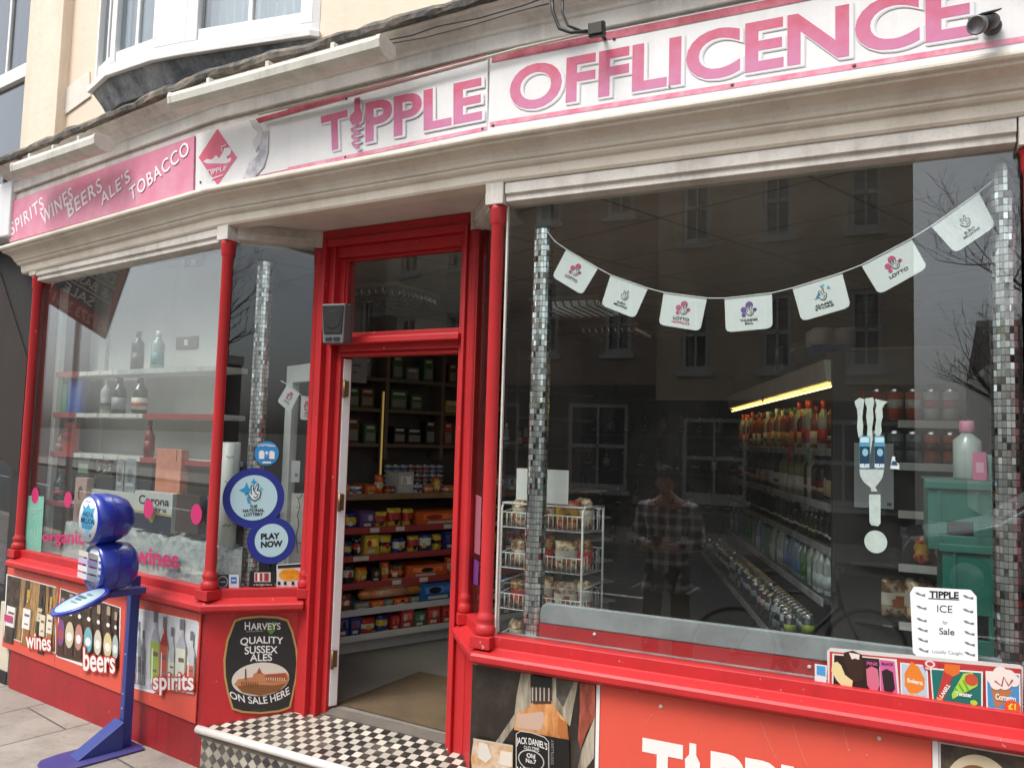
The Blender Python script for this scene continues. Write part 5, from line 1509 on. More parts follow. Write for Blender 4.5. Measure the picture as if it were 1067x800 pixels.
# crumpled grey cloth along the window foot
CLOTH = mat('crumpled grey cloth', (.52, .54, .54), .75, col2=(.30, .32, .325), scale=14, bump=.9, bscale=30)
def cloth(name, label, fr, a0, a1, o0, o1, z, amp, seed):
    rr = random.Random(seed); ph = [(rr.uniform(8, 34), rr.uniform(8, 34), rr.uniform(0, 6)) for _ in range(9)]
    na_, no_ = 90, 26; b = MB(); vs = []
    for i in range(na_ + 1):
        for j in range(no_ + 1):
            a = a0 + (a1 - a0) * i / na_; o = o0 + (o1 - o0) * j / no_
            f = sum(abs(math.sin(a * p_ + o * q_ + r_)) for p_, q_, r_ in ph) / 9
            e = min(1, j / 3)
            vs.append(fr.P(a, z + e * (amp * (.72 + .40 * f) + .010 * rr.random()), o + .012 * (f - .5)))
    b.add(vs, [(i * (no_ + 1) + j, (i + 1) * (no_ + 1) + j, (i + 1) * (no_ + 1) + j + 1, i * (no_ + 1) + j + 1) for i in range(na_) for j in range(no_)], CLOTH)
    b.closed = False
    return tag(b.build(name), label, 'cloth')
cloth('crumpled_cloth', 'crumpled grey cloth lying along the foot of the left window display', FL, .50, FL.L - .04, -.046, -.16, .942, FL.px(150, 557, -.06)[1] - .942, 5)
cloth('crumpled_cloth', 'crumpled grey cloth at the foot of the narrow side pane by the column', FS, .03, .16, -.046, -.20, .942, .20, 8)

# side pane: tubes, white board, second bunting -------------------------------------------
b = MB(); b.prism([Vector((x, y, .90)) for x, y in (P2(FS, .02, -.04), P2(FS, FS.L - .02, -.04), P2(FS, FS.L - .03, -.07), P2(FS, .25, -.28), P2(FS, .02, -.28))], (0, 0, .037), SHW)
tag(b.build('display_ledge'), 'white ledge inside the narrow pane left of the door', 'ledge')
a = FS.px(238, 520, -.14)[0]
t = thing('poster_tube', 'tall white tube with small black prints behind the left edge of the side pane', 'tube', FS.P(a, .94, -.14))
b = MB(); z1 = FS.px(238, 461, -.14)[1]; b.lathe(FS.P(a, 0, -.14), [(.052, 1.03), (.052, z1), (.046, z1 + .002), (.046, z1 - .02)], ink('#dcdcd8'), 24); b.build('tube', t)
b = MB(); b.lathe(FS.P(a, 0, -.14), [(.053, .94), (.053, 1.029)], ink('#c9953a'), 24); b.build('tube_base', t)
for k, dz in enumerate((.08, .22, .34, .46)):
    p = Print(Fr(P2(FS, a - .05, -.085), P2(FS, a + .05, -.085)), 0, .0004)
    p.line([(.03 + .008 * q, z1 - dz + .008 * math.sin(q * 2.1 + k)) for q in range(6)], .004, LBK)
    p.build('print', t)
(a0, z0), (a1, z1) = FS.px(301, 575, -.06), FS.px(321, 514, -.06)
t = thing('white_board', 'white board with a jagged black crack line leaning behind the side pane', 'board', FS.P(a0, z0, -.06))
b = frame_box(FS, a0, a1, .94, z1, -.060, -.068, ink('#cfd1cc')); b.build('panel', t)
p = Print(FS, -.059, .0004); ZC = lambda pts: FS.zm(pts, 225, 460, .2, -.059)
p.line(ZC([(450, 275), (430, 300), (438, 340), (425, 380), (432, 430), (418, 490), (425, 580)]), .004, LBK); p.line(ZC([(430, 300), (420, 285)]), .003, LBK); p.line(ZC([(420, 525), (455, 535)]), .003, LBK); p.line(ZC([(438, 345), (415, 340)]), .003, LBK)
p.build('crack_print', t)
(a0, z0), (a1, z1) = FS.px(303, 502, -.10), FS.px(313, 480, -.10)
t = thing('paper_note', 'small white paper note hanging behind the side pane above the white board', 'note', FS.P(a0, z0, -.1))
p = Print(FS, -.10, .0005); p.rect(a0, z0, a1, z1, ink('#d6dade')); p.build('paper', t)
p = Print(FS, -.099, .0005); p.rect(a0 + .02, z0 + .03, a1 - .01, z0 + .05, ink('#8a9098')); p.build('print', t)

# mirrored tile columns -------------------------------------------------------------------------
MIR = mat('mirror tile', (.95, .96, .95), .30, 1.0)
MIR2 = mat('bright mirror tile', (.92, .94, .92), .04, 1.0)
GROUT = mat('mirror grout', (.16, .16, .15), .6)
def mirror_column(label, c, r, z0, z1, seed):
    rr = random.Random(seed); b = MB(); n = 22; tz = .026
    c = Vector((c[0], c[1], 0))
    b.lathe(c, [(r * .955, z0), (r * .955, z1)], GROUT, n)
    k = int((z1 - z0) / tz)
    for i in range(k):
        for j in range(n):
            if rr.random() < .03: continue
            t0, t1 = 2 * math.pi * (j + .04) / n, 2 * math.pi * (j + .96) / n
            za, zb_ = z0 + tz * i + .0016, z0 + tz * (i + 1) - .0016
            jt = [rr.uniform(-.0008, .0008) for _ in range(2)]
            q = []
            for t_, zz, s_ in ((t0, za, -1), (t1, za, 1), (t1, zb_, 1), (t0, zb_, -1)):
                e = r + jt[0] * s_ + jt[1] * (1 if zz == zb_ else -1) * .6
                q.append(c + Vector((math.cos(t_) * e, math.sin(t_) * e, zz)))
            b.add(q, [(0, 1, 2, 3)], MIR if rr.random() < .8 else MIR2)
    b.closed = False
    return tag(b.build('mirrored_column'), label, 'column')
pc = atY(560, 500, 3.33); mirror_column('mirror tiled column just inside the left end of the big right window', (pc.x, pc.y), .046, .80, FR.px(560, 238, -.16)[1], 1)
pc = atY(1050, 500, 3.33); mirror_column('mirror tiled column at the right end of the big right window', (pc.x, pc.y), .050, .80, 2.86, 2)
a = FS.px(268, 450, -.13)[0]; pc = FS.P(a, 0, -.13); mirror_column('mirror tiled column behind the narrow pane left of the door', (pc.x, pc.y), .046, .938, FS.px(268, 272, -.13)[1], 3)
b = MB()
for x, y, r in ((560, 3.33, .05), (1050, 3.33, .054)):
    pass
pc = atY(560, 500, 3.33)
b.lathe((pc.x, pc.y, 0), [(.040, FR.px(560, 238, -.16)[1] + .002), (.042, 3.02)], mat('bare column', (.30, .29, .27), .6), 16)
tag(b.build('bare_column_top'), 'plain grey column top above the left mirror tiled column', 'column')

# bunting ---------------------------------------------------------------------------------------
CARD = mat('bunting card', (.76, .78, .78), .5)
def bunting(label, fr, off, cards, string, loc):
    t = thing('bunting', label, 'bunting', loc)
    b = MB(); b.tube([fr.P(a, z, off) for a, z in string], .0024, CARD, 6); b.build('string', t)
    for quad, kind in cards:
        tl, tr_, br, bl = [Vector(q) for q in quad]
        pts = []
        for i, (q, pr_, nx) in enumerate(((bl, tl, br), (br, bl, tr_))):
            d0, d1 = (pr_ - q), (nx - q)
            pts += [q + d0 * .12, q + d0 * .035 + d1 * .035, q + d1 * .12] if i == 0 else [q + d0 * .12, q + d0 * .035 + d1 * .035, q + d1 * .12]
        outline = [tl] + pts + [tr_]
        b = MB(); b.prism([fr.P(v.x, v.y, off - .0025) for v in outline], fr.n * .001, CARD); cd_ = b.build('card', t)
        qf = QFr(fr, [bl, br, tr_, tl], off - .0010); p = Print(qf, 0, .0004)
        w_ = (br - bl).length; h_ = (tl - bl).length
        class _: pass
        cols = {'lotto': ('#df5a8c', '#c8356c'), 'thunder': ('#7a58b0', '#4a3f8a'), 'game': ('#3a9fd6', '#66bfe2'), 'euro': (None, None), 'hot': ('#e06a9a', '#d04a80')}[kind]
        asp = w_ / h_
        if cols[0] and kind != 'game':
            for x, y, r, cc in ((.52, .72, .11, 0), (.40, .60, .085, 0), (.64, .58, .05, 1), (.40, .45, .06, 0)): p.ell(x, y, r / asp * .95, r, ink(cols[cc]), 24)
        elif kind == 'game':
            p.shape([(.36, .48), (.50, .72), (.54, .50)], ink(cols[0])); p.shape([(.52, .82), (.62, .84), (.56, .72)], ink(cols[1])); p.shape([(.64, .70), (.72, .66), (.68, .78)], ink(cols[1]))
        class HP(Print): pass
        s_ = .22
        L = Print(QFr(fr, [bl, br, tr_, tl], off - .0010), .0014, .0003)
        L2 = lambda pts: pts
        # the outline hand, kept square on the card
        oldfr = L.fr
        class Sq:
            def P(s2, a, z, o=0.0): return oldfr.P(.52 + (a - .52) / asp, z, o)
        L.fr = Sq(); hand(L, .52, .54, s_, KN, CARD, .10)
        p.build('emblem', cd_); L.build('hand_drawing', cd_)
        p = Print(qf, .0006, .0003)
        txt = {'lotto': 'LOTTO', 'thunder': 'THUNDER\nBALL', 'game': 'GAME\nSTORE', 'euro': 'EURO\nMILLIONS', 'hot': 'LOTTO'}[kind]
        two = '\n' in txt
        p.text(txt, [(.32, .17 if two else .23), (.70, .17 if two else .23), (.70, .33), (.32, .33)], KN, bold=.03, align='CENTER')
        if kind == 'hot': p.text('HOTPICKS', [(.30, .13), (.72, .13), (.72, .20), (.30, .20)], ink('#df5a8c'), bold=.03)
        p.build('lettering', cd_)
    return t
BO = -.085
kA, kB = 260 / 1067, 257 / 1067
A_ = lambda pts: FR.zm(pts, 560, 220, kA, BO)
B_ = lambda pts: FR.zm(pts, 810, 180, kB, BO)
bunting('string of white lottery cards drooping across the big right window', FR, BO,
        [(A_([(122, 165), (258, 245), (190, 358), (62, 280)]), 'lotto'), (A_([(312, 275), (472, 330), (415, 458), (272, 402)]), 'euro'), (A_([(540, 347), (725, 372), (695, 513), (518, 485)]), 'hot'),
         (A_([(800, 372), (1003, 350), (1005, 500), (805, 518)]), 'thunder'), (B_([(65, 500), (280, 432), (318, 580), (105, 643)]), 'game'), (B_([(362, 400), (580, 285), (650, 410), (440, 527)]), 'lotto'), (B_([(665, 232), (872, 85), (945, 230), (770, 348)]), 'euro')],
        A_([(40, 85), (75, 130), (122, 163), (258, 243), (312, 273), (472, 330), (540, 348), (725, 372), (800, 373), (1003, 350)]) + B_([(65, 499), (280, 432), (362, 400), (580, 285), (665, 232), (872, 85), (945, 25)]), FR.P(1.0, 2.4, BO))
kS = .275
S_ = lambda pts: FS.zm(pts, 210, 400, kS, -.09)
bunting('two white lottery cards on a string behind the narrow pane left of the door', FS, -.09,
        [(S_([(325, 2), (372, 36), (335, 108), (287, 66)]), 'lotto'), (S_([(378, 45), (424, 52), (420, 138), (374, 134)]), 'hot')], S_([(300, -12), (325, 1), (372, 36), (378, 45), (424, 52), (440, 54)]), FS.P(.35, 2.0, -.09))

# posters on the right pane -----------------------------------------------------------------------
kI = .3
I_ = lambda pts: FR.zm(pts, 840, 560, 227 / 757, GOFF)
t = thing('ice_notice', 'white cut cornered notice reading TIPPLE ICE for Sale on the right window', 'notice', FR.P(*I_([(480, 300)])[0], GOFF))
p = Print(FR, GOFF + .0003, .0004); p.shape(I_([(374, 170), (572, 181), (592, 204), (597, 425), (580, 441), (392, 416), (371, 398), (361, 192)]), mat('notice paper', (.78, .80, .80), .5)); p.build('paper', t)
p = Print(FR, GOFF + .0012, .0003)
p.text('TIPPLE', I_([(428, 208), (530, 212), (530, 188), (428, 184)]), KN, bold=.035); p.shape(I_([(424, 212), (532, 217), (532, 214), (424, 209)]), KN)
p.build('print', t); p = Print(FR, GOFF + .0012, .0003)
p.text('ICE', I_([(455, 258), (508, 261), (508, 236), (455, 233)]), ink('#3c4046')); p.build('print', t); p = Print(FR, GOFF + .0012, .0003); p.text('for', I_([(474, 300), (492, 301), (492, 288), (474, 287)]), ink('#6c7076')); p.build('print', t); p = Print(FR, GOFF + .0012, .0003); p.text('Sale', I_([(462, 335), (515, 339), (515, 316), (462, 312)]), ink('#2c3036'), bold=.01)
p.build('print', t); p = Print(FR, GOFF + .0012, .0003)
p.text('Locally Caught', I_([(438, 403), (545, 411), (545, 396), (438, 388)]), ink('#8a8e94'))
p.build('print', t); p = Print(FR, GOFF + .0012, .0003)
for y0, y1, x0, x1 in ((195, 205, 392, 558), (241, 252, 396, 558), (284, 293, 397, 560), (318, 330, 400, 562), (354, 367, 401, 563), (389, 402, 403, 564)):
    for x, y in ((x0, y0), (x1, y1)):
        p = Print(FR, GOFF + .0012, .0003)
        a, z = I_([(x, y)])[0]; p.shape([(a - .013, z + .004), (a - .004, z + .006), (a + .008, z - .001), (a + .020, z + .002), (a + .019, z - .008), (a + .008, z - .005), (a - .005, z - .003)], ink('#7c8086'))
        p.build('fish_mark', t)
kJ = 217 / 1067
J_ = lambda pts: FR.zm(pts, 850, 660, kJ, GOFF + .004)
t = thing('ice_cream_poster', 'long ice cream poster with lollies and cones along the foot of the window', 'poster', FR.P(*J_([(560, 250)])[0], GOFF))
outl = J_([(75, 72), (1050, 160), (1062, 175), (1062, 412), (62, 262), (58, 90)])
slab(FR, outl, GOFF + .004, .003, ink('#d9d6d2')).build('card', t)
p = Print(FR, GOFF + .0044, .0003)
p.shape(J_([(72, 90), (1054, 180), (1052, 398), (70, 255)]), ink('#c23a3a'))
p.shape(J_([(85, 100), (415, 130), (430, 318), (82, 262)]), ink('#e4dfda')); p.shape(J_([(95, 108), (325, 128), (330, 300), (90, 262)]), ink('#2b1d16')); p.shape(J_([(328, 132), (404, 140), (420, 315), (333, 300)]), ink('#d766a0'))
p.shape(J_([(256, 130), (326, 137), (328, 165), (258, 160)]), ink('#3a2430')); 
p.shape(J_([(85, 150), (110, 142), (130, 160), (150, 210), (190, 240), (185, 275), (150, 282), (110, 240), (80, 190)]), ink('#e6d6a0'))
p.shape(J_([(145, 95), (190, 85), (235, 105), (248, 150), (240, 230), (210, 250), (180, 230), (160, 170), (140, 130)]), ink('#3a241b')); p.shape(J_([(170, 95), (225, 105), (222, 132), (200, 125), (185, 130)]), ink('#e9e0d6'))
p.shape(J_([(258, 180), (285, 165), (318, 180), (328, 260), (318, 290), (280, 285), (264, 262)]), ink('#d5708c')); p.shape(J_([(338, 190), (362, 178), (395, 195), (406, 280), (390, 298), (350, 290)]), ink('#2a1f22'))
p.text('PINK', J_([(262, 158), (320, 163), (320, 146), (262, 141)]), ink('#d766a0'), bold=.02); p.text('BLACK', J_([(338, 158), (398, 163), (398, 148), (338, 143)]), KN, bold=.02)
p.shape(J_([(432, 145), (572, 160), (580, 340), (436, 318)]), ink('#e4e8ee')); p.shape(J_([(440, 152), (565, 166), (572, 330), (442, 312)]), ink('#b9cfe0'))
p.shape(J_([(490, 140), (525, 165), (558, 230), (556, 280), (520, 303), (480, 300), (455, 262), (455, 200)]), ink('#e8862f')); p.text('Solero', J_([(468, 245), (548, 262), (548, 238), (468, 224)]), WHT, bold=.03); 
for x, y in ((460, 315), (490, 312), (520, 320), (548, 325)): p.ell(*J_([(x, y)])[0], .008, .007, ink('#d8b070'), 12)
p.shape(J_([(540, 130), (630, 140), (628, 190), (556, 182)]), ink('#c8323c')); p.ell(*J_([(585, 152)])[0], .016, .012, ink('#eadcdc'), 16); p.ell(*J_([(585, 152)])[0], .010, .007, ink('#c8323c'), 14); p.text("WALL'S", J_([(560, 180), (620, 186), (620, 172), (560, 166)]), WHT, bold=.02)
p.shape(J_([(585, 172), (855, 190), (855, 378), (598, 345)]), ink('#e9ebe6')); p.shape(J_([(592, 180), (846, 198), (846, 368), (604, 336)]), ink('#1f6f68'))
p.shape(J_([(655, 185), (660, 150), (740, 158), (735, 200), (690, 222)]), ink('#e2702c')); p.shape(J_([(655, 190), (700, 215), (652, 340), (618, 332)]), ink('#c23a34')); p.text('TWIST', J_([(628, 318), (672, 250), (690, 262), (646, 330)]), WHT, bold=.03); p.shape(J_([(617, 318), (650, 325), (645, 342), (620, 340)]), ink('#caa06a'))
p.shape(J_([(755, 200), (800, 195), (830, 240), (825, 265), (700, 330), (695, 305)]), ink('#a9d84a')); p.ell(*J_([(795, 232)])[0], .020, .020, ink('#c8523a'), 20)
for k in range(3): p.line(J_([(710 + k * 22, 270 - k * 18), (735 + k * 22, 310 - k * 14)]), .006, ink('#6fae2c'))
p.text('Twister', J_([(715, 312), (800, 322), (800, 300), (715, 290)]), WHT, bold=.03); p.ell(*J_([(808, 348)])[0], .011, .009, ink('#b9d23a'), 14)
p.shape(J_([(868, 185), (1045, 200), (1048, 400), (872, 375)]), ink('#e9ebee')); p.shape(J_([(875, 195), (1038, 208), (1040, 392), (880, 370)]), ink('#4a93c8'))
p.shape(J_([(895, 270), (1010, 285), (935, 372), (915, 365)]), ink('#b9784a'))
for x, y, r in ((905, 220, .02), (945, 200, .022), (985, 215, .022), (1010, 235, .018), (960, 240, .024), (920, 250, .018)): p.ell(*J_([(x, y)])[0], r, r * 1.1, ink('#efe4dc'), 18)
p.line(J_([(915, 235), (950, 262), (960, 215), (985, 260), (1005, 230)]), .006, ink('#b04a4a'))
p.text('Cornetto', J_([(918, 330), (1022, 345), (1022, 312), (918, 298)]), WHT, bold=.03); p.ell(*J_([(1002, 366)])[0], .024, .021, ink('#e0562c'), 24); p.text('£1', J_([(982, 380), (1022, 384), (1022, 352), (982, 348)]), ink('#f0d84a'), bold=.04)
p.build('print', t)
sticker('price_sticker', 'small white and blue sticker left of the ice cream poster', FR, GOFF, FR.zm([(849, 712), (861, 714), (862, 693), (849, 691)], 0, 0, 1, GOFF), ink('#dfe6ea'), lambda p: p.shape(FR.zm([(851, 702), (860, 704), (860, 694), (851, 693)], 0, 0, 1, GOFF), ink('#4a9fd8')))
sticker('purple_sticker', 'purple sticker on the narrow pane right of the door', FT, GOFF, FT.zm([(491, 607), (498, 610), (499, 585), (492, 580)], 0, 0, 1, GOFF), ink('#7a3f8a'), None)
sticker('pink_sticker', 'pale pink tall sticker on the narrow pane right of the door', FT, GOFF, FT.zm([(492, 575), (500, 578), (502, 518), (495, 514)], 0, 0, 1, GOFF), ink('#b06a7a'), None)
# energy drink decal
kM = .25
M_ = lambda pts, off=GOFF: FR.zm(pts, 880, 390, kM, off)
t = thing('drink_decal', 'pale green dripping claw decal with two blue cans on the right window', 'sticker', FR.P(*M_([(115, 300)])[0], GOFF))
FROST = mat('frosted green vinyl', (.40, .48, .44), .5, col2=(.32, .40, .37), scale=30)
p = Print(FR, GOFF + .0003, .0003)
p.shape(M_([(42, 112), (62, 98), (84, 104), (80, 126), (77, 150), (74, 182), (78, 215), (74, 262), (58, 262), (52, 220), (55, 180), (52, 145), (45, 128)]), FROST)
p.shape(M_([(86, 100), (118, 96), (124, 112), (118, 145), (121, 180), (115, 225), (117, 270), (108, 330), (98, 330), (93, 265), (96, 220), (90, 175), (94, 140), (86, 120)]), FROST)
p.shape(M_([(127, 102), (152, 108), (180, 114), (166, 126), (157, 142), (160, 175), (152, 205), (155, 235), (146, 262), (130, 262), (127, 225), (132, 190), (128, 150), (134, 128)]), FROST)
p.build('claw_marks', t)
FROST2 = mat('thin frosted vinyl', (.34, .40, .39), .5, col2=(.42, .48, .46), scale=30)
p = Print(FR, GOFF + .0003, .0003)
p.shape(M_([(62, 395), (165, 395), (158, 430), (140, 455), (128, 470), (138, 486), (112, 488), (108, 470), (82, 450), (66, 425)]), FROST2)
p.shape(M_([(102, 500), (150, 500), (150, 620), (140, 632), (112, 628), (104, 616)]), FROST); p.ell(*M_([(130, 697)])[0], *[abs(x) for x in (M_([(178, 697)])[0][0] - M_([(130, 697)])[0][0], M_([(130, 650)])[0][1] - M_([(130, 697)])[0][1])], FROST, 32)
p.build('bulb_shape', t)
for x in (62, 124):
    p = Print(FR, GOFF + .002, .0003)
    p.shape(M_([(x, 262), (x + 6, 256), (x + 38, 256), (x + 44, 264), (x + 44, 384), (x + 38, 394), (x + 6, 392), (x, 384)]), ink('#4f97b4')); p.shape(M_([(x + 1, 300), (x + 43, 300), (x + 43, 372), (x + 1, 372)]), ink('#16384f'))
    a, z = M_([(x + 24, 325)])[0]; p.ell(a, z, .010, .014, ink('#86b9cb'), 16); p.text('RELAX', M_([(x + 3, 388), (x + 42, 388), (x + 42, 372), (x + 3, 372)]), WHT, bold=.04)
    p.shape(M_([(x + 4, 262), (x + 40, 262), (x + 40, 284), (x + 4, 284)]), ink('#bcdbe4'))
    p.build('can_picture', t)
p = Print(FR, GOFF + .002, .0003); p.shape(M_([(190, 392), (228, 396), (228, 375), (212, 360), (210, 342), (198, 342), (196, 362)]), ink('#d2dde0')); p.shape(M_([(194, 378), (222, 380), (216, 362), (200, 360)]), ink('#1f4a66')); p.build('can_picture', t)

# low grey and red board behind the right pane ------------------------------------------------------------
t = thing('window_board', 'low red board with a rounded grey top strip standing inside the right window', 'board', FR.P(.6, .94, -.1))
gz = FR.px(620, 634, -.12)[1]; gm = FR.px(620, 657, -.12)[1]; ga = FR.px(562, 650, -.12)[0]
b = MB(); b.prism([FR.P(a, z, -.12) for a, z in [(ga, gm + .002), (FR.L - .02, gm + .002), (FR.L - .02, gz), (ga + .035, gz), (ga + .012, gz - .012), (ga, gz - .04)]], FR.n * -.022, mat('grey plastic strip', (.34, .36, .375), .4, col2=(.25, .26, .27), scale=5)); b.build('grey_strip', t, .006)
b = MB(); b.prism([FR.P(a, z, -.1205) for a, z in [(ga, .90), (FR.L - .02, .90), (FR.L - .02, gm), (ga, gm)]], FR.n * -.02, RED); b.build('red_panel', t)
for x, y in ((619.5, 657.5), (843.5, 691)):
    a, z = FR.px(x, y, -.12); b = MB(); b.lathe(FR.P(a, z - .012, -.119), [(.008, 0), (.007, .003), (.003, .005)], WHT, 12, axis=FR.n); b.build('rivet', t)
b = MB(); b.prism([FR.P(0.03, .90, -.05), FR.P(FR.L, .90, -.05), FR.P(FR.L, .935, -.05), FR.P(.03, .935, -.05)], FR.n * -.07, SHG); tag(b.build('window_ledge'), 'grey inner ledge along the foot of the big right window', 'ledge')

# wire basket rack ----------------------------------------------------------------------------
RO = -.34; RD = .30
x0r, zt = FR.px(523.5, 523, RO); x1r, _z = FR.px(607.5, 530, RO); zt = (zt + _z) / 2
rack = thing('basket_rack', 'white wire basket rack of snacks inside the left end of the right window', 'rack', FR.P((x0r + x1r) / 2, FLOOR, RO - RD / 2))
b = MB()
for a in (x0r, x1r):
    b.tube([FR.P(a, FLOOR, RO), FR.P(a, zt - .02, RO), FR.P(a, zt, RO - .02), FR.P(a, zt - .01, RO - RD)], .0055, WIRE, 6)
    b.tube([FR.P(a, FLOOR, RO - RD), FR.P(a, zt - .01, RO - RD)], .0055, WIRE, 6)
    for z in (FLOOR + .15, zt - .38): b.tube([FR.P(a, z, RO), FR.P(a, z, RO - RD)], .004, WIRE, 6)
b.tube([FR.P(x0r, zt, RO - .004), FR.P(x1r, zt, RO - .004)], .0055, WIRE, 6)
b.build('frame', rack)
tiers = []
for y in (550.5, 593.5, 637, 682):
    zf = FR.px(560, y, RO)[1]; tiers.append(zf)
    b = MB(); h = .068
    rim = lambda z, g: [FR.P(x0r + .004, z, RO), FR.P(x1r - .004, z, RO), FR.P(x1r - .004, z + g, RO - RD), FR.P(x0r + .004, z + g, RO - RD), FR.P(x0r + .004, z, RO)]
    b.tube(rim(zf + h, .02), .003, WIRE, 5); b.tube(rim(zf - .004, -.02), .003, WIRE, 5)
    n = 17
    for k in range(n + 1):
        a = x0r + .004 + (x1r - x0r - .008) * k / n
        b.tube([FR.P(a, zf + h, RO), FR.P(a, zf, RO), FR.P(a, zf - .02, RO - RD), FR.P(a, zf + h + .02, RO - RD)], .0019, WIRE, 4)
    for k in range(1, 7):
        o = RO - RD * k / 7
        for a in (x0r + .004, x1r - .004): b.tube([FR.P(a, zf + h + .02 * k / 7, o), FR.P(a, zf - .02 * k / 7, o)], .0019, WIRE, 4)
    b.build('basket', rack)
for x0_, x1_, y0_, y1_ in ((538, 547.5, 520, 488), (569, 593, 524, 490)):
    (a0, z0), (a1, z1) = FR.px(x0_, y0_, RO), FR.px(x1_, y1_, RO)
    b = frame_box(FR, a0, a1 + (.05 if x0_ < 550 else 0), z0, z1, RO + .004, RO + .002, WHT); b.build('price_card', rack)
def bag_me(name, cols, seed, w=.11, d=.07, h=.15):
    """a crimped pillow packet standing up, with a printed band and spot"""
    rr = random.Random(seed); nx, nz = 12, 14; b = MB(); b.closed = False
    cols = cols if isinstance(cols, (list, tuple)) else [cols]
    ph = [(rr.uniform(3, 9), rr.uniform(3, 9), rr.uniform(0, 6)) for _ in range(4)]
    z0_, z1_ = rr.uniform(.28, .4), rr.uniform(.62, .8); sx, sz = rr.uniform(-.3, .3), rr.uniform(.3, .5)
    for side in (1, -1):
        vs = []
        for i in range(nx + 1):
            for j in range(nz + 1):
                x, z = -1 + 2 * i / nx, j / nz
                t = max(0, 1 - x ** 4) ** .5 * max(0, 1 - abs(2 * z - 1) ** 5) ** .5
                n = sum(math.sin(x * p_ + z * q_ * 2 + r_ + side) for p_, q_, r_ in ph) / 4
                vs.append((x * w / 2 * (1 - .05 * t), -side * d / 2 * t * (1 + .35 * n), z * h * (1 - .03 * t) + .004 * n * t))
        for i in range(nx):
            for j in range(nz):
                x, z = -1 + 2 * (i + .5) / nx, (j + .5) / nz
                m_ = cols[0]
                if len(cols) > 1 and z0_ < z < z1_: m_ = cols[1]
                if len(cols) > 2 and (x - sx) ** 2 + ((z - sz) * 2.4) ** 2 < .14: m_ = cols[2]
                o = [i * (nz + 1) + j, (i + 1) * (nz + 1) + j, (i + 1) * (nz + 1) + j + 1, i * (nz + 1) + j + 1]
                b.add([vs[k] for k in o], [(0, 1, 2, 3)] if side > 0 else [(3, 2, 1, 0)], m_, True)
    me = proto(b, name)
    bm = bmesh.new(); bm.from_mesh(me); bmesh.ops.remove_doubles(bm, verts=bm.verts, dist=.0004); bm.to_mesh(me); bm.free()
    return me
BAGM = [mat('snack bag ' + c, lin(c), .25, col2=lin(d), scale=26, lo=.45, hi=.55, spec=.7) for c, d in (('#8a5f3c', '#d8c2a0'), ('#6f4a2c', '#b98d5c'), ('#b9a58c', '#7a5a3c'), ('#a03c2c', '#d08a4c'))]
bags = [bag_me('snack_bag', [m, (ink('#d8cfc0'), ink('#c23a34'), ink('#e6dcc8'), ink('#e0b03a'))[i], ink('#b0662c')], i + 3, .13, .075, .16) for i, m in enumerate(BAGM)]
tn_ = ('top', 'second', 'third', 'lowest')
for ti, zf in enumerate(tiers):
    for k in range(6):
        a = x0r + .05 + (x1r - x0r - .10) * k / 5
        i = (k + ti * 2) % 3 if not (ti == 0 and k == 4) else 3
        place(bags[i], 'snack_bag', FR.P(a, zf - .004, RO - .10 - .05 * (k % 2)), ('red and orange' if i == 3 else ('brown and cream', 'tan', 'beige')[i]) + ' bag of snacks in the %s wire basket' % tn_[ti], 'snack bag', 'snack bags in the wire baskets', rz=.35 * ((k * 7) % 5 - 2), sc=.80 + .07 * (k % 3))

# chiller cabinet running back into the shop --------------------------------------------------------------
N = Vector((-.212, 4.4, 0)); dch = Vector((-.311, .950, 0)).normalized(); LC = 3.4
CF = Fr((N.x + dch.x * LC, N.y + dch.y * LC), (N.x, N.y))
ch = thing('drinks_chiller', 'long dark drinks chiller with a yellow strip light running back into the shop', 'chiller', CF.P(LC / 2, FLOOR, -.2))
CHD = worn('chiller dark', (.050, .046, .044), (.09, .08, .075), .4, rough=.5, bump=.02)
CHW = worn('chiller canopy', (.74, .73, .69), (.5, .48, .44), .4, rough=.5, bump=.02)
frame_box(CF, 0, LC, FLOOR, 2.26, -.42, -.46, CHD).build('back_panel', ch)
frame_box(CF, LC, LC + .04, FLOOR, 2.262, .03, -.46, CHD).build('end_panel', ch, .004)
frame_box(CF, 0, LC - .001, 2.262, 2.30, .06, -.46, CHD).build('top_panel', ch)
b = MB(); b.prism([CF.P(0, 2.262, .065), CF.P(0, 2.262, -.05), CF.P(0, 2.13, -.02), CF.P(0, 2.15, .05)], CF.u * (LC - .002), CHW); b.build('canopy', ch, .004)
LED = mat('yellow strip light', (1.0, .66, .20), .5, emit=3.4)
for k in range(5):
    frame_box(CF, .06 + k * .68, .06 + k * .68 + .64, 2.121, 2.127, .03, .014, LED).build('strip_light', ch)
shz = (1.795, 1.505, 1.285, 1.03, .80)
for i, z in enumerate(shz):
    f0 = (0, 0, .02, .06, .27)[i]
    b = frame_box(CF, 0, LC - .002, z - .02, z, f0, -.418, CHD); sh = b.build('shelf', ch)
    for k in range(4):
        frame_box(CF, .02 + k * .85, .02 + k * .85 + .82, z - .034, z + .006, f0 + .012, f0 + .001, SHG).build('shelf_edge', sh, .003)
frame_box(CF, 0, LC - .002, FLOOR, .76, .26, -.41, CHD).build('base', ch)
rr = random.Random(11)
rows = ((0, spirs, .093, 'spirit bottle', 'bottle', 'top', -.05), (1, wines_, .09, 'wine bottle', 'bottle', 'second', -.05), (2, smalls, .074, 'small dark beer bottle', 'bottle', 'third', -.04), (3, waters, .080, 'plastic drink bottle', 'bottle', 'fourth', 0.0), (4, cans_, .072, 'drink can', 'can', 'lowest', .21))
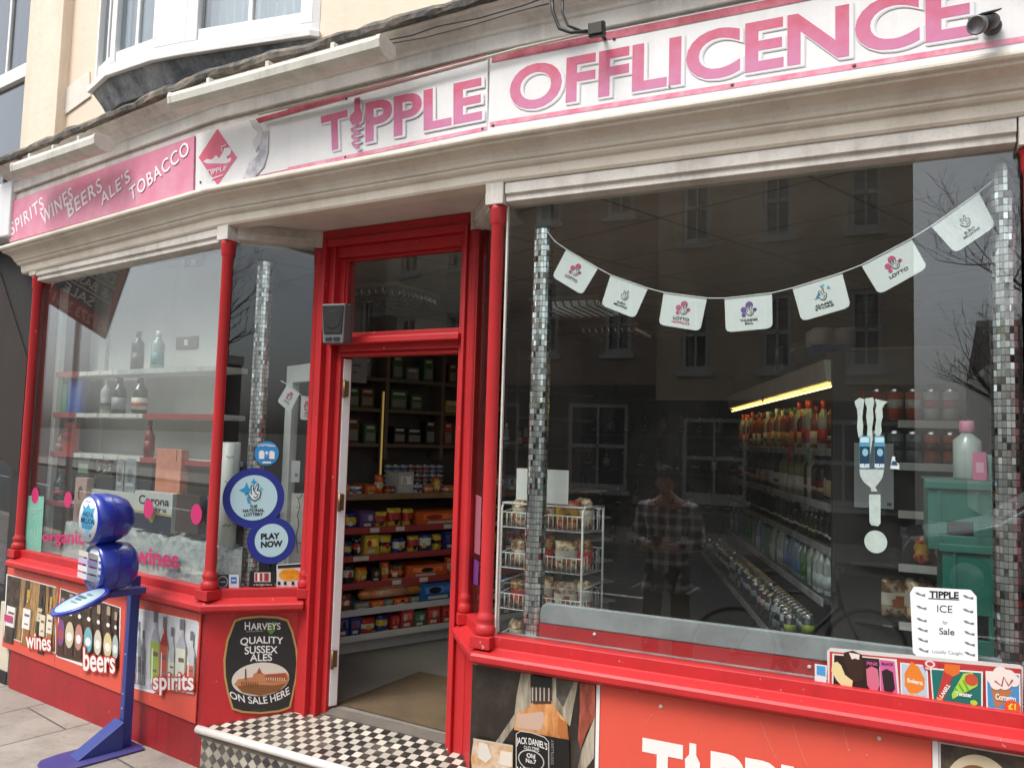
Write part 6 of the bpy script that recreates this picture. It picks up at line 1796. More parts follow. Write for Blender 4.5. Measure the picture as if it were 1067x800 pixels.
for si, pool, stp, nm, cat_, ord_, of in rows:
    n = int((LC - .08) / stp)
    for k in range(n):
        if rr.random() < .05: continue
        i = int((k / 4 + rr.random() * 1.4)) % len(pool)
        if si == 4:
            place(pool[(i + k) % len(pool)], 'drink_can', CF.P(LC - .04 - k * stp, shz[si] + .0005, .13), 'drink can in the row on the lowest shelf of the chiller', 'can', 'drink cans on the lowest chiller shelf', rz=k)
        place(pool[i], nm.replace(' ', '_'), CF.P(LC - .06 - k * stp, shz[si] + .0005, of + rr.uniform(-.012, .012)), '%s in the row on the %s shelf of the chiller' % (nm, ord_), cat_, '%ss on the %s chiller shelf' % (nm, ord_), rz=rr.uniform(0, 6), sc=rr.uniform(.93, 1.03))
# price stars hanging on the shelf edges
for x, y, h, nm in ((795, 412, '#d8502c', 'orange red price star under the canopy of the chiller'), (823, 470, '#d84a2c', 'orange red price star on the shelf edge of the chiller beside the green star'), (843, 473, '#3f9a4a', 'green price star on the shelf edge of the chiller')):
    d = ray(x, y); o = CF.o + CF.n * .05; t_ = (o - CAM).dot(CF.n) / d.dot(CF.n); c = CAM + d * t_
    b = MB(); pts = []
    for k in range(20):
        r = .055 if k % 2 else .038; pts.append(c + CF.u * (r * math.cos(k * math.pi / 10)) + ZV * (r * math.sin(k * math.pi / 10)))
    b.prism(pts, CF.n * .002, ink(h)); tag(b.build('price_star'), nm, 'price tag')
# kitchen roll pack and cards on top
c = CF.P(LC - .75, 2.301, -.1)
t = thing('kitchen_roll_pack', 'blue and white wrapped pack of kitchen rolls on top of the chiller', 'kitchen rolls', c)
for k in range(2):
    for j in range(2):
        b = MB(); b.lathe(c + CF.u * (.13 * k - .06) - CF.n * (.13 * j), [(.060, 0), (.063, .01), (.063, .12)], ink('#3f86d8'), 18); b.lathe(c + CF.u * (.13 * k - .06) - CF.n * (.13 * j), [(.0632, .12), (.0632, .215), (.058, .222), (.022, .222), (.02, .20)], ink('#ffffff'), 18); b.build('roll', t)
for s_, h, nm, lb in ((1.55, .24, '#b9bdc0', 'grey printed card leaning on top of the chiller, left of the kitchen rolls'), (2.05, .20, '#8d9296', 'grey box on top of the chiller behind the kitchen rolls')):
    carton('shop_card', lb, 'card', CF, s_, s_ + .16, 2.301, 2.301 + h, -.06, -.09 if 'card' in lb else -.2, ink(nm), lambda p, a0, a1, z0, z1: (p.shape([(a0 + .03, z0 + .05), (a1 - .04, z0 + .07), (a1 - .03, z1 - .06), (a0 + .05, z1 - .08)], ink('#4a4e52')), p.rect(a0 + .02, z1 - .05, a1 - .03, z1 - .03, ink('#dfe2e4'))))
# end gondola with cans
GE = Fr((-.150, 4.36), (.372, 4.36))
ge = thing('end_shelf_unit', 'dark end shelf unit with white shelf edges facing the right window', 'shelf unit', GE.P(.26, FLOOR, -.15))
frame_box(GE, -.02, GE.L + .02, FLOOR, 2.30, -.30, -.33, CHD).build('back_panel', ge)
frame_box(GE, GE.L, GE.L + .025, FLOOR, 2.301, 0, -.30, CHD).build('side_panel', ge)
frame_box(GE, -.02, GE.L - .001, 2.13, 2.302, -.002, -.299, worn('header panel', (.10, .092, .085), (.06, .055, .05), .4)).build('header', ge)
frame_box(GE, .0, GE.L - .05, 2.304, 2.318, .0, -.25, mat('brown board', (.22, .14, .08), .6)).build('top_board', ge)
for z in (1.945, 1.735, 1.50, 1.24, .96):
    frame_box(GE, .0, GE.L - .001, z - .02, z, -.02, -.299, CHD).build('shelf', ge)
    frame_box(GE, .22, GE.L - .002, z - .03, z + .008, -.006, -.0195, SHW).build('shelf_edge', ge, .002)
for si, z in enumerate((1.945, 1.735)):
    for k in range(6):
        for j in range(2):
            place(redcans[(k // 2 + si * 2 + j) % 5], 'soft_drink_can', GE.P(.045 + .082 * k, z + .0005, -.07 - .085 * j), 'soft drink can in the row on the %s white edged shelf of the end unit' % ('upper', 'lower')[si], 'can', 'soft drink cans on the %s end shelf' % ('upper', 'lower')[si], rz=rr.uniform(0, 6), sc=1.12)
for k in range(4):
    place(bags[(k * 2) % 4], 'snack_bag', GE.P(.08 + .12 * k, .9605, -.12), 'bag of bread rolls on the bottom visible shelf of the end unit', 'snack bag', 'bags of rolls on the end unit', rz=.4 * k, sc=1.35)
    place(bags[(k + 1) % 4], 'snack_bag', GE.P(.08 + .12 * k, 1.2405, -.14), 'bag of sweets on the second lowest shelf of the end unit', 'snack bag', 'bags of sweets on the end unit', rz=.9 * k, sc=.9)
(a0, z0), (a1, z1) = GE.px(890, 528, .01), GE.px(931, 462, .01)
t = thing('white_notice', 'plain white paper taped to the end shelf unit behind the can decal', 'notice', GE.P(a0, z0, .01))
p = Print(GE, .012, .0004); p.rect(a0, z0, a1, z1, ink('#c4c8c8')); p.build('paper', t); p = Print(GE, .0135, .0004); p.rect(a1 - .03, z0 + .015, a1 - .01, z0 + .03, ink('#6a6e70')); p.build('mark', t)
# teal crates
TEAL = worn('teal crate plastic', (.020, .135, .105), (.04, .16, .13), .4, rough=.4, streak=False, bump=.03)
def crate(label, x0, x1, y0, y1, Y, dep):
    q0, q1 = atY(x0, y1, Y), atY(x1, y0, Y)
    fr = Fr((q0.x, Y), (q1.x, Y)); z0, z1 = q0.z, q1.z; L = fr.L
    t = thing('plastic_crate', label, 'crate', fr.P(L / 2, z0, -dep / 2))
    b = MB(); h = z1 - z0
    def wall(p0, p1): 
        b.prism([p0 + ZV * z0, p1 + ZV * z0, p1 + ZV * z1, p0 + ZV * z1], (p1 - p0).cross(ZV).normalized() * -.012, TEAL)
    g = lambda a, o: fr.P(a, 0, o)
    # front with a hand hole
    hx0, hx1, hz0, hz1 = L * .22, L * .52, z0 + h * .22, z0 + h * .42
    for a0, a1, q0_, q1_ in ((0, L, z0, hz0), (0, L, hz1, z1), (0, hx0, hz0, hz1), (hx1, L, hz0, hz1)):
        frame_box(fr, a0, a1, q0_, q1_, 0, -.012, TEAL, b)
    frame_box(fr, 0, .012, z0, z1, -.0125, -dep, TEAL, b); frame_box(fr, L - .012, L, z0, z1, -.0125, -dep, TEAL, b); frame_box(fr, .0125, L - .0125, z0, z1, -dep + .012, -dep, TEAL, b); frame_box(fr, .0125, L - .0125, z0, z0 + .012, -.0125, -dep + .0125, TEAL, b)
    b.build('tub', t, .003)
    b = MB(); frame_box(fr, -.012, L + .012, z1 - .028, z1 + .002, .014, .0005, TEAL, b); b.build('rim', t, .003)
    for a in (.12, .55, .9):
        b = MB(); frame_box(fr, L * a, L * a + .010, z0 + .01, z1 - .03, .008, .0005, TEAL, b); b.build('rib', t)
    return fr, z1
fr2, _ = crate('lower teal plastic crate of the stack at the right end of the right window', 983, 1075, 573, 690, 3.56, .36)
fr1, zc = crate('upper teal plastic crate of the stack at the right end of the right window', 967, 1060, 505, 571.5, 3.57, .36)
b = frame_box(fr1, -.01, fr1.L + .02, zc + .0025, zc + .010, .0, -.35, mat('crate lid', (.10, .17, .16), .5)); tag(b.build('crate_lid'), 'flat green grey lid on the upper teal crate', 'lid')
lid = zc + .0105
def small_bottle(label, x, h, r, glass, cap):
    c = atY(x, 490, 3.68); c.z = lid
    t = thing('toiletry_bottle', label, 'bottle', c)
    b = MB(); b.lathe(c, [(r * .9, 0), (r, .005), (r, h * .66), (r * .5, h * .76), (r * .42, h * .8)], glass, 18); b.build('bottle_body', t)
    b = MB(); b.lathe(c, [(r * .5, h * .80), (r * .55, h * .81), (r * .5, h), (r * .3, h * 1.005)], cap, 16); b.build('cap', t)
    return t
small_bottle('clear bottle with a pink cap standing on the teal crates', 1008, .235, .052, GLS('#a9b3b0'), ink('#e58fae'))
(q0, q1) = atY(1014, 498, 3.62), atY(1028, 468, 3.62); frT = Fr((q0.x, 3.62), (q1.x, 3.62))
carton('pink_pack', 'pink pack beside the pink capped bottle on the teal crates', 'pack', frT, 0, frT.L, lid, lid + .11, 0, -.06, ink('#d9709c'), lambda p, a0, a1, z0, z1: p.rect(a0 + .01, z0 + .03, a1 - .01, z1 - .04, ink('#eab0c8')))
(q0, q1) = atY(1029, 498, 3.66), atY(1040, 468, 3.66); frT = Fr((q0.x, 3.66), (q1.x, 3.66))
carton('mint_pack', 'pale mint pack at the right end of the teal crates', 'pack', frT, 0, frT.L, lid, lid + .10, 0, -.06, ink('#86bfae'))

# shelving along the side wall, seen through the open door ---------------------------------------------------
_a, _b = atZ(351, 682.5, FLOOR), atZ(470, 664, FLOOR); _d = (_b - _a).normalized()
GF = Fr(_a - _d * .12, _a + _d * 2.6)
gz_ = [GF.px(410, y)[1] for y in (516, 549.5, 577, 604, 630, 654.5, 673)]
gd = thing('grocery_shelves', 'white and red grocery shelves full of snacks facing the open door', 'shelf unit', GF.P(1.4, FLOOR, -.2))
frame_box(GF, 0, GF.L, FLOOR, 2.75, -.42, -.44, IWD).build('back_panel', gd)
frame_box(GF, 0, GF.L, FLOOR + .001, gz_[5] - .045, -.0, -.40, SHW).build('kick_plate', gd, .003)
WDS = mat('wood shelf edge', (.30, .19, .11), .5, col2=(.22, .13, .07), scale=12)
for i in range(6):
    z = gz_[i]; f0 = (-.06, .0, .02, .03, .05, .07)[i]
    m_ = (WDS, SHR, SHR, SHR, SHW, SHW)[i]
    b = frame_box(GF, 0, GF.L, z - .018, z, f0, -.418, SHW); sh = b.build('shelf', gd)
    for k in range(2):
        frame_box(GF, .004 + k * 1.2, 1.195 + k * 1.2, z - .032, z + .012, f0 + .012, f0 + .001, m_).build('shelf_edge', sh, .003)
    rr2 = random.Random(i)
    if 0 < i < 4:
        for k in range(5):
            a = rr2.uniform(.1, 1.8); frame_box(GF, a, a + .07, z - .024, z + .006, f0 + .0145, f0 + .0125, TICK).build('price_ticket', sh)
SH_NAMES = ('top', 'second', 'third', 'fourth', 'fifth', 'lowest')
PAL = {'orange': '#d8642a', 'red': '#b23a30', 'dark blue': '#2a3a72', 'yellow': '#cfae3a', 'green': '#3f6a42', 'brown': '#6a4630', 'purple': '#5d3f74', 'blue': '#2f6aa8', 'grey': '#7d8488', 'white': '#cfcfc8', 'black': '#24242a', 'pink': '#b85a80'}
bagcol = {}
BAND = {'orange': ('yellow', 'white'), 'red': ('white', 'yellow'), 'dark blue': ('yellow', 'white'), 'yellow': ('red', 'black'), 'green': ('white', 'yellow'), 'brown': ('orange', 'white'), 'purple': ('white', 'yellow'), 'blue': ('white', 'red'), 'grey': ('red', 'white'), 'white': ('blue', 'red'), 'black': ('red', 'white'), 'pink': ('white', 'purple')}
for q, (nme, h) in enumerate(PAL.items()):
    mt = mat('packet ' + nme, lin(h), .25, spec=.7)
    bagcol[nme] = [bag_me('packet', [mt, mat('packet ' + BAND[nme][v % 2], lin(PAL[BAND[nme][v % 2]]), .25, spec=.7), mat('packet ' + BAND[nme][1 - v % 2], lin(PAL[BAND[nme][1 - v % 2]]), .25, spec=.7)], q * 3 + v, .17, .06, .15) for v in range(3)]
def shelf_item(shelf, a0, a1, h, colr, kind, o0=-.05, dep=.22):
    z = gz_[shelf] + .0005; f0 = (-.06, .0, .02, .03, .05, .07)[shelf]
    lab = '%s %s on the %s shelf inside the open door' % (colr, kind, SH_NAMES[shelf])
    if kind == 'crisp packet':
        o = place(bagcol[colr][int(a0 * 53) % 3], 'crisp_packet', GF.P((a0 + a1) / 2, z, f0 - .06), lab, 'crisp packet', rz=R_(60) + .2 * ((shelf * 3 + int(a0 * 100)) % 5 - 2), sc=((a1 - a0) / .17, 1.1, h / .15))
        ITEMS.append(o); return o
    c2 = tuple(min(1, v * 1.7 + .06) for v in lin(PAL[colr]))
    return carton('grocery_box' if kind != 'biscuit tray' else 'biscuit_tray', lab, kind.split()[-1], GF, a0, a1, z, z + h, f0 - .012, f0 - dep, ink(PAL[colr]),
           lambda p, A0, A1, Z0, Z1: (p.rect(A0 + (A1 - A0) * .12, Z0 + h * .45, A1 - (A1 - A0) * .12, Z0 + h * .82, mat('print light ' + colr, c2, .4, col2=lin(PAL[colr]), scale=25)), p.rect(A0 + (A1 - A0) * .2, Z0 + h * .14, A1 - (A1 - A0) * .3, Z0 + h * .30, ink('#d9d4c4')), p.ell(A0 + (A1 - A0) * (.3 + .4 * ((A0 * 7) % 1)), Z0 + h * .6, (A1 - A0) * .16, h * .18, ink(PAL[('yellow', 'white', 'red', 'black')[int(A0 * 37) % 4]]), 14)))
rl = random.Random(41)
pools = {0: (['brown', 'white', 'orange', 'red', 'grey', 'brown'], .55), 1: (['black', 'purple', 'dark blue', 'yellow', 'green', 'brown', 'grey'], .25), 2: (['dark blue', 'black', 'dark blue', 'yellow', 'brown', 'grey', 'red'], .35),
         3: (['red', 'orange', 'black', 'brown', 'orange', 'grey', 'yellow'], .45), 4: (['brown', 'orange', 'grey', 'blue', 'green', 'yellow'], .45), 5: (['dark blue', 'black', 'dark blue', 'red', 'red', 'green', 'brown', 'pink', 'purple'], .85)}
for sh_, (pool, pc_) in pools.items():
    a = .02; k = 0
    while a < 2.05:
        w_ = rl.uniform(.06, .125); isbox = rl.random() < pc_
        if sh_ == 1 and .62 < a < 1.1 or sh_ == 3 and .62 < a < .98 or sh_ == 4 and .70 < a < 1.05:
            w_ = (.46, .34, .34)[(1, 3, 4).index(sh_)]; c_ = {1: 'orange', 3: 'orange', 4: 'blue'}[sh_]; isbox = True
        else: c_ = pool[min(len(pool) - 1, int((a / 2.05 * .6 + rl.random() * .4) * len(pool)))]
        h = rl.uniform(.09, .145) if isbox else rl.uniform(.10, .14)
        if sh_ == 4 and .2 < a < .68: h = .05; isbox = True
        if sh_ == 0: h *= rl.choice((.6, 1.0, 1.3))
        shelf_item(sh_, a, a + w_, h, c_, 'carton' if isbox else 'crisp packet'); a += w_ + rl.uniform(.004, .015); k += 1
# big orange biscuit rolls lying on the fifth shelf
for k, (a0, z_) in enumerate(((.26, .095), (.30, .155))):
    z = gz_[4] + z_
    t = thing('biscuit_roll', ('lower', 'upper')[k] + ' long orange biscuit roll lying on the fifth shelf inside the door', 'biscuits', GF.P(a0 + .25, z, -.05))
    b = MB(); b.tube([GF.P(a0, z, .0), GF.P(a0 + .02, z, .0), GF.P(a0 + .5, z, .0), GF.P(a0 + .52, z, .0)], [.01, .034, .034, .01], mat('orange wrapper', (.60, .25, .05), .3, col2=(.5, .12, .04), scale=18), 14); b.build('wrapper', t)
    b = MB(); b.tube([GF.P(a0 + .12, z, 0), GF.P(a0 + .38, z, 0)], .0345, mat('wrapper band', (.62, .42, .30), .3, col2=(.55, .2, .06), scale=30), 14); b.build('band', t)
# upper wall shelves
GU = Fr(P2(GF, 0, -.25), P2(GF, GF.L, -.25))
DKW = mat('dark wood shelf', (.13, .095, .07), .6)
us_ = thing('wall_shelves', 'dim wooden wall shelves of tobacco and bottles above the grocery shelves', 'shelf unit', GU.P(1.2, 1.7, -.1))
uz = []
for y in (397, 428, 463):
    z = GU.px(440, y)[1]; uz.append(z)
    frame_box(GU, 0, GU.L, z - .025, z, 0, -.16, DKW).build('shelf', us_)
for a in (.0, .55, 1.05, 1.8): frame_box(GU, a, a + .03, gz_[0] + .25, 2.6, .002, -.16, DKW).build('divider', us_)
for sh_ in range(3):
    a = .04; kk_ = 0
    while a < 1.38:
        w_ = rl.uniform(.07, .15); h = rl.uniform(.09, .19)
        if any(abs(a + w_ / 2 - q) < w_ / 2 + .03 for q in (.565, 1.065)): a += .05; continue
        c_ = rl.choice(['white', 'grey', 'red', 'brown', 'black', 'blue', 'green', 'yellow'])
        carton('shelf_pack', '%s pack on the %s dim wall shelf inside the door' % (c_, ('top', 'middle', 'bottom')[sh_]), 'pack', GU, a, a + w_, uz[sh_] + .0005, uz[sh_] + h, -.02, -.12, ink(PAL[c_]), lambda p, A0, A1, Z0, Z1: (p.rect(A0 + .012, Z0 + .02, A1 - .012, Z0 + (Z1 - Z0) * .55, ink('#8a8a84')), p.rect(A0 + .015, Z1 - .035, A1 - .02, Z1 - .015, ink('#c9c4b4'))))
        a += w_ + rl.uniform(.005, .05)
for k in range(9):
    place(spirs[k % 6], 'spirit_bottle', GU.P(1.42 + .07 * k, uz[1 if k < 5 else 2] + .0005, -.08), 'dim bottle on the wall shelves inside the open door', 'bottle', 'bottles on the dim wall shelves', rz=k, sc=.7)
# stacked white and blue pots on the top grocery shelf
POT = [can_me('c', ink('#c4c6c6'), ink('#3f6aa0'), .07, .03), can_me('c', ink('#b9bcbc'), ink('#a03a34'), .07, .03)]
for k in range(8):
    for j in range(3):
        place(POT[(k // 3) % 2], 'small_tub', GF.P(.62 + .066 * k, gz_[0] + .151 + .0705 * j if False else gz_[0] + .001 + .0705 * (j + 0), -.29 - .001), 'small white tub in the stack behind the boxes on the top shelf', 'tub', 'small tubs stacked on the top shelf', rz=k)
# vertical yellow strip light and paper notice
a, z0 = GU.px(395, 500); _, z1 = GU.px(396, 408)
t = thing('vertical_strip_light', 'thin vertical yellow strip light among the dim shelves inside the door', 'light', GU.P(a, z0, .02))
b = frame_box(GU, a - .0035, a + .0035, z0, z1, .025, .010, mat('dim yellow strip', (.9, .62, .16), .5, emit=.12)); b.build('light_strip', t)
b = frame_box(GU, a - .016, a + .016, z0 - .01, z1 + .01, .0095, .003, CHD); b.build('backing', t)
(a0, z0), (a1, z1) = GF.px(364, 398), GF.px(383, 374)
t = thing('paper_sign', 'grey paper sign with faint lines hanging above the shelves inside the door', 'notice', GF.P(a0, z0, 0))
b = frame_box(GF, a0, a1, z0, z1, .0, -.004, ink('#9c9e9c')); b.build('paper', t)
p = Print(GF, .001, .0004)
for k in range(3): p.rect(a0 + .02, z1 - .06 - .05 * k, a1 - .05 - .03 * k, z1 - .045 - .05 * k, ink('#6c6e6e'))
p.build('print', t)

# dim far end of the shop: counter shelves seen through the right window
BK = Fr((-3.2, 8.45), (-.9, 8.45))
bk = thing('far_shelves', 'dim wooden shelves along the far wall of the shop', 'shelf unit', BK.P(1.1, FLOOR, -.1))
frame_box(BK, 0, BK.L, FLOOR, 2.5, -.30, -.32, IWD).build('back_panel', bk)
for z in (.7, 1.1, 1.5, 1.9, 2.3): frame_box(BK, 0, BK.L, z - .025, z, 0, -.299, DKW).build('shelf', bk)
for k in range(40):
    z = (.7, 1.1, 1.5, 1.9)[k % 4]
    place((wines_[:3] + smalls)[k % 6], 'far_bottle', BK.P(.08 + .05 * k, z + .0005, -.08), 'dim bottle on the far wall shelves of the shop', 'bottle', 'bottles on the far wall shelves', rz=k)
# louvred ceiling lights
CHR = mat('louvre metal', (.75, .76, .74), .15, 1.0)
for px_, py_, lab in ((600, 318, 'louvred ceiling light nearest the left mirror column'), (660, 352, 'louvred ceiling light at the far end of the shop'), (405, 306, 'louvred ceiling light seen through the pane over the door')):
    c = atZ(px_, py_, 2.99)
    if c.y > 8.2: c.y = 8.0
    t = thing('ceiling_light', lab, 'ceiling light', c)
    b = MB(); b.box((c.x - .32, c.y - .32, 2.985), (c.x + .32, c.y + .32, 3.015), mat('light tray', (.5, .5, .48), .5)); b.build('tray', t)
    b = MB()
    for k in range(9):
        b.obox((c.x - .28 + .07 * k, c.y, 2.955), (.004, 0, .006), (0, .30, 0), (-.008, 0, .026), CHR)
        b.obox((c.x, c.y - .28 + .07 * k, 2.958), (.30, 0, 0), (0, .004, .006), (0, -.008, .024), CHR)
    b.build('louvre', t)
# same-label goods share a group
from collections import Counter
cnt = Counter(o['label'] for o in ITEMS)
for o in ITEMS:
    if cnt[o['label']] > 1: o['group'] = 'identical ' + o['label'].split(' on ')[0] + 's on one shelf'
# ------------------------------------------------------------------ neighbouring building on the left
nb = thing('neighbour_building', 'cream neighbouring building with a dark upper sash window and a black shopfront', 'building', FL.P(-1.5, 0, .05))
zr = FL.px(15, 64, .1)[1]; zr2 = FL.px(15, 78, .1)[1]
def nbox(a0, a1, z0, z1, o0, o1, m, name, par=nb, bev=.004):
    return frame_box(FL, a0, a1, z0, z1, o0, o1, m).build(name, par, bev)
# upper wall: pier next to the shop, wall beyond the window, band over and under
nbox(-.19, .305, 3.20, 7.5, .10, -.15, STUCCO, 'upper_wall')
nbox(-4.6, -1.35, 3.20, 7.5, .10, -.15, STUCCO, 'upper_wall')
nbox(-1.348, -.192, 3.20, 3.46, .099, -.15, STUCCO, 'upper_wall')
nbox(-1.348, -.192, 5.9, 7.5, .099, -.15, STUCCO, 'upper_wall')
b = MB()
for a0, a1, z0, z1, o in ((-1.346, -1.27, 3.462, 5.898, .04), (-.262, -.194, 3.462, 5.898, .04), (-1.269, -.263, zr2, zr, .045), (-1.269, -.263, 3.462, 3.54, .042), (-.69, -.66, zr + .001, 5.898, .03)):
    frame_box(FL, a0, a1, z0, z1, o, o - .07, WHITE, b)
wf = b.build('upper_window', nb, .004)
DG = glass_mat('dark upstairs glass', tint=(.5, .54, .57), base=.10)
b = frame_box(FL, -1.28, -.25, 3.5, 5.88, .012, .006, DG); b.build('pane', wf)
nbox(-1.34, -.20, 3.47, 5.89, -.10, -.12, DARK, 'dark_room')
# black shopfront below
BLW = worn('black shopfront paint', (.014, .012, .012), (.03, .027, .025), .5, rough=.75, bump=.05)
BRWN = worn('dark brown board', (.020, .013, .012), (.035, .026, .023), .5, rough=.8, bump=.05)
nbox(-4.6, -.06, 2.30, 3.19, -.02, -.25, BLW, 'shop_fascia')
nbox(-.24, -.10, .55, 2.299, -.03, -.25, BLW, 'pilaster')
nbox(-.24, -.075, 0, .549, -.02, -.25, worn('cream pilaster base', (.62, .56, .45), (.3, .26, .2), .4), 'pilaster_base')
nbox(-.245, -.070, 0.001, .09, -.012, -.0195, BLW, 'plinth')
nbox(-4.6, -.241, 0, .60, -.06, -.25, BLW, 'shop_riser')
b = frame_box(FL, -4.6, -.241, .601, 2.299, -.13, -.135, glass_mat('dim shop glass', tint=(.8,.8,.8), base=.03)); b.build('shop_pane', nb)
nbox(-4.6, -.241, 1.665, 1.70, -.08, -.12, mat('silver rail', (.5, .5, .5), .3, .8), 'window_rail')
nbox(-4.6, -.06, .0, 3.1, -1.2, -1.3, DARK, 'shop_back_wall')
nbox(-4.6, -.06, .0, .58, -.26, -1.19, mat('purple display cloth', (.035, .025, .075), .8), 'display_base')
nbox(-4.6, 0.0, 7.5, 7.6, .12, -2, LEAD, 'roof')
b = MB(); b.prism([FL.P(a, z, -.016) for a, z in ((-.9, 1.75), (-.10, 1.45), (-.10, 2.28), (-.62, 2.95), (-.9, 2.95))], FL.n * .004, BRWN); b.build('brown_panel', nb)
# white alarm box and downpipe at the join
t = thing('sign_box', 'plain white box sign sticking out at the left end of the pink fascia', 'sign', FL.P(-.75, 3.4, .15))
a1 = FL.px(10.5, 215, .14)[0]; z0, z1 = FL.px(9, 245, .14)[1], FL.px(9, 189, .14)[1]
b = frame_box(FL, a1 - .7, a1, z0, z1, .14, .02, worn('white box sign', (.70, .71, .72), (.5, .5, .5), .3, rough=.4, bump=.02)); b.build('case', t, .008)
b = frame_box(FL, a1 - .5, a1 - .2, z0 + .06, z1 - .06, .0195, -.019, BLK); b.build('bracket', t)
b = MB()
pts = [FL.P(*FL.px(x, y, .09), .09) for x, y in ((63.5, -40), (63, 20), (60, 90), (57, 145))]
b.tube(pts, .007, BLK, 6); tag(b.build('black_cable'), 'thin black cable down the wall joint left of the bow window', 'cable')
b = MB()
pts = [FL.P(*FL.px(x, y, .12), .12) for x, y in ((7, 178), (5, 190), (6, 200), (3, 212))]
b.tube(pts, .016, CABLE, 8); tag(b.build('grey_pipe'), 'short grey pipe at the far left end of the eaves', 'pipe')
t = thing('shop_dummy_head', 'pale round display head in the window of the black shop on the left', 'display', FL.P(-.62, .6, -.5))
c = FL.P(-.62, 1.22, -.5)
b = MB(); b.lathe(c, [(.02, -.14), (.06, -.13), (.055, -.06), (.095, .0), (.11, .07), (.09, .14), (.03, .17)], mat('pale bust', (.5, .47, .43), .5), 18); b.build('head', t)
b = MB(); b.lathe(c, [(.16, -.64), (.17, -.35), (.12, -.18), (.021, -.141)], mat('purple cloth', (.05, .03, .10), .8), 18); b.build('draped_stand', t)

# ------------------------------------------------------------------ terrace across the road, seen in the glass
def facade(label, x0, x1, y, h, wallm, floors, nwin, gables=0, shopm=None, depth=7.0):
    t = thing('terrace_house', label, 'house', ((x0 + x1) / 2, y, 0))
    w = x1 - x0; fh = h / floors
    xs = []
    for f in range(floors):
        zb0 = f * fh
        n = nwin if f else 2
        ww = .36 * w / n * (1.5 if f == 0 else 1); wh = fh * (.58 if f else .62)
        zs = zb0 + fh * (.22 if f else .25)
        wm_ = wallm if f else SHOPD
        edges = [x0]
        for k in range(n):
            cx_ = x0 + w * (k + .5) / n; edges += [cx_ - ww / 2, cx_ + ww / 2]
        edges.append(x1)
        b = MB(); z_top = zb0 + fh - .0005
        for k in range(0, len(edges), 2): b.box((edges[k], y - .30, zs), (edges[k + 1], y, zs + wh), wm_)
        b.box((x0, y - .30, zb0), (x1, y, zs - .0005), wm_); b.box((x0, y - .30, zs + wh + .0005), (x1, y, z_top), wm_)
        b.build('wall', t)
        for k in range(n):
            a0, a1 = edges[1 + 2 * k], edges[2 + 2 * k]
            b = MB()
            for q in ((a0, zs, a0 + .09, zs + wh), (a1 - .09, zs, a1, zs + wh), (a0 + .09, zs, a1 - .09, zs + .12), (a0 + .09, zs + wh - .1, a1 - .09, zs + wh), (a0 + .09, zs + wh * .5 - .04, a1 - .09, zs + wh * .5 + .04), ((a0 + a1) / 2 - .02, zs + .12, (a0 + a1) / 2 + .02, zs + wh - .1)):
                b.box((q[0], y - .12, q[1]), (q[2], y - .05, q[3]), FWH)
            win = b.build('window', t)
            b = MB(); b.box((a0 + .05, y - .17, zs + .05), (a1 - .05, y - .16, zs + wh - .05), mat('far window glass', (.05, .055, .06), .05, spec=.8)); b.build('pane', win)
            b = MB(); b.box((a0 - .08, y + .0005, zs - .10), (a1 + .08, y + .10, zs - .002), FWH); b.build('sill', win)
    b = MB(); b.box((x0, y - .35, h), (x1, y + .14, h + .35), wallm); b.build('parapet', t, .03)
    b = MB(); b.prism([Vector((x0, y - .4, h)), Vector((x0, y - depth, h)), Vector((x0, y - depth / 2, h + 1.6))], (w, 0, 0), LEAD); b.build('roof', t)
    b = MB(); b.box((x0, y - depth, 0), (x1, y - depth + .3, h), wallm); b.box((x0, y - depth + .301, 0), (x0 + .3, y - .301, h), wallm); b.box((x1 - .3, y - depth + .301, 0), (x1, y - .301, h), wallm); b.build('rear_wall', t)
    for k in range(gables):
        gx = x1 - .55 - k * .85
        b = MB(); b.prism([Vector((gx - .36, y + .15, h - .75)), Vector((gx + .36, y + .15, h - .75)), Vector((gx, y + .15, h + .15))], (0, .25, 0), WHITE); b.build('gable', t)
    return t
SHOPD = worn('dark shopfront paint', (.055, .05, .045), (.03, .028, .026), .5, rough=.6)
FWH = worn('dull window paint', (.46, .45, .43), (.3, .29, .28), .4, rough=.5)
TAN = worn('tan render', (.46, .36, .25), (.30, .24, .17), .4, rough=.8)
BRK = worn('brown brick', (.30, .21, .16), (.2, .14, .11), .5, rough=.85)
CRMF = worn('cream render', (.55, .49, .39), (.36, .32, .26), .4, rough=.8)
GRYF = worn('grey render', (.30, .29, .28), (.2, .2, .19), .4, rough=.8)
YB = -10.2
facade('tan rendered terrace house with three white gables, last of its row opposite', -4.4, .55, YB, 8.2, TAN, 3, 3, 3)
facade('brown brick terrace house opposite, left of the tan gabled house', -9.6, -4.41, YB, 9.2, BRK, 3, 3)
facade('cream terrace house opposite, between two brown brick houses', -14.6, -9.61, YB, 8.6, CRMF, 3, 3)
facade('brown brick terrace house opposite, beyond the cream house', -20.0, -14.61, YB, 9.6, BRK, 3, 4)
facade('grey rendered terrace house at the far end of the opposite row', -26.0, -20.01, YB, 8.4, GRYF, 3, 3)
facade('low white building set back behind the bare tree across the road', 2.6, 12.0, -17.5, 4.2, worn('white render', (.70, .69, .67), (.5, .49, .47), .3, rough=.8), 1, 3)
# railing on the tan house roof
t = thing('roof_railing', 'thin black railing on the roof corner of the tan gabled house', 'railing', (-.4, YB - .3, 8.55))
for x in (-1.2, -.5, .2): b = MB(); b.tube([(x, YB - .2, 8.551), (x, YB - .2, 9.4)], .02, BLK, 6); b.build('post', t)
b = MB(); b.tube([(-1.2, YB - .2, 9.4), (.2, YB - .2, 9.4)], .02, BLK, 6); b.build('rail', t)

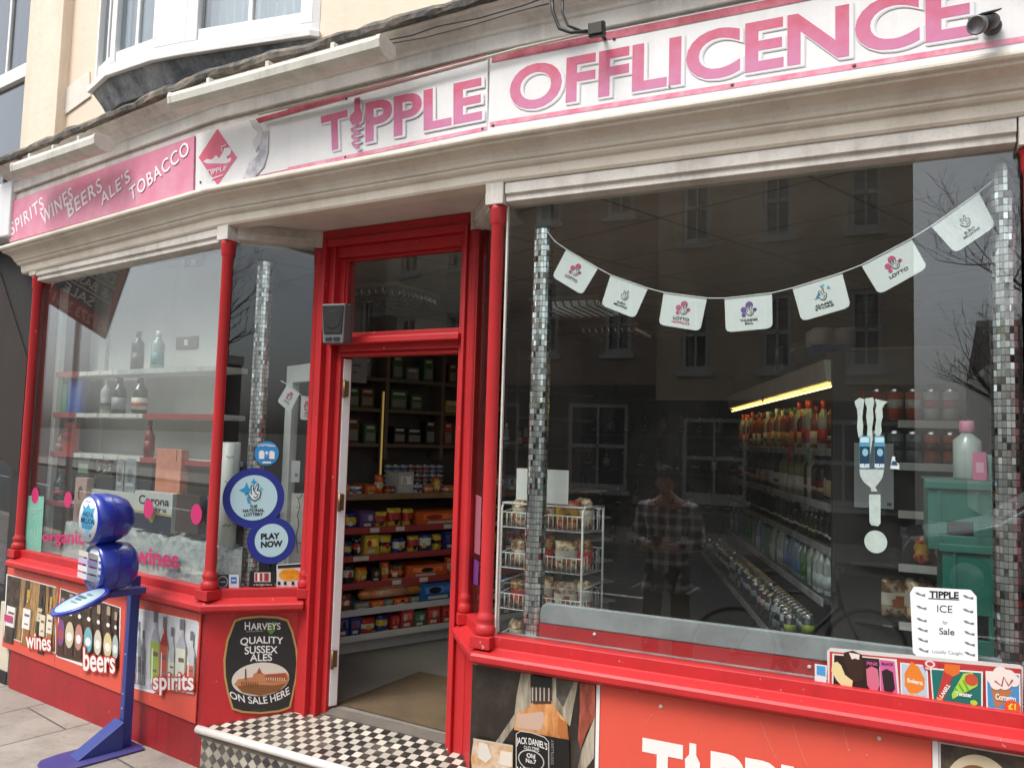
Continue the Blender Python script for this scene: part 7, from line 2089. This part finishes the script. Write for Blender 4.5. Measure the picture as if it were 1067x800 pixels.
# bare tree
TREE = thing('bare_tree', 'bare leafless street tree across the road, mirrored in the right window', 'tree', (3.6, -8.6, 0))
BARK = mat('bark', (.07, .055, .045), .9, col2=(.12, .10, .085), scale=12, bump=.6, bscale=40)
rt_ = random.Random(21)
trunk, crown = MB(), MB()
def branch(p, d, L, r, lev):
    pts = [p]; rs = [r]; q = p.copy(); dd = d.copy()
    n = 5
    for k in range(n):
        dd = (dd + Vector((rt_.uniform(-.16, .16), rt_.uniform(-.16, .16), rt_.uniform(-.05, .14)))).normalized()
        q = q + dd * L / n; pts.append(q.copy()); rs.append(max(.003, r * (1 - .55 * (k + 1) / n)))
    (trunk if lev == 0 else crown).tube(pts, rs, BARK, 7 if lev < 2 else 4, cap=False)
    if lev < 4:
        for k in range(2, n + 1):
            for _ in range(2 if lev else 3):
                if lev > 1 and rt_.random() < .25: continue
                s_ = Vector((rt_.uniform(-1, 1), rt_.uniform(-1, 1), rt_.uniform(-.1, .7))).normalized()
                branch(pts[k], (dd * .55 + s_ * .75).normalized(), L * rt_.uniform(.45, .66), rs[k] * .62, lev + 1)
branch(Vector((3.6, -8.6, 0)), Vector((-.05, 0, 1)), 3.6, .16, 0)
trunk.build('trunk', TREE); crown.closed = False; crown.build('crown', TREE)

# ------------------------------------------------------------------ passer-by standing beside the photographer
def skin_obj(name, verts, edges, radii, m, parent, root=0, sub=2, smooth=True):
    off = wloc(parent)
    me = bpy.data.meshes.new(name); me.from_pydata([tuple(Vector(v) - off) for v in verts], edges, []); me.materials.append(m)
    o = bpy.data.objects.new(name, me); COL.objects.link(o); o.parent = parent
    md = o.modifiers.new('skin', 'SKIN'); md.use_smooth_shade = True
    for i, sv in enumerate(me.skin_vertices[0].data):
        r = radii[i]; sv.radius = r if isinstance(r, tuple) else (r, r); sv.use_root = (i == root)
    o.modifiers.new('sub', 'SUBSURF').levels = sub; o.modifiers['sub'].render_levels = sub
    return o
PX, PY, PZ = -1.53, .20, -.12
per = thing('person', 'person in a checked shirt and dark jeans looking down at a phone', 'person', (PX, PY, PZ))
def W(x, y, z): return (PX + x, PY + y, PZ + z)
SKIN = mat('skin', (.48, .28, .20), .5)
JEAN = mat('dark jeans', (.022, .026, .042), .85, col2=(.035, .04, .06), scale=30)
def plaid():
    m = bpy.data.materials.new('checked shirt'); m.use_nodes = True
    n, l = m.node_tree.nodes, m.node_tree.links; b = n['Principled BSDF']; b.inputs['Roughness'].default_value = .9
    tc = n.new('ShaderNodeTexCoord'); sp = n.new('ShaderNodeSeparateXYZ'); l.new(tc.outputs['Object'], sp.inputs[0])
    fac = None
    for ax_ in ('X', 'Z'):
        a = n.new('ShaderNodeMath'); a.operation = 'MULTIPLY'; a.inputs[1].default_value = 70; l.new(sp.outputs[ax_], a.inputs[0])
        s_ = n.new('ShaderNodeMath'); s_.operation = 'SINE'; l.new(a.outputs[0], s_.inputs[0])
        g = n.new('ShaderNodeMath'); g.operation = 'GREATER_THAN'; g.inputs[1].default_value = .35; l.new(s_.outputs[0], g.inputs[0])
        if fac is None: fac = g.outputs[0]
        else:
            ad = n.new('ShaderNodeMath'); ad.operation = 'ADD'; l.new(fac, ad.inputs[0]); l.new(g.outputs[0], ad.inputs[1])
            h = n.new('ShaderNodeMath'); h.operation = 'MULTIPLY'; h.inputs[1].default_value = .5; l.new(ad.outputs[0], h.inputs[0]); fac = h.outputs[0]
    mx = n.new('ShaderNodeMix'); mx.data_type = 'RGBA'; mx.inputs['A'].default_value = (.03, .033, .045, 1); mx.inputs['B'].default_value = (.70, .68, .66, 1)
    l.new(fac, mx.inputs['Factor']); l.new(mx.outputs['Result'], b.inputs['Base Color'])
    return m
hx = Vector(W(.0, .30, 1.165))          # where the hands meet the phone
# one continuous body: legs, trunk, arms, neck
bv = [W(0, 0, .95), W(0, .0, 1.12), W(0, -.01, 1.30), W(0, .0, 1.44), W(0, .03, 1.52), W(0, .06, 1.57),
      W(.10, 0, .90), W(.115, .02, .50), W(.12, -.01, .10), W(.125, .12, .05),
      W(-.10, 0, .90), W(-.125, .01, .50), W(-.13, -.02, .10), W(-.14, .11, .05),
      W(.19, -.01, 1.41), W(.25, -.02, 1.14), W(.07, .25, 1.15), W(-.19, -.01, 1.41), W(-.25, -.02, 1.14), W(-.07, .25, 1.15)]
be = [(0, 1), (1, 2), (2, 3), (3, 4), (4, 5), (0, 6), (6, 7), (7, 8), (8, 9), (0, 10), (10, 11), (11, 12), (12, 13), (3, 14), (14, 15), (15, 16), (3, 17), (17, 18), (18, 19)]
br_ = [(.15, .10), (.14, .095), (.165, .11), (.13, .085), .055, .055, .085, .058, .042, .035, .085, .058, .042, .035, .055, .045, .030, .055, .045, .030]
skin_obj('body', bv, be, br_, SKIN, per)
sh_v = [bv[0], bv[1], bv[2], bv[3], bv[14], bv[15], W(.105, .20, 1.148), bv[17], bv[18], W(-.105, .20, 1.148), W(0, 0, .80), W(0, .025, 1.495)]
skin_obj('shirt', sh_v, [(10, 0), (0, 1), (1, 2), (2, 3), (3, 4), (4, 5), (5, 6), (3, 7), (7, 8), (8, 9), (3, 11)], [(.182, .132), (.168, .122), (.190, .135), (.148, .105), .075, .062, .046, .075, .062, .046, (.245, .185), (.075, .068)], plaid(), per)
tr_v = [W(0, 0, .93), bv[6], bv[7], W(.12, -.01, .045), bv[10], bv[11], W(-.13, -.02, .045)]
skin_obj('trousers', tr_v, [(0, 1), (1, 2), (2, 3), (0, 4), (4, 5), (5, 6)], [(.135, .095), .088, .075, .066, .088, .075, .066], JEAN, per)
for s_ in (1, -1):
    fx = .125 * s_
    skin_obj('shoe', [W(fx, -.07, .045), W(fx, .04, .045), W(fx * 1.05, .19, .035)], [(0, 1), (1, 2)], [(.040, .044), (.045, .044), (.036, .032)], mat('black shoes', (.02, .02, .022), .5), per)
# head, bowed to the phone
hc = Vector(W(0, .075, 1.632)); fwd = Vector((0, .88, -.47)); upv = Vector((0, .47, .88)); rg = Vector((1, 0, 0))
bm = bmesh.new(); bmesh.ops.create_icosphere(bm, subdivisions=4, radius=1)
for v in bm.verts:
    x, y, z = v.co
    jaw = 1 - .28 * max(0, -z) * (1 if y < .6 else .7)
    X, Y, Z = x * .075 * jaw, y * .098 * (1 - .10 * max(0, -z)), z * .118
    if y > .5:
        g = math.exp(-(x * x) / .02)
        Y += .022 * g * math.exp(-((z + .10) ** 2) / .02) + .008 * g * math.exp(-((z + .45) ** 2) / .006) + .010 * g * math.exp(-((z + .75) ** 2) / .02)
        for ex in (-.38, .38): Y -= .010 * math.exp(-((x - ex) ** 2) / .02 - ((z - .08) ** 2) / .012)
        Y += .006 * math.exp(-((z - .25) ** 2) / .01)
    v.co = hc + rg * X + fwd * Y + upv * Z - Vector((PX, PY, PZ))
me = bpy.data.meshes.new('head'); bm.to_mesh(me); bm.free(); me.materials.append(SKIN)
for p_ in me.polygons: p_.use_smooth = True
o = bpy.data.objects.new('head', me); COL.objects.link(o); o.parent = per
for s_ in (1, -1):
    b = MB(); b.lathe(hc + rg * (.076 * s_) - upv * .012, [(.004, -.004), (.028, .0), (.026, .008), (.012, .01)], SKIN, 14, axis=rg * s_ - fwd * .4); b.build('ear', per)
    b = MB(); b.lathe(hc + rg * (.030 * s_) + fwd * .084 + upv * .010, [(.002, -.004), (.010, .0), (.007, .004), (.001, .005)], mat('dark eyes', (.03, .02, .015), .3), 12, axis=fwd); b.build('eye', per)
b = MB(); b.obox(hc + fwd * .0905 - upv * .056, rg * .022, upv * .004, fwd * .003, mat('lips', (.35, .13, .11), .5)); b.build('mouth', per, .002)
bm = bmesh.new(); bmesh.ops.create_icosphere(bm, subdivisions=4, radius=1)
rr = random.Random(2)
for v in list(bm.verts):
    if v.co.z < -.35 + .9 * max(0, v.co.y) * .9 or (v.co.y > .55 and v.co.z < .55): bm.verts.remove(v)
for v in bm.verts:
    x, y, z = v.co; k = 1.07 + rr.uniform(0, .05)
    v.co = hc + rg * (x * .078 * k) + fwd * (y * .100 * k) + upv * (z * .121 * k) - Vector((PX, PY, PZ))
me = bpy.data.meshes.new('hair'); bm.to_mesh(me); bm.free(); me.materials.append(mat('dark hair', (.02, .014, .010), .6))
o = bpy.data.objects.new('hair', me); COL.objects.link(o); o.parent = per
# hands round the phone
for s_ in (1, -1):
    wr = Vector(W(.075 * s_, .245, 1.150)); pm = Vector(W(.058 * s_, .285, 1.160))
    vs = [wr, (wr + pm) / 2, pm]; es = [(0, 1), (1, 2)]; rs = [(.022, .020), (.030, .018), (.032, .016)]
    for k in range(4):
        L_ = (.040, .045, .043, .034)[k]
        b0 = pm + Vector((-.004 * s_, .012, .026 - .018 * k)); q1 = b0 + Vector((-.018 * s_, L_ * .7, .0)); q2 = q1 + Vector((-.026 * s_, -.004, .0)); 
        n0 = len(vs); vs += [b0, q1, q2]; es += [(2, n0), (n0, n0 + 1), (n0 + 1, n0 + 2)]; rs += [.0095, .0088, .0075]
    n0 = len(vs); vs += [wr + Vector((-.012 * s_, .012, .028)), wr + Vector((-.030 * s_, .024, .050)), wr + Vector((-.040 * s_, .040, .062))]; es += [(1, n0), (n0, n0 + 1), (n0 + 1, n0 + 2)]; rs += [.012, .010, .008]
    skin_obj('hand', vs, es, rs, SKIN, per, sub=2)
t = tag(MB().obox(hx + Vector((0, .0, .015)), (.036, 0, 0), (0, .050, .058), (0, -.0032, .0028), BLK).build('mobile_phone', None, .004), 'black mobile phone held in both hands by the person in the checked shirt', 'phone')

# ------------------------------------------------------------------ bicycle standing at the kerb
bx, by, bz = -1.05, .05, -.12
bk_ = thing('bicycle', 'dark bicycle standing at the kerb beside the person in the checked shirt', 'bicycle', (bx, by, bz))
FRM = mat('bicycle frame paint', (.03, .03, .035), .35); RUB = mat('tyre rubber', (.015, .015, .015), .8); STL = mat('spoke steel', (.45, .45, .45), .3, 1.0)
bd = Vector((.88, -.47, 0)); bs = Vector((.47, .88, 0))
def Bp(x, z, s_=0): return Vector((bx, by, bz)) + bd * x + bs * s_ + Vector((0, 0, z))
for x in (0, 1.05):
    ring = lambda r: [Bp(x + r * math.cos(k * math.pi / 18), .34 + r * math.sin(k * math.pi / 18)) for k in range(37)]
    b = MB(); b.tube(ring(.315), .008, STL, 6); wh = b.build('wheel', bk_)
    b = MB(); b.tube(ring(.335), .017, RUB, 8); b.build('tyre', wh)
    for k in range(14):
        pass
    b = MB(); b.closed = False
    for k in range(14):
        a = 2 * math.pi * k / 14; b.tube([Bp(x + .022 * math.cos(a + .5), .34 + .022 * math.sin(a + .5)), Bp(x + .31 * math.cos(a), .34 + .31 * math.sin(a))], .0014, STL, 3)
    b.lathe(Bp(x, .34) - bs * .03, [(.022, 0), (.022, .06)], STL, 10, axis=bs); b.build('spokes', wh)
b = MB()
for p0, p1, r in ((Bp(.42, .30), Bp(.30, .82), .016), (Bp(.30, .80), Bp(.85, .80), .015), (Bp(.42, .30), Bp(.87, .72), .017), (Bp(.86, .68), Bp(.83, .88), .018), (Bp(.42, .30), Bp(0, .34), .010), (Bp(.31, .74), Bp(0, .34), .009), (Bp(.865, .70), Bp(1.05, .34), .012)): b.tube([p0, p1], r, FRM, 8)
b.build('frame', bk_)
b = MB(); b.tube([Bp(.30, .82), Bp(.285, .93)], .012, STL, 8); b.build('seat_post', bk_)
b = MB(); b.prism([Bp(.16, .935, -.07), Bp(.16, .935, .07), Bp(.26, .935, .05), Bp(.42, .93, .015), Bp(.42, .93, -.015), Bp(.26, .935, -.05)], (0, 0, .035), BLK); b.build('saddle', bk_, .012)
b = MB(); b.tube([Bp(.83, .88), Bp(.82, .98)], .012, STL, 8); b.tube([Bp(.74, .99, -.28), Bp(.82, 1.0, -.12), Bp(.84, .985, 0), Bp(.82, 1.0, .12), Bp(.74, .99, .28)], .012, BLK, 8); b.build('handlebar', bk_)
b = MB(); b.lathe(Bp(.42, .30) + bs * .04, [(.09, 0), (.09, .006)], BLK, 20, axis=bs); b.tube([Bp(.42, .30, .06), Bp(.50, .15, .06)], .009, STL, 6); b.tube([Bp(.42, .30, -.05), Bp(.34, .45, -.05)], .009, STL, 6); b.obox(Bp(.50, .15, .11), bd * .045, bs * .04, (0, 0, .01), BLK); b.obox(Bp(.34, .45, -.10), bd * .045, bs * .04, (0, 0, .01), BLK); b.build('crankset', bk_)
b = MB(); b.tube([Bp(.40, .28, .03), Bp(.28, .012, .17)], .008, STL, 6); b.build('kickstand', bk_)

# ------------------------------------------------------------------ parked car across the road
cx0, cy0, cz0 = .2, -6.35, -.12
car = thing('parked_car', 'silver hatchback parked across the road, faintly mirrored in the right window', 'car', (cx0 + 2, cy0, cz0))
SIL = mat('silver car paint', (.50, .51, .53), .25, .6, coat=.6)
prof = [(0, .32), (.03, .62), (.12, .78), (.75, .90), (1.15, 1.02), (1.75, 1.44), (2.3, 1.50), (3.2, 1.46), (3.75, 1.15), (3.98, .95), (4.02, .60), (3.98, .30), (3.55, .22), (.5, .22)]
def Cp(x, z, y): return Vector((cx0 + x, cy0 + y, cz0 + z))
b = MB(); vs = []; ys = (-.80, -.86, -.86, -.80)
m_ = len(prof)
for yy, k in ((-.84, .0), (.84, .0)): vs += [Cp(x, z, yy - (math.copysign(.16, yy) * max(0, (z - .95)) / .55)) for x, z in prof]
b.add(vs, [tuple(range(m_))[::-1], tuple(range(m_, 2 * m_))] + [(k, (k + 1) % m_, m_ + (k + 1) % m_, m_ + k) for k in range(m_)], SIL); b.build('body', car, .05, 3)
CG = mat('car window glass', (.02, .022, .025), .05, spec=.8)
for yy in (.845, -.845):
    s_ = 1 if yy > 0 else -1
    for x0_, x1_, x2_, x3_ in ((1.28, 1.78, 2.38, 2.38), (2.46, 2.46, 3.12, 3.52)):
        b = MB(); f = lambda x, z: Cp(x, z, yy - s_ * (.16 * max(0, z - .95) / .55) + s_ * .004)
        b.prism([f(x0_, 1.04), f(x3_, 1.04), f(x2_, 1.40), f(x1_, 1.40)], (0, s_ * .006, 0), CG); b.build('window', car)
    for x in (.78, 3.22):
        b = MB(); b.lathe(Cp(x, .31, yy - s_ * .17), [(.31, 0), (.315, .03), (.315, .17), (.29, .2)], RUB, 24, axis=(0, s_, 0)); whl = b.build('wheel', car)
        b = MB(); b.lathe(Cp(x, .31, yy + s_ * .031), [(.20, 0), (.19, .012), (.05, .02)], STL, 20, axis=(0, s_, 0)); b.build('rim', whl)
    b = MB(); b.obox(Cp(.09, .70, yy * .78), (.05, 0, 0), (0, .16, 0), (0, 0, .07), mat('lamp glass', (.7, .7, .7), .1)); b.build('headlight', car, .01)
    b = MB(); b.obox(Cp(3.99, .82, yy * .82), (.04, 0, 0), (0, .12, 0), (0, 0, .10), mat('tail lamp', (.4, .02, .02), .15)); b.build('tail_light', car, .01)
    b = MB(); b.obox(Cp(1.38, 1.06, yy + s_ * .07), (.05, 0, 0), (0, .08, 0), (0, 0, .06), SIL); b.build('wing_mirror', car, .015)
b = MB(); b.prism([Cp(1.20, 1.06, -.66), Cp(1.20, 1.06, .66), Cp(1.72, 1.435, .60), Cp(1.72, 1.435, -.60)], (-.012, 0, .015), CG); b.build('windscreen', car)

# ------------------------------------------------------------------ estate agent's board on a post, mirrored in the left window
D_ = 1.6
def mirror_pt(x, y):
    a, z = FL.px(x, y, -D_); return FL.P(a, z, D_)
bl, br2, tr2 = mirror_pt(43, 314), mirror_pt(102, 352), mirror_pt(131, 268)
tl2 = bl + (tr2 - br2)
eb = thing('estate_board', 'black and red estate agent board tilted on a post at the left kerb', 'sign board', (bl.x, bl.y, 0))
nn = (br2 - bl).cross(tl2 - bl).normalized(); nn = nn if nn.dot(FL.n) < 0 else -nn
b = MB(); b.prism([bl, br2, tr2, tl2], -nn * .02, mat('board black', (.02, .022, .022), .4)); b.build('board', eb)
class BFr:
    n = nn
    def P(s, a, z, off=0.0): return (bl * (1 - a) + br2 * a) + (tl2 - bl) * z + nn * off
REDK = ink('#b3262c')
for flip in (0,):
    p = Print(BFr(), .001, .0006)
    p.rect(0, 0, 1, .22, REDK); p.rect(0, 0, .05, 1, REDK); p.rect(.93, 0, 1, 1, REDK)
    for z in (.40, .58, .78): p.rect(.05, z, .93, z + .012, WHT)
    mir = lambda a0, a1, z0, z1: [(a1, z0), (a0, z0), (a0, z1), (a1, z1)]
    p.text('01273 3261', mir(.08, .95, .05, .18), ink('#e8b9b4'), bold=.02)
    p.text('& BASLEY', mir(.10, .85, .44, .55), WHT); p.text('DAVIDSON', mir(.10, .88, .62, .74), WHT); p.text('SALE', mir(.2, .7, .25, .37), WHT)
    p.build('lettering', eb)
b = MB(); c = (bl + br2) / 2 - nn * .05
b.tube([Vector((c.x, c.y, 0)), Vector((c.x, c.y, c.z + 1.0))], .035, WHT, 10); b.build('post', eb)
